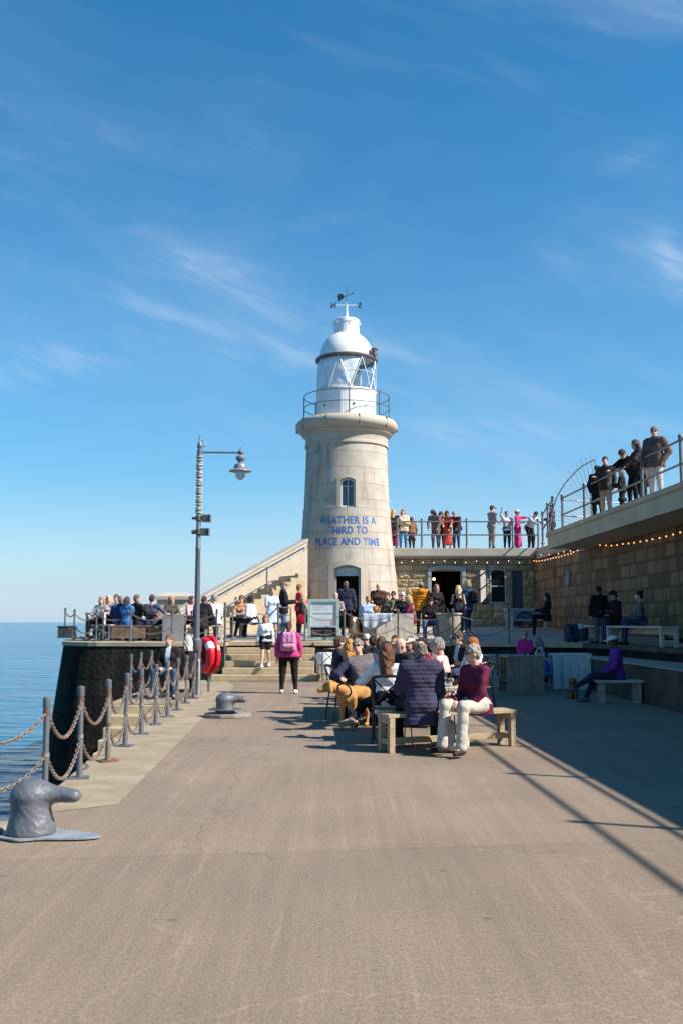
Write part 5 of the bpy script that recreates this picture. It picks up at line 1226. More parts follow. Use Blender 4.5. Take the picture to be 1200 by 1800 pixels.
def xchair(label, loc, yaw, group='cross back cafe chairs'):
    """yaw as for people: a sitter on it looks that way"""
    t = thing('cafe_chair', label, 'chair', loc, R(yaw), group); DK = mat('chair_iron', (.03, .024, .02), .45, .3, .3, 14)
    m = MB(); m.prism([(-.2, -.19), (-.17, .2), (.17, .2), (.2, -.19)], .435, .46); m.build('seat', mat('chair_seat_wood', (.16, .09, .05), .5, 0, .2, 8), t, bevel=.008)
    for x, y in ((-.17, .17), (.17, .17)): m = MB(); m.tube([(x, y, .44), (x * 1.1, y * 1.15, 0)], .014, 7); m.build('leg', DK, t)
    for x in (-1, 1): m = MB(); m.tube([(x * .205, -.24, 0), (x * .185, -.18, .44), (x * .19, -.20, .62), (x * .195, -.25, .86)], .014, 7); m.build('leg', DK, t)
    m = MB(); m.tube([(-.20, -.25, .86), (-.1, -.275, .885), (0, -.28, .89), (.1, -.275, .885), (.20, -.25, .86)], .022, 8); m.build('top_rail', DK, t)
    for s_ in (-1, 1): m = MB(); m.tube([(s_ * .185, -.19, .50), (0, -.235, .68), (-s_ * .19, -.25, .85)], .012, 6); m.build('back_cross', DK, t)
    m = MB(); m.tube([(-.18, .18, .2), (.18, .18, .2)], .008, 5); m.tube([(-.19, -.2, .2), (.19, -.2, .2)], .008, 5); m.build('stretcher', DK, t)
    return t
def cube_table(label, loc, rz, w=.8, d=.8, h=.8, wood=WOOD_GREY, group='wooden cube tables', open_side=True, planks=4):
    t = thing('cube_table', label, 'table', loc, R(rz), group); th = .04
    m = MB()
    for k in range(planks): m.box((-w / 2 + (k + .5) * w / planks, 0, h - th / 2), (w / planks - .006, d, th))
    m.build('tabletop', wood, t, bevel=.004)
    for s_ in (-1, 1):
        m = MB()
        for k in range(planks): m.box((-w / 2 + (k + .5) * w / planks, s_ * (d / 2 - th / 2), (h - th) / 2), (w / planks - .006, th, h - th - .004))
        m.build('side_panel', wood, t, bevel=.004)
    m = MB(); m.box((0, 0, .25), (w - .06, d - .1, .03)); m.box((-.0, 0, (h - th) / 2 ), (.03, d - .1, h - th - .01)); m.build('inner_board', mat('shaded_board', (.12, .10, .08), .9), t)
    return t
def plain_table(label, loc, rz, L_, w, h=.76, wood=WOOD_PALE, metal=False, cat='table', group=None):
    t = thing('long_table', label, cat, loc, R(rz), group); m = MB(); n = 4
    for k in range(n): m.box((-w / 2 + (k + .5) * w / n, 0, h - .025), (w / n - .005, L_, .05))
    m.build('tabletop', wood, t, bevel=.006)
    for y in (-1, 1):
        for x in (-1, 1):
            m = MB()
            if metal:
                for q in (-.06, .06): m.tube([(x * (w / 2 - .14), y * (L_ / 2 - .2), h - .05), (x * (w / 2 - .14) + q, y * (L_ / 2 - .2) + q * .5, 0)], .009, 6)
                m.build('leg', METAL_DARK, t)
            else: m.box((x * (w / 2 - .06), y * (L_ / 2 - .08), (h - .051) / 2), (.09, .09, h - .052)); m.build('leg', wood, t, bevel=.004)
    return t
def picnic(label, loc, rz, L_=1.7, wood=WOOD_PALE, group='picnic tables'):
    t = thing('picnic_table', label, 'picnic table', loc, R(rz), group); m = MB()
    for k in range(4): m.box((0, -.3 + .2 * k, .74), (L_, .185, .04))
    m.build('tabletop', wood, t, bevel=.005)
    for s_ in (-1, 1):
        m = MB()
        for k in range(2): m.box((0, s_ * (.62 + .15 * k), .44), (L_, .14, .04))
        m.build('seat', wood, t, bevel=.005)
    for x in (-L_ / 2 + .25, L_ / 2 - .25):
        for s_ in (-1, 1): m = MB(); m.bar((x, s_ * .22, .72), (x, s_ * .72, 0), .05, .09, (1, 0, 0)); m.build('leg', wood, t, bevel=.004)
        m = MB(); m.box((x + .05, 0, .40), (.045, 1.5, .09)); m.box((x + .05, 0, .68), (.045, .72, .07)); m.build('cross_beam', wood, t, bevel=.004)
    return t
GLASS = glass()
def tumbler(label, loc, kind, fill=None, group='glasses on the long table'):
    m = MB()
    if kind == 'wine': prof = [(.035, 0), (.034, .004), (.006, .008), (.005, .075), (.03, .10), (.04, .13), (.036, .18), (.033, .18), (.037, .13), (.028, .104), (.004, .082)]
    elif kind == 'pint': prof = [(.03, 0), (.043, .145), (.04, .145), (.028, .01), (.002, .009)]
    elif kind == 'bottle': prof = [(.036, 0), (.037, .15), (.03, .19), (.014, .23), (.013, .29), (.011, .29), (.011, .22), (.03, .15), (.03, .01), (.002, .009)]
    else: prof = [(.033, 0), (.038, .10), (.035, .10), (.03, .008), (.002, .007)]
    t = thing('drinking_glass' if kind != 'bottle' else 'bottle', label, 'glass' if kind != 'bottle' else 'bottle', loc, 0, group)
    m.lathe(prof, 14, cap=False); m.build('vessel', GLASS if kind != 'bottle' else glass('bottle_glass', (.5, .6, .5)), t)
    if fill: m = MB(); zz = {'wine': (.105, .135, .030, .035), 'pint': (.012, .11, .028, .038)}.get(kind, (.012, .06, .029, .033)); m.lathe([(zz[2], zz[0]), (zz[3], zz[1])], 12); m.build('drink', mat('drink_%s' % fill, {'beer': (.55, .26, .04), 'wine': (.16, .01, .02), 'pale': (.6, .5, .25)}[fill], .1), t)
    return t
# long table behind the bench, with glasses
lt1 = (1.13, 13.75, 0); plain_table('pale wooden long table on thin iron legs crowded with empty glasses', lt1, 1.8, 2.1, .86, .76, mat('table_pale_top', (.52, .45, .35), .6, 0, .15, 7, .15, 40, col2=(.44, .37, .28)), True)
gl_ = [('wine', None), ('wine', 'wine'), ('wine', None), ('pint', None), ('tumbler', None), ('pint', 'beer'), ('tumbler', 'wine'), ('wine', None), ('tumbler', None), ('pint', None), ('bottle', None), ('wine', None), ('tumbler', None)]
gpos = [(1.40, 12.95), (1.44, 13.1), (1.32, 13.05), (1.46, 13.35), (1.36, 12.85), (1.20, 13.3), (1.48, 12.88), (1.33, 13.45), (1.47, 13.6), (1.28, 13.75), (1.42, 13.85), (1.18, 13.95), (1.36, 14.2)]
near = ['at the near corner of the table', 'half full of red wine near the table corner', 'beside the near corner', 'at the right edge of the table', 'low, at the front of the table', 'with beer in the middle of the table', 'with a red drink at the front right corner', 'standing in the middle right of the table', 'low, at the right side of the table', 'behind the middle of the table', 'with a tall neck', 'towards the far left of the table', 'low, at the far end of the table']
for (k, f), p, w_ in zip(gl_, gpos, near): tumbler('clear %s %s' % ({'wine': 'stemmed wine glass', 'pint': 'pint glass', 'tumbler': 'tumbler', 'bottle': 'glass water bottle'}[k], w_), (p[0], p[1], .761), k, f)
plain_table('second wooden long table hidden among the seated crowd', (.52, 17.2, 0), 1.8, 2.4, .8, .76, WOOD_TAN, True)
xchair('dark cross back chair under the long haired woman in white', (at(680, 1200, 13.35).x, 13.33, 0), -3)
xchair('dark cross back chair with the leaning man in a grey jumper', (at(646, 1200, 15.7).x, 15.72, 0), -168)
xchair('dark cross back chair at the left end, under the man in navy', (at(603, 1200, 16.4).x, 16.3, 0), -70)
xchair('empty cross back chair standing by the white box below the sign', (at(574, 1180, 26.6).x, 26.5, 0), 20)
xchair('dark cross back chair tucked behind the weathered cube table in shade', (at(888, 1180, 23.4).x, 23.3, 0), 178)
xchair('dark cross back chair under the man in a pink shirt', (1.62, 15.0, 0), 70)
xchair('dark cross back chair under the ginger woman in white', (at(838, 1180, 17.6).x, 17.6, 0), 40)
t = cube_table('big brown weathered plank cube table at the edge of the shade, open on its left', (at(921, 1150, 22.6).x - .06, 22.75, 0), 3, .86, .86, .83, mat('brown_weathered_wood', (.36, .27, .19), .8, 0, .3, 5, .3, 40, col2=(.24, .18, .13)), planks=3)
cube_table('weathered cube table just behind the empty dark chair', (at(886, 1150, 24.2).x, 24.3, 0), 4, .9, .8, .80)
cube_table('whitewashed cube table in deep shade beside the small brown dog', (at(1010, 1150, 23.7).x, 23.7, 0), -4, .66, .7, .85, mat('whitewashed_wood', (.68, .69, .68), .75, 0, .1, 6, .2, 40, col2=(.55, .56, .55)))
cube_table('narrower whitewashed cube table pushed against the left of its wider twin', (at(984, 1150, 23.9).x - .06, 23.95, 0), -2, .36, .7, .84, mat('whitewashed_wood', (.68, .69, .68)), planks=2)
cube_table('small weathered cube stool beside the ginger woman', (at(856, 1190, 21.6).x, 21.6, 0), 2, .42, .42, .42, group='cube stools', planks=2)
t = thing('slab_stool', 'low dark stool with a pale worn slab top under the man in purple', 'stool', (at(1086, 1190, 19.6).x, 19.6, 0)); m = MB(); m.box((0, 0, .43), (.95, .42, .05)); m.build('seat', WOOD_PALE, t, bevel=.01)
for x in (-.36, .36): m = MB(); m.box((x, 0, .20), (.08, .34, .40)); m.build('leg', WOOD_GREY, t)
# benches along the high wall
def wall_bench(label, px0, px1, Y0, Y1, z):
    a = Vector((at(px0, 1100, Y0).x, Y0, z)); b = Vector((at(px1, 1100, Y1).x, Y1, z)); t = bench(label, a, b, .46, .42, WOOD_PALE, 'wall benches', False, z); m = MB(); L_ = (b - a).length; m.box((L_ / 2, .06, .34), (L_ - .2, .03, .14)); m.build('apron', WOOD_PALE, t); return t
wall_bench('pale wooden bench along the high wall, right of the seated woman in grey', 1192, 1092, 21.3, 24.6, 1.05)
wall_bench('pale wooden bench along the high wall, behind the standing boy in black', 1078, 1034, 25.3, 28.2, 1.05)
# terrace furniture
def T3(px, Y): return (at(px, 1100, Y).x, Y, TZ(Y))
cube_table('grey concrete looking cube table on the bastion in front of the curly blonde woman', T3(307, 28.6), 2, .62, .62, .78, mat('grey_table', (.22, .22, .215), .8, 0, .12, 4, .2, 40), open_side=False, planks=2)
t = bench('pale slatted wooden bench with arms at the sea end of the bastion', T3(150, 29.0)[:2], T3(194, 28.5)[:2], .48, .5, WOOD_PALE, 'benches on the bastion', True, TZ(28.6)); m = MB()
for x in (.04, .72): m.box((x, .04, .42), (.07, .07, .84)); m.box((x, .25, .82), (.08, .5, .05))
m.box((.38, .02, .80), (.76, .05, .07)); m.build('arm_frame', WOOD_PALE, t, bevel=.005)
BROWNW = mat('brown_bench_wood', (.16, .105, .07), .75, 0, .25, 6, .25, 40)
def panel_bench(label, px0, px1, Y, wood=BROWNW, h=.46):
    a = T3(px0, Y); b = T3(px1, Y); t = thing('panel_bench', label, 'bench', a, 0, 'benches on the bastion'); L_ = b[0] - a[0]; m = MB()
    for k in range(3): m.box((L_ / 2, .07 + .14 * k, h - .02), (L_, .132, .04))
    m.build('seat', wood, t, bevel=.005); m = MB(); m.box((L_ / 2, .03, h * .52), (L_ - .06, .03, h * .7)); m.build('front_board', wood, t, bevel=.004)
    for x in (.1, L_ - .1): m = MB(); m.box((x, .22, (h - .042) / 2), (.08, .36, h - .042)); m.build('leg', wood, t)
    return t
panel_bench('long dark brown board bench on the bastion under the row of seated backs', 194, 258, 28.4)
panel_bench('short brown board bench with a grey end under the man in slate blue', 258, 287, 28.5)
picnic('pale picnic table behind the row of backs on the bastion', (at(225, 1090, 30.0).x, 30.0, TZ(30)), 0, 2.0, WOOD_GREY)
t = thing('planter_box', 'low dark wooden planter box at the sea corner of the bastion', 'planter', T3(119, 30.6)); m = MB(); m.box((0, 0, .17), (.46, .5, .34)); m.build('box', mat('dark_planter', (.05, .05, .05), .8), t, bevel=.01); m = MB(); m.box((0, 0, .355), (.5, .54, .03)); m.build('rim', mat('dark_planter_rim', (.07, .068, .066), .8), t)
bench('pale wooden bench under the man in a white tee shirt', (at(360, 1100, 29.0).x, 29.0), (at(392, 1100, 29.0).x, 29.0), .46, .45, WOOD_PALE, 'benches on the bastion', True, TZ(29))
xchair('dark iron chair on the bastion under the man in a black jacket', (at(352, 1100, 28.7).x, 28.7, TZ(28.7)), -10)
picnic('pale picnic table at the top of the front steps', (at(458, 1090, 30.6).x, 30.6, TZ(30.6)), 4, 1.7)
def rail_gate(label, px0, px1, Y, z0):
    a = at(px0, 1090, Y); b = at(px1, 1090, Y); t = thing('step_railing', label, 'railing', (a.x, Y, z0), 0, 'railings of the front steps'); w = b.x - a.x; h0 = TZ(Y) - z0
    m = MB(); m.tube([(0, 0, 0), (0, 0, h0 + 1.05)], .03, 8); m.ball((0, 0, h0 + 1.07), .045, 8); m.build('post', METAL_GREY, t)
    m = MB(); m.tube([(.03, 0, h0 + .97), (w - .04, .0, h0 + .97), (w, 0, h0 + .93), (w, 0, h0 + .05), (.03, 0, h0 + .02)], .022, 8)
    for k in range(4): m.tube([(.0, 0, h0 + .2 + .18 * k), (w, 0, h0 + .2 + .18 * k)], .011, 6)
    m.build('frame', METAL_GREY, t); return t
rail_gate('grey pipe railing frame on the left side of the front steps', 396, 409, 27.0, .175)
rail_gate('grey pipe railing frame on the right at the top of the front steps', 489, 511, 28.0, TZ(28))
# cloth covered table, block tables, barrel table
t = cube_table('pale block table on the terrace with a grey cloth hanging from its left', T3(692, 29.0), 1, 1.1, .7, .80, WOOD_PALE, 'block tables on the terrace'); m = MB()
n, k = 18, 10; vs = []
for j in range(k):
    for i in range(n):
        u = i / (n - 1); v = j / (k - 1); dr_ = max(0, v - .25) / .75; L1 = .36 + .22 * math.sin(math.pi * min(1, u * 1.4)) ** 1 * (1 - u) - .12 * u
        vs.append((-.95 + .85 * u, -.05 - .32 * min(1, v / .25) - .035 * math.sin(u * 19 + 1.2 * v) * dr_, .812 - dr_ * L1 + (.004 * math.sin(u * 30))))
m.add(vs, [(j * n + i, j * n + i + 1, (j + 1) * n + i + 1, (j + 1) * n + i) for j in range(k - 1) for i in range(n - 1)], True)
o = m.build('draped_cloth', cloth((.42, .47, .55)), None); o.location = T3(692, 29.0); o.location.y -= .03; sd = o.modifiers.new('solid', 'SOLIDIFY'); sd.thickness = .006; tag(o, 'pale blue grey cloth draped over the left end of the block table', 'cloth')
cube_table('second pale block table carrying the cloth, beside the brown curly dog', T3(660, 29.2), 1, .8, .7, .79, WOOD_PALE, 'block tables on the terrace')
t = thing('drum_table', 'round wooden drum table on the terrace with a bottle on top', 'table', T3(789, 29.0)); m = MB(); m.lathe([(.36, 0), (.38, .76), (.36, .77)], 28); m.build('drum', mat('drum_wood', (.37, .31, .24), .75, 0, .2, 5, .2, 40, stretch=(3, 3, .3), col2=(.29, .235, .175)), t); m = MB(); m.lathe([(.41, .772), (.42, .79), (.42, .81), (.40, .82)], 32); m.build('tabletop', WOOD_PALE, t)
tumbler('clear jug on the round drum table', (T3(781, 29.0)[0], 29.0, TZ(29) + .821), 'bottle', None, 'drinks on the drum table'); tumbler('clear tumbler on the round drum table', (T3(788, 28.9)[0], 28.9, TZ(29) + .821), 'pint', None, 'drinks on the drum table')
bench('pale stool bench under the rider in a black cap', T3(745, 29.1)[:2], T3(768, 29.1)[:2], .45, .36, WOOD_PALE, 'benches on the terrace', False, TZ(29.1))
bench('pale bench in front of the picnic crowd beside the tower', T3(645, 30.0)[:2], T3(728, 30.0)[:2], .45, .4, WOOD_PALE, 'benches on the terrace', True, TZ(30))
# menu board
t = thing('menu_board', 'large menu board in a pale blue green frame at the top of the wall', 'sign', T3(568.5, 28.55), 0)
fw_, fz0, fz1 = .92, .02, at(568, 1053, 28.55).z - TZ(28.5); m = MB(); FR = mat('sage_frame_paint', (.32, .43, .42), .55, 0, .08, 7)
for x in (-1, 1): m.box((x * (fw_ / 2 - .045), 0, (fz0 + fz1) / 2), (.09, .07, fz1 - fz0))
for z in (fz1 - .045, fz0 + .05, fz0 + .40): m.box((0, 0, z), (fw_ - .182, .068, .09 if z != fz0 + .40 else .045))
m.build('frame', FR, t, bevel=.004)
m = MB(); m.box((0, .012, (fz0 + .42 + fz1 - .09) / 2), (fw_ - .18, .02, fz1 - .09 - fz0 - .42)); wp = m.build('white_panel', mat('menu_white', (.56, .60, .61), .5, 0, .05, 3), t)
m = MB(); m.box((0, .012, fz0 + .235), (fw_ - .18, .02, .28)); bpn = m.build('chalkboard', mat('chalk_black', (.018, .018, .018), .7), t)
rr = random.Random(3); m = MB()
def scrib(mm, x0, x1, z, hgt, y, dens):       # illegible rows of small lettering
    x = x0
    while x < x1:
        w = rr.uniform(.008, .02); mm.box((x, y, z + rr.uniform(-.003, .003)), (w, .004, hgt * rr.uniform(.5, 1))); x += w + rr.uniform(.006, dens)
scrib(m, -.30, .32, fz1 - .42, .045, -.002, .010)
for k in range(9): scrib(m, -.33, rr.uniform(0, .3), fz1 - .18 - .055 * k if k < 3 else fz1 - .42 - .05 * k, .010, -.002, .03)
m.build('small_lettering', mat('faded_ink', (.34, .38, .40), .7), wp)
m = MB()
for k in range(4): m.box((.24, -.002, fz1 - .62 - .045 * k), (.07 * rr.uniform(.7, 1.1), .004, .028))
m.build('red_mark', mat('faded_red', (.62, .22, .2), .6), wp)
m = MB(); scrib(m, -.32, .25, fz0 + .29, .02, -.002, .02); scrib(m, -.32, .1, fz0 + .18, .02, -.002, .04); m.build('chalk_writing', mat('chalk', (.4, .4, .38), .9), bpn)
g = gnd(574, 1191); t = thing('white_box', 'white plastic drum shaped box standing against the wall below the menu board', 'box', (g.x, 27.5, 0)); m = MB(); m.lathe([(.27, 0), (.29, .04), (.29, .68), (.26, .74), (.1, .76)], 28); m.build('body', mat('white_plastic', (.70, .70, .68), .4, 0, .05, 4), t); m = MB(); m.lathe([(.295, .30), (.30, .32), (.295, .34)], 28, cap=False); m.build('band', mat('pale_band', (.52, .54, .55), .5), t)
# handcart and pale frame counter in front of the cafe
t = thing('handcart', 'blue wooden handcart with a spoked wheel in the shade by the cafe window', 'cart', T3(921, 36.6)); BLC = mat('cart_blue', (.13, .25, .31), .6, 0, .12, 5)
w2 = (952 - 892) * 36.6 / 1700 / 2; m = MB()
for k in range(3): m.box((0, 0, .42 + .14 * k), (2 * w2, .03, .132))
m.box((0, .8, .56), (2 * w2, .03, .42)); m.box((-w2 + .02, .4, .56), (.03, .8, .42)); m.box((w2 - .02, .4, .56), (.03, .8, .42)); m.box((0, .4, .37), (2 * w2 - .02, .78, .04)); m.build('body', BLC, t)
wh = MB(); wh.tube([(.30 * math.cos(R(12 * i)), -.08, .32 + .30 * math.sin(R(12 * i))) for i in range(30)], .028, 8, closed=True); wh.ball((0, -.08, .32), .06, 10)
for i in range(8): wh.tube([(0, -.08, .32), (.29 * math.cos(R(45 * i)), -.08, .32 + .29 * math.sin(R(45 * i)))], .014, 6)
wh.build('wheel', METAL_DARK, t); m = MB(); m.bar((-w2 + .1, -.04, .5), (-w2 - .45, -.04, .12), .05, .05); m.build('handle', WOOD_GREY, t)
m = MB(); m.bar((w2 - .15, .2, .36), (w2 - .15, .2, 0), .05, .05); m.build('prop_leg', WOOD_GREY, t)
t = thing('serving_table', 'pale wooden frame table with a long top rail before the blue cart', 'table', T3(922, 34.0)); w3 = (958 - 886) * 34 / 1700 / 2; m = MB()
m.box((0, 0, .80), (2 * w3, .6, .05)); m.build('tabletop', WOOD_PALE, t, bevel=.005)
for x in (-w3 + .06, -w3 + .22, w3 - .06): m = MB(); m.box((x, -.2, .387), (.10, .09, .775)); m.build('leg', WOOD_PALE, t, bevel=.004)
m = MB(); m.box((.1, -.2, .42), (2 * w3 - .45, .05, .05)); m.build('stretcher', WOOD_PALE, t)
# bags
def bag(label, loc, rz, s, col, kind='rucksack', cat='bag'):
    t = thing(kind, label, cat, loc, R(rz)); S = Solid(); [S.cone((x * s, y * s, .09 * s), (x * .9 * s, y * s, .40 * s), .075 * s, .065 * s, .04) for x in (-.1, .1) for y in (-.05, .04)]; S.cone((-.07 * s, -.12 * s, .12 * s), (.07 * s, -.12 * s, .12 * s), .06 * s, .06 * s, .03); S.noise(.006, 25, 3); S.plane((0, 0, .005), (0, 0, -1)); solid_obj('sack', S, .016, cloth(col), t)
    for x in (-.08, .08): m = MB(); m.tube([(x * s, .08 * s, .42 * s), (x * s, .17 * s, .36 * s), (x * s, .17 * s, .15 * s), (x * s, .09 * s, .08 * s)], .014 * s, 6); m.build('strap', cloth(tuple(c * .5 for c in col)), t)
    return t
bag('dark navy rucksack standing on the paving in the shade', T3(1003, 26.2), 20, 1.1, (.03, .045, .08)); 
t = thing('litter_bin', 'dark blue bin with a white bag folded over its rim by the wall', 'bin', T3(1019, 27.2)); m = MB(); m.lathe([(.19, 0), (.22, .36), (.21, .37)], 20); m.build('bin', mat('bin_blue', (.03, .06, .12), .6), t); S = Solid(); S.ell((0, 0, .40), (.2, .2, .1), .02); S.noise(.014, 30, 1); S.plane((0, 0, .33), (0, 0, -1)); solid_obj('bin_bag', S, .02, cloth((.55, .62, .68)), t)
bag('bright blue rucksack beside the bent grey haired person', (at(961, 1150, 24.0).x, 24.0, .25), 0, .8, (.02, .22, .52)); bag('black and white canvas bag under the long bench', (1.42, 12.25, 0), 10, .85, (.42, .41, .38), 'shoulder_bag')
# ------------------------------------------------------------------ people
def pos(px, Y, z=0.0): return (at(px, 1093, Y).x, Y, z)
def pt_(px, Y): return pos(px, Y, TZ(Y))
J = lambda col, **k: {**dict(kind='jacket', col=col, t=.019, hem=.16), **k}
SH = lambda col, **k: {**dict(kind='shirt', col=col, t=.010, hem=.1), **k}
PUF = lambda col, **k: {**dict(kind='puffer_jacket', col=col, t=.034, hem=.18), **k}
CT = lambda col, **k: {**dict(kind='coat', col=col, t=.03, hem=.42), **k}
TR = lambda col, **k: dict(col=col, **k)
NAVY, BLK, WHT, JEAN, LJ = (.016, .018, .035), (.010, .010, .012), (.62, .64, .66), (.03, .055, .12), (.18, .27, .42)
BRN, DBR, BLD, GNG, GRY, LGR = (.09, .045, .02), (.025, .014, .009), (.40, .26, .11), (.34, .115, .025), (.22, .205, .19), (.48, .46, .43)
MAR, KH, CRM = (.09, .010, .028), (.30, .23, .15), (.55, .48, .38)
# --- the foreground bench
person('man with cropped grey hair and quilted navy jacket, his back turned, on the long bench', (at(741, 1250, 12.15).x, 12.25, .03), 3, 1.80, 'sit', top=dict(kind='puffer_jacket', col=(.045, .038, .072), t=.036, hem=.24, pitch=.05, puff=.012, collar=True), bottom=TR((.012, .012, .016)), shoes=(.35, .34, .32), hair=('fringe', (.16, .13, .10)), arms=('front', 'lap'), seat=.44, lean=.06, w=.92, head=(0, -4), spread=.16, tuck=.05)
person('grey haired woman in a burgundy jumper and cream trousers sitting sideways on the long bench', (at(838, 1250, 12.15).x, 12.12, .03), 128, 1.68, 'sit', fem=True, top=dict(kind='jumper', col=(.115, .012, .040), t=.018, hem=.12), bottom=TR((.47, .42, .35), t=.012, flare=.022), shoes=(.03, .02, .02), hair=('short', (.34, .29, .24)), glasses=True, arms=('between', 'lap'), seat=.46, lean=.10, head=(-28, -2), w=1.0, spread=.08, tuck=.02)
# --- around the long tables
person('woman with long brown hair and white top, back turned, on a cross back chair', (at(679, 1200, 13.4).x, 13.4, 0), -6, 1.68, 'sit', fem=True, top=SH((.72, .69, .66), hem=.20), bottom=TR(BLK), shoes=(.23, .16, .11), hair=('long', (.13, .055, .025), .28), arms=('side', ((.9, .1, -.5), (-.3, 1, .1))), seat=.46, lean=-.03, head=(10, 0), legs=((( -.33, .30, .50), (-.50, -.10, .30), (-1, -.25, .05)), ((.12, .42, .52), (.12, .40, .085))))
person('grey haired man in a grey jumper leaning back with an arm over his chair', (at(644, 1200, 15.6).x, 15.6, 0), -168, 1.80, 'sit', top=dict(kind='jumper', col=(.155, .125, .125), col2=(.03, .032, .06), mode='sleeves', t=.022, hem=.12), bottom=TR((.022, .03, .06), t=.014), hair=('short', (.24, .19, .15)), arms=('lap', ((.8, .15, -.55), (-.1, .95, -.35))), seat=.46, lean=-.22, side=.18, head=(-25, 8), w=1.18, glasses=True, tuck=-.12)
person('man in a navy jacket and black trousers at the left end of the group', (at(594, 1200, 17.2).x, 17.2, 0), -76, 1.80, 'sit', top=J((.035, .028, .05), col2=(.10, .07, .09), mode='low'), bottom=TR(BLK, t=.016), hair=('short', BRN), arms=('lap', 'phone'), seat=.46, lean=.05, tuck=-.05, legs=(((-.1, .42, .54), (-.14, .56, .085)), ((.16, .40, .56), (-.02, .62, .36), (0, 1, -.3))))
person('person with straight ginger blonde hair and a black top seen from behind', (at(614, 1200, 16.1).x, 16.1, 0), -20, 1.72, 'sit', fem=True, top=SH((.02, .016, .016)), bottom=TR(BLK), hair=('long', (.46, .22, .06), .24), arms=('front', 'front'), seat=.46, head=(10, 0))
person('white haired man with glasses facing the pier in a dark jacket', (at(644, 1200, 20.6).x, 20.6, 0), 172, 1.78, 'sit', top=J((.03, .03, .035)), bottom=TR(JEAN), hair=('short', (.62, .60, .56)), arms=('front', 'front'), seat=.46, glasses=True, head=(-10, 0))
person('dark haired man in a black coat beside the white haired man, back turned', (at(656, 1200, 18.9).x, 18.9, 0), 10, 1.76, 'sit', top=J(BLK), bottom=TR(BLK), hair=('short', DBR), arms=('front', 'front'), seat=.46, lean=.1)
person('brown haired woman in a navy coat in the middle of the seated group', (at(670, 1200, 19.6).x, 19.6, 0), -15, 1.70, 'sit', fem=True, top=J(NAVY), bottom=TR(BLK), hair=('bob', BRN), arms=('front', 'front'), seat=.46)
person('dark haired youth in a bright blue top among the seated group', (at(672, 1200, 16.6).x, 16.6, 0), -50, 1.68, 'sit', top=SH((.02, .13, .48)), bottom=TR(BLK), hair=('short', DBR), arms=('front', 'front'), seat=.44, lean=.12, head=(-20, -12))
person('ginger haired woman behind the tan sun hat', (at(694, 1200, 20.8).x, 20.8, 0), 20, 1.72, 'sit', fem=True, top=SH((.10, .05, .04)), bottom=TR(BLK), hair=('bun', (.20, .055, .015)), arms=('front', 'front'), seat=.46)
person('person in a tan sun hat and a rust top in the seated group', (at(697, 1200, 17.6).x, 17.6, 0), 120, 1.70, 'sit', fem=True, top=SH((.20, .09, .06)), bottom=TR(BLK), hair=('bob', (.20, .07, .03)), hat=('sun_hat', (.46, .31, .16)), arms=('front', 'front'), seat=.46, head=(0, -8))
person('bald man in a dark jacket looking down to the left', (at(713, 1200, 15.8).x, 15.8, 0), 118, 1.80, 'sit', top=J((.02, .02, .028)), bottom=TR(JEAN), hair=None, arms=('front', 'front'), seat=.46, lean=.12, head=(0, -18), w=1.1)
person('person in a cream peaked cap with brown hair among the group', (at(722, 1200, 18.6).x, 18.6, 0), 140, 1.72, 'sit', fem=True, top=SH((.16, .12, .10)), bottom=TR(BLK), hair=('bob', BRN), hat=('cap', (.60, .54, .42)), arms=('front', 'front'), seat=.46, head=(0, -6))
person('person in a bright green top half hidden behind the bald man', (at(739, 1200, 19.4).x, 19.4, 0), 160, 1.62, 'sit', top=SH((.02, .22, .06)), bottom=TR(BLK), hair=('short', DBR), arms=('front', 'front'), seat=.44)
person('dark haired man in a crimson shirt between the bald man and the pink shirt', (at(751, 1200, 16.9).x, 16.9, 0), 100, 1.76, 'sit', top=SH((.30, .018, .04)), bottom=TR(BLK), hair=('short', DBR), arms=('front', 'front'), seat=.46, lean=.12, head=(0, -15), skin=1)
person('grey haired man in a pale pink short sleeved shirt at the long table', (1.60, 15.15, 0), 72, 1.82, 'sit', top=SH((.66, .40, .37), sleeve=.52), bottom=TR((.05, .05, .07)), hair=('short', (.26, .23, .20)), arms=('front', 'front'), seat=.46, lean=.16, head=(10, -10), w=1.1)
person('grey haired woman behind the pink shirted man', (at(763, 1200, 18.8).x, 18.8, 0), 80, 1.68, 'sit', fem=True, top=SH((.30, .2, .16)), bottom=TR(BLK), hair=('bob', LGR), arms=('front', 'front'), seat=.46)
person('ginger haired woman in a white top at the right of the seated group', (at(836, 1200, 17.7).x, 17.75, 0), 42, 1.70, 'sit', fem=True, top=SH((.66, .66, .66), sleeve=1), bottom=TR(BLK), hair=('curly', (.42, .12, .02), .10), arms=('front', 'front'), seat=.46, lean=.12, head=(25, 0))
person('man in sunglasses and a dark jacket with clasped hands right of the group', (at(812, 1200, 19.4).x, 19.4, 0), 130, 1.84, 'sit', top=J((.035, .022, .020), col2=(.55, .55, .56), mode='front'), bottom=TR((.12, .18, .30)), hair=('short', (.10, .055, .03)), glasses=True, arms=('front', 'front'), seat=.5, lean=.16, head=(-10, -4))
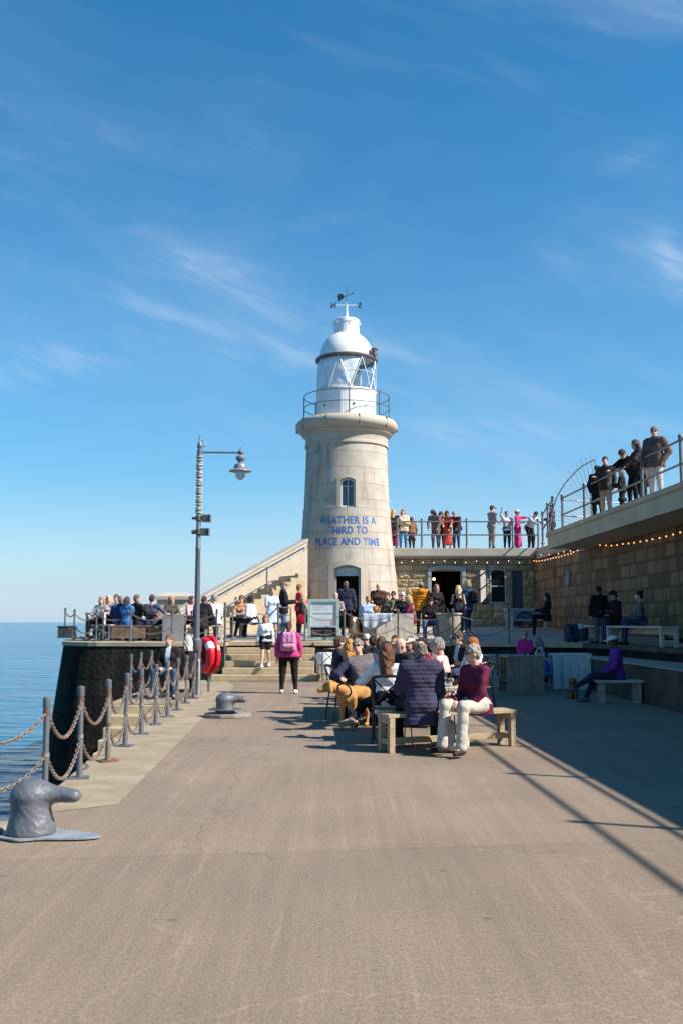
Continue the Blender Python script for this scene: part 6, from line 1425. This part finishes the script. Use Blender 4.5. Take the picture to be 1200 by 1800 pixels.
# --- in the shade
person('child in a pink jacket and sunglasses by the cube tables', pos(921, 24.4, 0), 168, 1.42, 'stand', top=J((.62, .03, .20)), bottom=TR(BLK), hair=('short', (.26, .18, .10)), glasses=True, arms=('lap', 'lap'), w=.78)
person('grey haired person in a white top and dark waistcoat bending over a small dog', pos(962, 24.6, 0), 70, 1.70, 'sit', top=SH((.50, .50, .50), col2=(.02, .02, .025), mode='body'), bottom=TR((.03, .05, .10)), hair=('bob', GRY), arms=('lap', 'lap'), seat=.45, lean=.45, head=(-60, -10))
person('woman with long black hair in a black striped track jacket', pt_(961, 31.0), 80, 1.70, 'sit', fem=True, top=J((.014, .013, .018), col2=(.40, .40, .42), mode='front'), bottom=TR(BLK), hair=('long', (.008, .007, .008), .32), arms=('front', 'front'), seat=.55)
person('boy in a black coat and cap standing by the wall bench', pt_(1053, 25.3), 0, 1.52, 'stand', top=J(BLK), bottom=TR((.10, .105, .12)), hair=('short', DBR), hat=('cap', (.012, .012, .014)), arms=('down', 'hold'), head=(-30, 0))
person('man in a black cap and jacket with red panel sitting on the wall bench', pt_(1083, 25.3), 105, 1.80, 'sit', top=J((.015, .015, .022), col2=(.42, .02, .03), mode='block'), bottom=TR((.02, .03, .06)), hair=('short', DBR), hat=('cap', (.015, .015, .018)), arms=('hold', 'hold'), seat=.47, lean=.1, head=(-10, -10))
person('dark haired woman in a grey jumper and jeans sitting on the wall bench', pt_(1127, 24.0), 80, 1.70, 'sit', fem=True, top=SH((.12, .115, .12)), bottom=TR((.03, .05, .12)), hair=('bun', (.012, .010, .010)), arms=('hold', 'hold'), seat=.47, lean=.08)
person('man in a purple fleece and white cap sitting in the shade with legs crossed', pos(1082, 19.6, 0), 84, 1.76, 'sit', top=J((.115, .028, .24)), bottom=TR((.02, .026, .05)), hair=('short', DBR), hat=('cap', (.60, .57, .50)), skin=3, arms=('lap', 'lap'), seat=.46, lean=.10, head=(0, -12), legs=(((-.1, .45, .56), (-.06, .86, .30), (0, 1, .05)), ((.1, .43, .52), (.10, .62, .085))), shoes=(.10, .10, .11))
# --- steps and walkers
person('woman in a pink jacket with a pale pink backpack walking towards the front steps', gnd(507, 1219), 2, 1.66, 'stand', fem=True, top=J((.44, .05, .18), t=.018, hem=.07), bottom=TR((.013, .010, .012)), shoes=(.62, .56, .48), hair=('pony', (.09, .03, .022)), arms=(((.27, -.03, -1), (.0, .12, -1)), ((.27, -.03, -1), (.0, .12, -1))), w=1.4, spread=.26)
person('ginger haired girl in a white top and black shorts coming down the front steps', (at(466, 1170, 26.95).x, 27.05, .175 + .175), 180, 1.50, 'walk', fem=True, top=SH((.66, .69, .74)), bottom=dict(kind='shorts', col=(.014, .011, .012)), shoes=(.66, .66, .64), hair=('long', (.34, .16, .06), .18), arms=('down', 'down'), head=(0, -8), tuck=1)
# --- bastion, left to right
person('blonde woman in a grey top facing the pier at the sea end of the bastion', pt_(178, 29.2), 170, 1.68, 'sit', fem=True, top=SH((.26, .24, .25)), bottom=TR(BLK), hair=('long', (.34, .20, .09), .2), arms=('front', 'front'), seat=.47)
person('pale blonde woman just behind the first blonde woman', pt_(190, 30.6), 165, 1.72, 'sit', fem=True, top=SH((.33, .27, .25)), bottom=TR(BLK), hair=('long', (.50, .38, .24), .2), arms=('front', 'front'), seat=.47, head=(30, 0))
person('man in a dark blue jacket seen from behind on the brown bench', pt_(211, 28.8), 10, 1.74, 'sit', top=J((.018, .04, .12)), bottom=TR(JEAN), hair=('short', (.16, .13, .11)), arms=('front', 'front'), seat=.46, lean=.1)
person('woman in a sky blue jacket turned away on the brown bench', pt_(223, 28.65), -15, 1.66, 'sit', fem=True, top=J((.045, .17, .38)), bottom=TR(JEAN), hair=('bob', (.06, .035, .022)), arms=('front', 'front'), seat=.46)
person('red faced man facing the pier behind the blue jackets', pt_(204, 30.9), 175, 1.76, 'sit', top=SH((.10, .03, .05)), bottom=TR(BLK), hair=('short', BRN), arms=('front', 'front'), seat=.47, skin=1)
person('man in a black jacket turned to the right on the brown bench', pt_(240, 28.75), -38, 1.80, 'sit', top=J((.016, .012, .012)), bottom=TR((.03, .04, .09)), hair=('crop', (.12, .09, .07)), arms=('front', 'side'), seat=.46, head=(-45, 0))
person('man in a slate blue tee shirt seen from behind on the bastion', pt_(267, 28.85), -12, 1.80, 'sit', top=SH((.075, .085, .14), sleeve=.5), bottom=TR((.022, .022, .04)), hair=('short', (.045, .028, .018)), arms=('front', 'side'), seat=.46, w=1.08)
person('woman with curly blonde hair in a dark patterned top on the bastion', pt_(301, 29.8), 200, 1.68, 'sit', fem=True, top=SH((.07, .06, .05)), bottom=TR(BLK), hair=('curly', (.46, .28, .10)), arms=('front', 'front'), seat=.47, head=(15, 0))
person('woman in a red and white blouse leaning in behind the lamp post', pt_(332, 29.8), -120, 1.70, 'sit', fem=True, top=SH((.55, .24, .24), col2=(.55, .45, .42), mode='check'), bottom=TR(NAVY), hair=('bob', (.10, .05, .03)), arms=('front', 'front'), seat=.47, lean=.2)
person('broad man in a black jacket seen from behind, behind the lamp post', pt_(352, 28.8), -25, 1.80, 'sit', top=J((.018, .016, .02), t=.04), bottom=TR(BLK), hair=('short', DBR), arms=('front', 'front'), seat=.46, lean=.30, w=1.2, head=(20, -30))
person('grey haired man in a white tee shirt sitting right of the lamp post', pt_(378, 29.2), 28, 1.80, 'sit', top=SH((.70, .71, .72), sleeve=.5), bottom=TR((.05, .05, .06)), hair=('short', GRY), arms=('front', 'front'), seat=.47, lean=.16, head=(50, 0), w=1.1)
# --- at the top of the steps
person('woman in sunglasses and an orange top facing the pier at the picnic table', pt_(424, 31.3), 176, 1.70, 'sit', fem=True, top=SH((.50, .24, .12), sleeve=.2), bottom=TR(BLK), hair=('bun', (.12, .06, .03)), glasses=True, arms=('front', 'front'), seat=.47, skin=0)
person('dark skinned man in a white shirt leaning over the picnic table', pt_(446, 29.7), 62, 1.78, 'sit', top=SH((.58, .63, .72)), bottom=TR((.018, .014, .016)), shoes=(.6, .58, .55), hair=('short', (.012, .010, .009)), skin=3, arms=('lap', 'front'), seat=.47, lean=.22, head=(10, -8), tuck=.08)
person('girl in a pale blue dress standing at the picnic table', pt_(478, 28.9), 200, 1.62, 'stand', fem=True, top=SH((.46, .58, .72), sleeve=.45), bottom=dict(kind='dress', col=(.46, .58, .72), len=.36), shoes=(.5, .5, .5), hair=('pony', (.20, .12, .06)), arms=('hold', 'hold'), head=(10, 0))
person('man in a flat cap, black jacket and blue jeans standing by the stairs', pt_(498, 29.6), -80, 1.80, 'stand', top=J((.013, .012, .016), t=.03), bottom=TR((.09, .17, .32)), hair=('short', GRY), hat=('flat_cap', (.16, .12, .11)), arms=('hold', 'hold'), head=(0, -6))
person('woman in a bright red top standing by the tower, looking right', pt_(526, 31.6), -70, 1.72, 'stand', fem=True, top=SH((.56, .016, .045)), bottom=TR(BLK), hair=('short', (.20, .07, .035)), arms=('down', 'hold'))
person('blonde woman in a dark waistcoat with a red bag sitting left of the menu board', pt_(531, 29.0), -65, 1.68, 'sit', fem=True, top=SH((.42, .30, .22), col2=(.02, .018, .02), mode='body'), bottom=TR((.015, .012, .014)), hair=('bob', (.48, .33, .15)), arms=('front', 'front'), seat=.55, lean=.10)
person('person with pale hair sitting behind the right edge of the menu board', pt_(590, 30.5), 180, 1.72, 'sit', top=SH((.26, .22, .2)), bottom=TR(BLK), hair=('short', (.40, .30, .22)), arms=('front', 'front'), seat=.55)
person('man in a quilted navy jacket seen from behind going in at the tower door', pt_(608, 33.0), -4, 1.82, 'stand', top=PUF((.024, .026, .05), pitch=.07), bottom=TR((.016, .014, .02)), hair=('short', (.12, .085, .065)), arms=('down', 'down'), w=1.05)
person('woman in a pale blue shirt with tied blonde hair seen from behind', pt_(646, 29.8), -6, 1.70, 'sit', fem=True, top=SH((.42, .52, .66), t=.02), bottom=TR(BLK), hair=('bun', (.34, .20, .10)), arms=('front', 'front'), seat=.47, w=1.12, lean=.1)
person('bald man in a brown jacket standing over the tables beside the tower', pt_(665, 32.2), 172, 1.78, 'stand', top=J((.10, .05, .035)), bottom=TR(BLK), hair=None, arms=('hold', 'hold'), lean=.12, head=(0, -25), w=1.05)
person('person in an olive jacket sitting beside the tower foot', pt_(681, 31.2), 150, 1.74, 'sit', top=J((.13, .11, .06)), bottom=TR(BLK), hair=('short', BRN), arms=('front', 'front'), seat=.55)
person('dark haired man in sunglasses sitting behind the olive jacket', pt_(691, 31.8), 170, 1.80, 'sit', top=J((.06, .055, .035)), bottom=TR(BLK), hair=('short', DBR), glasses=True, arms=('front', 'front'), seat=.55)
person('white haired man in sunglasses and a black top at the block table', pt_(707, 30.6), 165, 1.76, 'sit', top=SH((.018, .016, .02)), bottom=TR(BLK), hair=('short', (.60, .58, .55)), glasses=True, arms=('front', 'front'), seat=.55)
person('blonde woman in a maroon jumper leaning on the block table', pt_(724, 29.9), 82, 1.70, 'sit', fem=True, top=SH((.15, .018, .045), t=.02), bottom=TR((.05, .04, .04)), hair=('bob', (.42, .28, .13)), arms=('front', 'front'), seat=.5, lean=.2)
person('person in a bright orange puffer jacket and grey beanie seen from behind', pt_(740, 33.4), -8, 1.78, 'stand', top=PUF((.62, .20, .012), hood=True, pitch=.085, puff=.022), bottom=TR((.03, .04, .07)), hair=('short', BRN), hat=('beanie', (.22, .22, .23)), arms=('lap', 'lap'), w=1.1)
person('woman with very long auburn hair in a black top at the cafe door', pt_(767, 33.2), 196, 1.72, 'stand', fem=True, top=SH((.018, .015, .016)), bottom=TR(BLK), hair=('long', (.26, .11, .045), .42), arms=('down', 'hold'))
person('person in a black cap and black jacket holding a cup in both hands', pt_(756, 29.3), 178, 1.66, 'sit', top=J((.018, .014, .015)), bottom=TR((.07, .13, .24)), hair=('bob', DBR), hat=('cap', (.015, .014, .016)), arms=('hold', 'hold'), seat=.45, head=(0, -8))
person('woman with long pale blonde hair in a black vest seen from behind', pt_(805, 31.6), 8, 1.68, 'stand', fem=True, top=SH((.022, .018, .02), sleeve=0), bottom=TR((.02, .02, .028)), hair=('long', (.58, .42, .22), .26), arms=('hold', 'down'))
o_, ff = person('man with curly blond hair in a blue denim jacket wearing a black backpack', pt_(822, 32.6), 50, 1.84, 'stand', top=J((.045, .10, .21)), bottom=TR((.03, .05, .09)), hair=('curly', (.46, .32, .15), .02), arms=('hold', 'hold'), head=(20, -8))
# --- on the landing
person('man in a black jacket and pale blue shirt facing the camera on the landing bench', pos(299, 20.9, 0), 176, 1.76, 'sit', top=J((.022, .014, .013), col2=(.45, .52, .60), mode='front'), bottom=TR((.06, .09, .15)), hair=('short', (.16, .09, .045)), arms=('lap', 'lap'), seat=.46, head=(-8, 0))
person('woman with silver blonde hair in a dark coat on the landing bench, turned away', pos(331, 21.0, 0), 25, 1.68, 'sit', fem=True, top=J((.025, .018, .02)), bottom=TR(BLK), shoes=(.7, .7, .7), hair=('long', (.48, .44, .38), .16), arms=('lap', 'lap'), seat=.46, head=(-5, 0))
bench('dark low bench on the landing under the couple', (at(284, 1100, 20.8).x, 20.75), (at(345, 1100, 20.8).x, 20.85), .44, .4, mat('dark_bench_wood', (.06, .045, .035), .7), 'benches on the landing', True, .006)
# --- on the cafe roof
RZ = 4.50
def rf(px, dy=.7): return pos(px, BY + dy, RZ)
person('long haired blonde woman in a dark coat and magenta skirt on the cafe roof', rf(692), -15, 1.70, 'stand', fem=True, top=CT((.03, .026, .03)), bottom=dict(kind='skirt', col=(.26, .01, .09), len=.75), hair=('long', (.42, .25, .10), .2), arms=('down', 'down'))
person('woman in a cream fleece and blue jeans on the cafe roof', rf(709), 175, 1.70, 'stand', fem=True, top=J((.56, .46, .33), t=.035), bottom=TR((.06, .15, .34)), hair=('bob', (.24, .12, .06)), arms=('cross', 'cross'))
person('small person in a long brown coat on the cafe roof', rf(724, 1.0), 20, 1.40, 'stand', top=CT((.22, .12, .075)), bottom=TR((.16, .09, .06)), hair=('short', BRN), arms=('down', 'down'))
person('person in a grey tracksuit bending over the cafe roof railing', rf(766, .62), 160, 1.78, 'stand', top=J((.13, .115, .12)), bottom=TR((.125, .115, .12)), hair=('bob', (.02, .015, .015)), arms=('rail', 'rail'), lean=.55, head=(-40, -30))
person('dark haired person in black bent down on the cafe roof', rf(776, 1.1), 180, 1.70, 'stand', top=J(BLK), bottom=TR(BLK), hair=('bob', (.05, .025, .015)), arms=('rail', 'rail'), lean=.35, head=(0, -20))
person('woman in a coral red dress on the cafe roof', rf(787, .75), 172, 1.66, 'stand', fem=True, top=SH((.60, .075, .045)), bottom=dict(kind='dress', col=(.60, .075, .045), len=.72), hair=('bob', (.16, .07, .035)), arms=('rail', 'rail'), lean=.2, head=(20, -20))
person('person in a dark brown jumper and jeans with head bowed on the cafe roof', rf(803, .66), 150, 1.72, 'stand', top=SH((.06, .022, .022), t=.02), bottom=TR((.035, .06, .13)), hair=('crop', GRY), arms=('rail', 'rail'), lean=.5, head=(0, -40))
person('man in a checked shirt, grey trousers and peaked cap standing on the cafe roof', rf(866, .55), -62, 1.86, 'stand', top=SH((.36, .36, .40), col2=(.08, .085, .10), mode='check', sleeve=.55), bottom=TR((.22, .20, .17)), hair=('short', DBR), hat=('cap', (.12, .09, .06)), arms=('rail', 'hold'), lean=.05, head=(0, -10))
person('dark haired person in a pale shirt and navy trousers on the cafe roof', rf(893, .55), 190, 1.60, 'stand', top=SH((.46, .48, .52)), bottom=TR((.022, .026, .06)), hair=('short', (.03, .02, .015)), arms=('hold', 'up'), head=(10, 0))
person('woman in a bright pink dress and white hat stretching an arm along the roof railing', rf(912, .52), -120, 1.66, 'stand', fem=True, top=SH((.58, .025, .14), sleeve=.5), bottom=dict(kind='dress', col=(.60, .035, .17), len=.80), hair=('short', BRN), hat=('sun_hat', (.62, .55, .45)), arms=('point', 'hold'), head=(0, 0))
person('person in a pale blue shirt and black trousers leaning over the roof corner', rf(936, .5), -150, 1.74, 'stand', top=SH((.40, .50, .58), t=.02), bottom=TR((.02, .016, .018), t=.02), hair=('short', DBR), arms=('rail', 'rail'), lean=.7, head=(0, -30))
# --- on the promenade
person('small dark figure far back on the promenade beyond the spiked fan', pos(973, 36.5, 4.46), 100, 1.62, 'stand', top=J((.05, .04, .05)), bottom=TR(BLK), hair=('short', DBR), arms=('hold', 'hold'))
PZ = 4.47
person('short haired woman in a long black coat beside the man in khaki trousers', pos(1056, 27.5, PZ), 150, 1.66, 'stand', fem=True, top=CT(BLK), bottom=TR(BLK), hair=('short', (.03, .018, .014)), arms=('pocket', 'pocket'), head=(20, -5))
person('man in a dark brown jacket and khaki trousers on the promenade', pos(1071, 26.9, PZ), 140, 1.82, 'stand', top=J((.045, .032, .022)), bottom=TR(KH), hair=('short', (.03, .018, .012)), arms=('down', 'hold'), head=(25, 0))
person('grey haired person in a black coat sitting low behind the promenade railing', pos(1100, 25.8, PZ), 60, 1.25, 'stand', top=CT(BLK), bottom=TR(BLK), hair=('short', GRY), arms=('hold', 'hold'))
person('long haired woman in brown with a pale tote bag leaning on the promenade rail', pos(1137, 23.8, PZ), 95, 1.72, 'stand', fem=True, top=J((.055, .03, .026)), bottom=TR(BLK), hair=('long', (.06, .03, .022), .24), arms=('rail', 'rail'), lean=.25, head=(0, -8))
person('person in a black coat bending forward over the promenade rail', pos(1119, 24.4, PZ), 120, 1.74, 'stand', top=CT(BLK), bottom=TR(BLK), hair=('short', DBR), arms=('rail', 'rail'), lean=.75, head=(0, -30))
person('man in sunglasses and a brown quilted waistcoat at the right edge of the promenade', pos(1161, 22.9, PZ), 135, 1.86, 'stand', top=dict(kind='puffer_jacket', col=(.10, .065, .055), col2=(.06, .07, .09), mode='front', t=.022, hem=.16), bottom=TR((.42, .40, .38)), hair=('short', (.16, .10, .065)), glasses=True, arms=('pocket', 'down'), head=(20, -6))

# ------------------------------------------------------------------ things people carry
def backpack(label, owner_loc, yaw, z, col, s=1.0, dy=-.20, cat='backpack'):
    t = thing('backpack', label, cat, owner_loc, R(yaw)); S = Solid()
    [S.cone((x * s, dy + y * s, z - .13 * s), (x * .85 * s, dy + y * s, z + .14 * s), .062 * s, .055 * s, .04) for x in (-.1, 0, .1) for y in (-.03, .02)]; S.cone((-.08 * s, dy - .075 * s, z - .09 * s), (.08 * s, dy - .075 * s, z - .09 * s), .05 * s, .05 * s, .03); S.noise(.004, 30, 1); solid_obj('sack', S, .013, cloth(col), t)
    S = Solid(); S.cone((-.11 * s, dy - .105, z + .0), (.11 * s, dy - .105, z + .0), .008, .008, .01); solid_obj('pocket_seam', S, .007, cloth(tuple(c * .7 for c in col)), t)
    for x in (-.11, .11): m = MB(); m.tube([(x * s, dy + .10, z + .17), (x * 1.1 * s, dy + .16, z + .27), (x * 1.15, dy + .25, z + .25), (x * 1.2, dy + .33, z + .1)], .016, 6); m.build('strap', cloth(tuple(c * .8 for c in col)), t)
    return t
g = gnd(507, 1219); backpack('pale pink backpack on the woman in the pink jacket', g, 2, 1.16, (.52, .21, .36), 1.1, -.215)
backpack('black backpack on the blond man in denim', pt_(822, 32.6), 50, 1.22, BLK, 1.0, -.2)
t = thing('tote_bag', 'pale canvas tote bag on the shoulder of the woman leaning on the rail', 'bag', pos(1149, 23.5, PZ + .72)); S = Solid(); S.ell((0, 0, .2), (.16, .10, .24), .03); S.noise(.008, 20, 1); solid_obj('sack', S, .016, cloth((.50, .42, .36)), t); m = MB(); m.tube([(-.1, 0, .38), (-.06, 0, .62), (.06, 0, .62), (.1, 0, .38)], .012, 6); m.build('strap', cloth((.42, .36, .30)), t)
t = thing('handbag', 'red handbag in the lap of the blonde woman left of the menu board', 'bag', (pt_(531, 28.62)[0], 28.62, TZ(28.6) + .55)); S = Solid(); S.ell((0, 0, .1), (.15, .07, .16), .03); S.noise(.008, 20, 1); solid_obj('sack', S, .015, cloth((.50, .012, .03)), t); m = MB(); m.tube([(-.1, 0, .2), (-.04, 0, .34), (.04, 0, .34), (.1, 0, .2)], .009, 6); m.build('strap', cloth((.4, .01, .02)), t)

# ------------------------------------------------------------------ dogs
def dog(label, loc, yaw, s, col, col2, pose='stand', curly=False, vox=.011, head_turn=0, belly=None, breed='dog'):
    t = thing('dog', label, 'dog', loc, R(yaw)); S = Solid(); v = lambda *p: np.array(p, float) * s
    if pose == 'stand':       # looks along +y; deep chest, tucked belly, jointed legs
        S.ell(v(0, .20, .50), v(.112, .19, .155), .05); S.ell(v(0, -.10, .535), v(.092, .22, .105), .06); S.ell(v(0, -.27, .54), v(.098, .13, .12), .05)
        for q in (-1, 1):
            S.cone(v(q * .085, .26, .48), v(q * .09, .22, .30), .07 * s, .042 * s, .03); S.cone(v(q * .09, .22, .30), v(q * .09, .245, .05), .04 * s, .027 * s, .02); S.ell(v(q * .09, .275, .03), v(.037, .055, .03), .02)
            S.cone(v(q * .085, -.30, .52), v(q * .095, -.22, .32), .095 * s, .052 * s, .03); S.cone(v(q * .095, -.22, .32), v(q * .095, -.40, .20), .045 * s, .03 * s, .02); S.cone(v(q * .095, -.40, .20), v(q * .095, -.37, .04), .03 * s, .025 * s, .015); S.ell(v(q * .095, -.34, .03), v(.036, .055, .03), .02)
        S.cone(v(0, -.38, .60), v(.03, -.52, .50), .038 * s, .03 * s, .03); S.cone(v(.03, -.52, .50), v(.05, -.60, .32), .03 * s, .014 * s, .02)
        hx = math.sin(R(head_turn)); hy = math.cos(R(head_turn)); hc = np.array((hx * -.24, .36 + .18 * hy, .66)); S.cone(v(0, .28, .57), hc * s, .088 * s, .07 * s, .05); f = np.array((-hx, hy, -.28))
    else:
        S.cone(v(0, -.05, .16), v(0, .14, .42), .15 * s, .115 * s, .06); S.ell(v(0, -.10, .13), v(.17, .17, .14), .05)
        for q in (-1, 1):
            S.cone(v(q * .07, .18, .38), v(q * .08, .22, .05), .055 * s, .032 * s, .03); S.ell(v(q * .08, .26, .03), v(.036, .055, .03), .02)
            S.cone(v(q * .13, -.06, .14), v(q * .15, .14, .09), .08 * s, .05 * s, .03); S.ell(v(q * .15, .2, .03), v(.036, .06, .03), .02)
        S.cone(v(0, -.22, .06), v(.12, -.34, .04), .035 * s, .018 * s, .02); hc = np.array((0, .22, .62)); S.cone(v(0, .16, .44), hc * s, .095 * s, .08 * s, .04); f = np.array((math.sin(R(-head_turn)), math.cos(R(head_turn)), -.18))
    f = f / np.linalg.norm(f); rt = np.cross(f, (0, 0, 1)); rt /= np.linalg.norm(rt); up = np.cross(rt, f)
    S.ell(hc * s, v(.088, .095, .085), .04); mz = hc + f * .13 - up * .02; S.cone((hc + f * .05 - up * .015) * s, (mz + f * .03) * s, .06 * s, .04 * s, .03)
    for q in (-1, 1): a = hc + rt * q * .075 + up * .05; S.cone(a * s, (a + rt * q * .04 - up * .12 + f * .02) * s, .028 * s, .03 * s, .015)
    if curly: S.noise(.010, 70, 1); S.noise(.006, 120, 2)
    else: S.noise(.0012, 30, 1)
    nose = (mz + f * .068 + up * .012) * s; eyes = [(hc + f * .075 + rt * q * .045 + up * .03) * s for q in (-1, 1)]
    def paint(c):
        o = np.zeros(len(c)); n_ = .006 * np.sin(c[:, 0] * 40) + .01 * np.sin(c[:, 1] * 23 + c[:, 2] * 31)
        if col2 is not None: o[belly(c / s, n_)] = 1
        for e, r in [(nose, .026)] + [(e, .016) for e in eyes]: o[np.linalg.norm(c - e, axis=1) < r * s] = 2
        return o
    cm = lambda c, k: mat('fur_%s_%02x%02x%02x' % (k, *[int(255 * x ** .45) for x in c]), c, .75, 0, .13, 7, .18, 160, stretch=(1, .4, 1), spec=.2)
    solid_obj('body', S, vox, [cm(col, 'a'), cm(col2 or col, 'b'), BLACK], t, paint)
    return t, S, hc * s
g = gnd(618, 1282)
t, S, hc = dog('tan short haired dog standing beside the seated woman, head turned to the left', (g.x + .02, g.y + .10, 0), 160, 1.0, (.40, .20, .065), (.50, .32, .16), 'stand', head_turn=-58, belly=lambda c, n: (c[:, 2] + n < .40) & (c[:, 1] > -.1) & (np.abs(c[:, 0]) < .075))
m = MB(); m.tube([(.11 * math.cos(R(20 * i)), .40 + .05 * math.sin(R(20 * i)), .595 + .10 * math.sin(R(20 * i))) for i in range(18)], .014, 6, closed=True); m.build('collar', cloth((.03, .028, .03)), t)
dog('orange and white dog sitting on the terrace by the cloth covered table', (pt_(626, 29.0)[0], 29.0, TZ(29)), 165, 1.0, (.48, .19, .035), (.66, .60, .52), 'sit', vox=.016, belly=lambda c, n: (np.abs(c[:, 0] + n) < .06) & (c[:, 1] > .05))
dog('curly ginger brown dog sitting up at the block tables beside the bald man', (pt_(664, 29.75)[0], 29.75, TZ(29.7) + .45), 160, .80, (.36, .16, .05), None, 'sit', True, .016)
dog('small curly brown dog sitting under the crossed leg of the man in purple', (pos(1004, 20.6)[0], 20.75, 0), 175, .62, (.28, .13, .06), None, 'sit', True, .012)
dog('small black and white dog held by the bent grey haired person', (pos(944, 23.9)[0], 23.95, .52), 165, .62, (.58, .57, .55), (.02, .018, .018), 'sit', False, .014, belly=lambda c, n: (c[:, 2] > .58) & (np.abs(c[:, 0]) > .025) | (c[:, 1] < -.08))
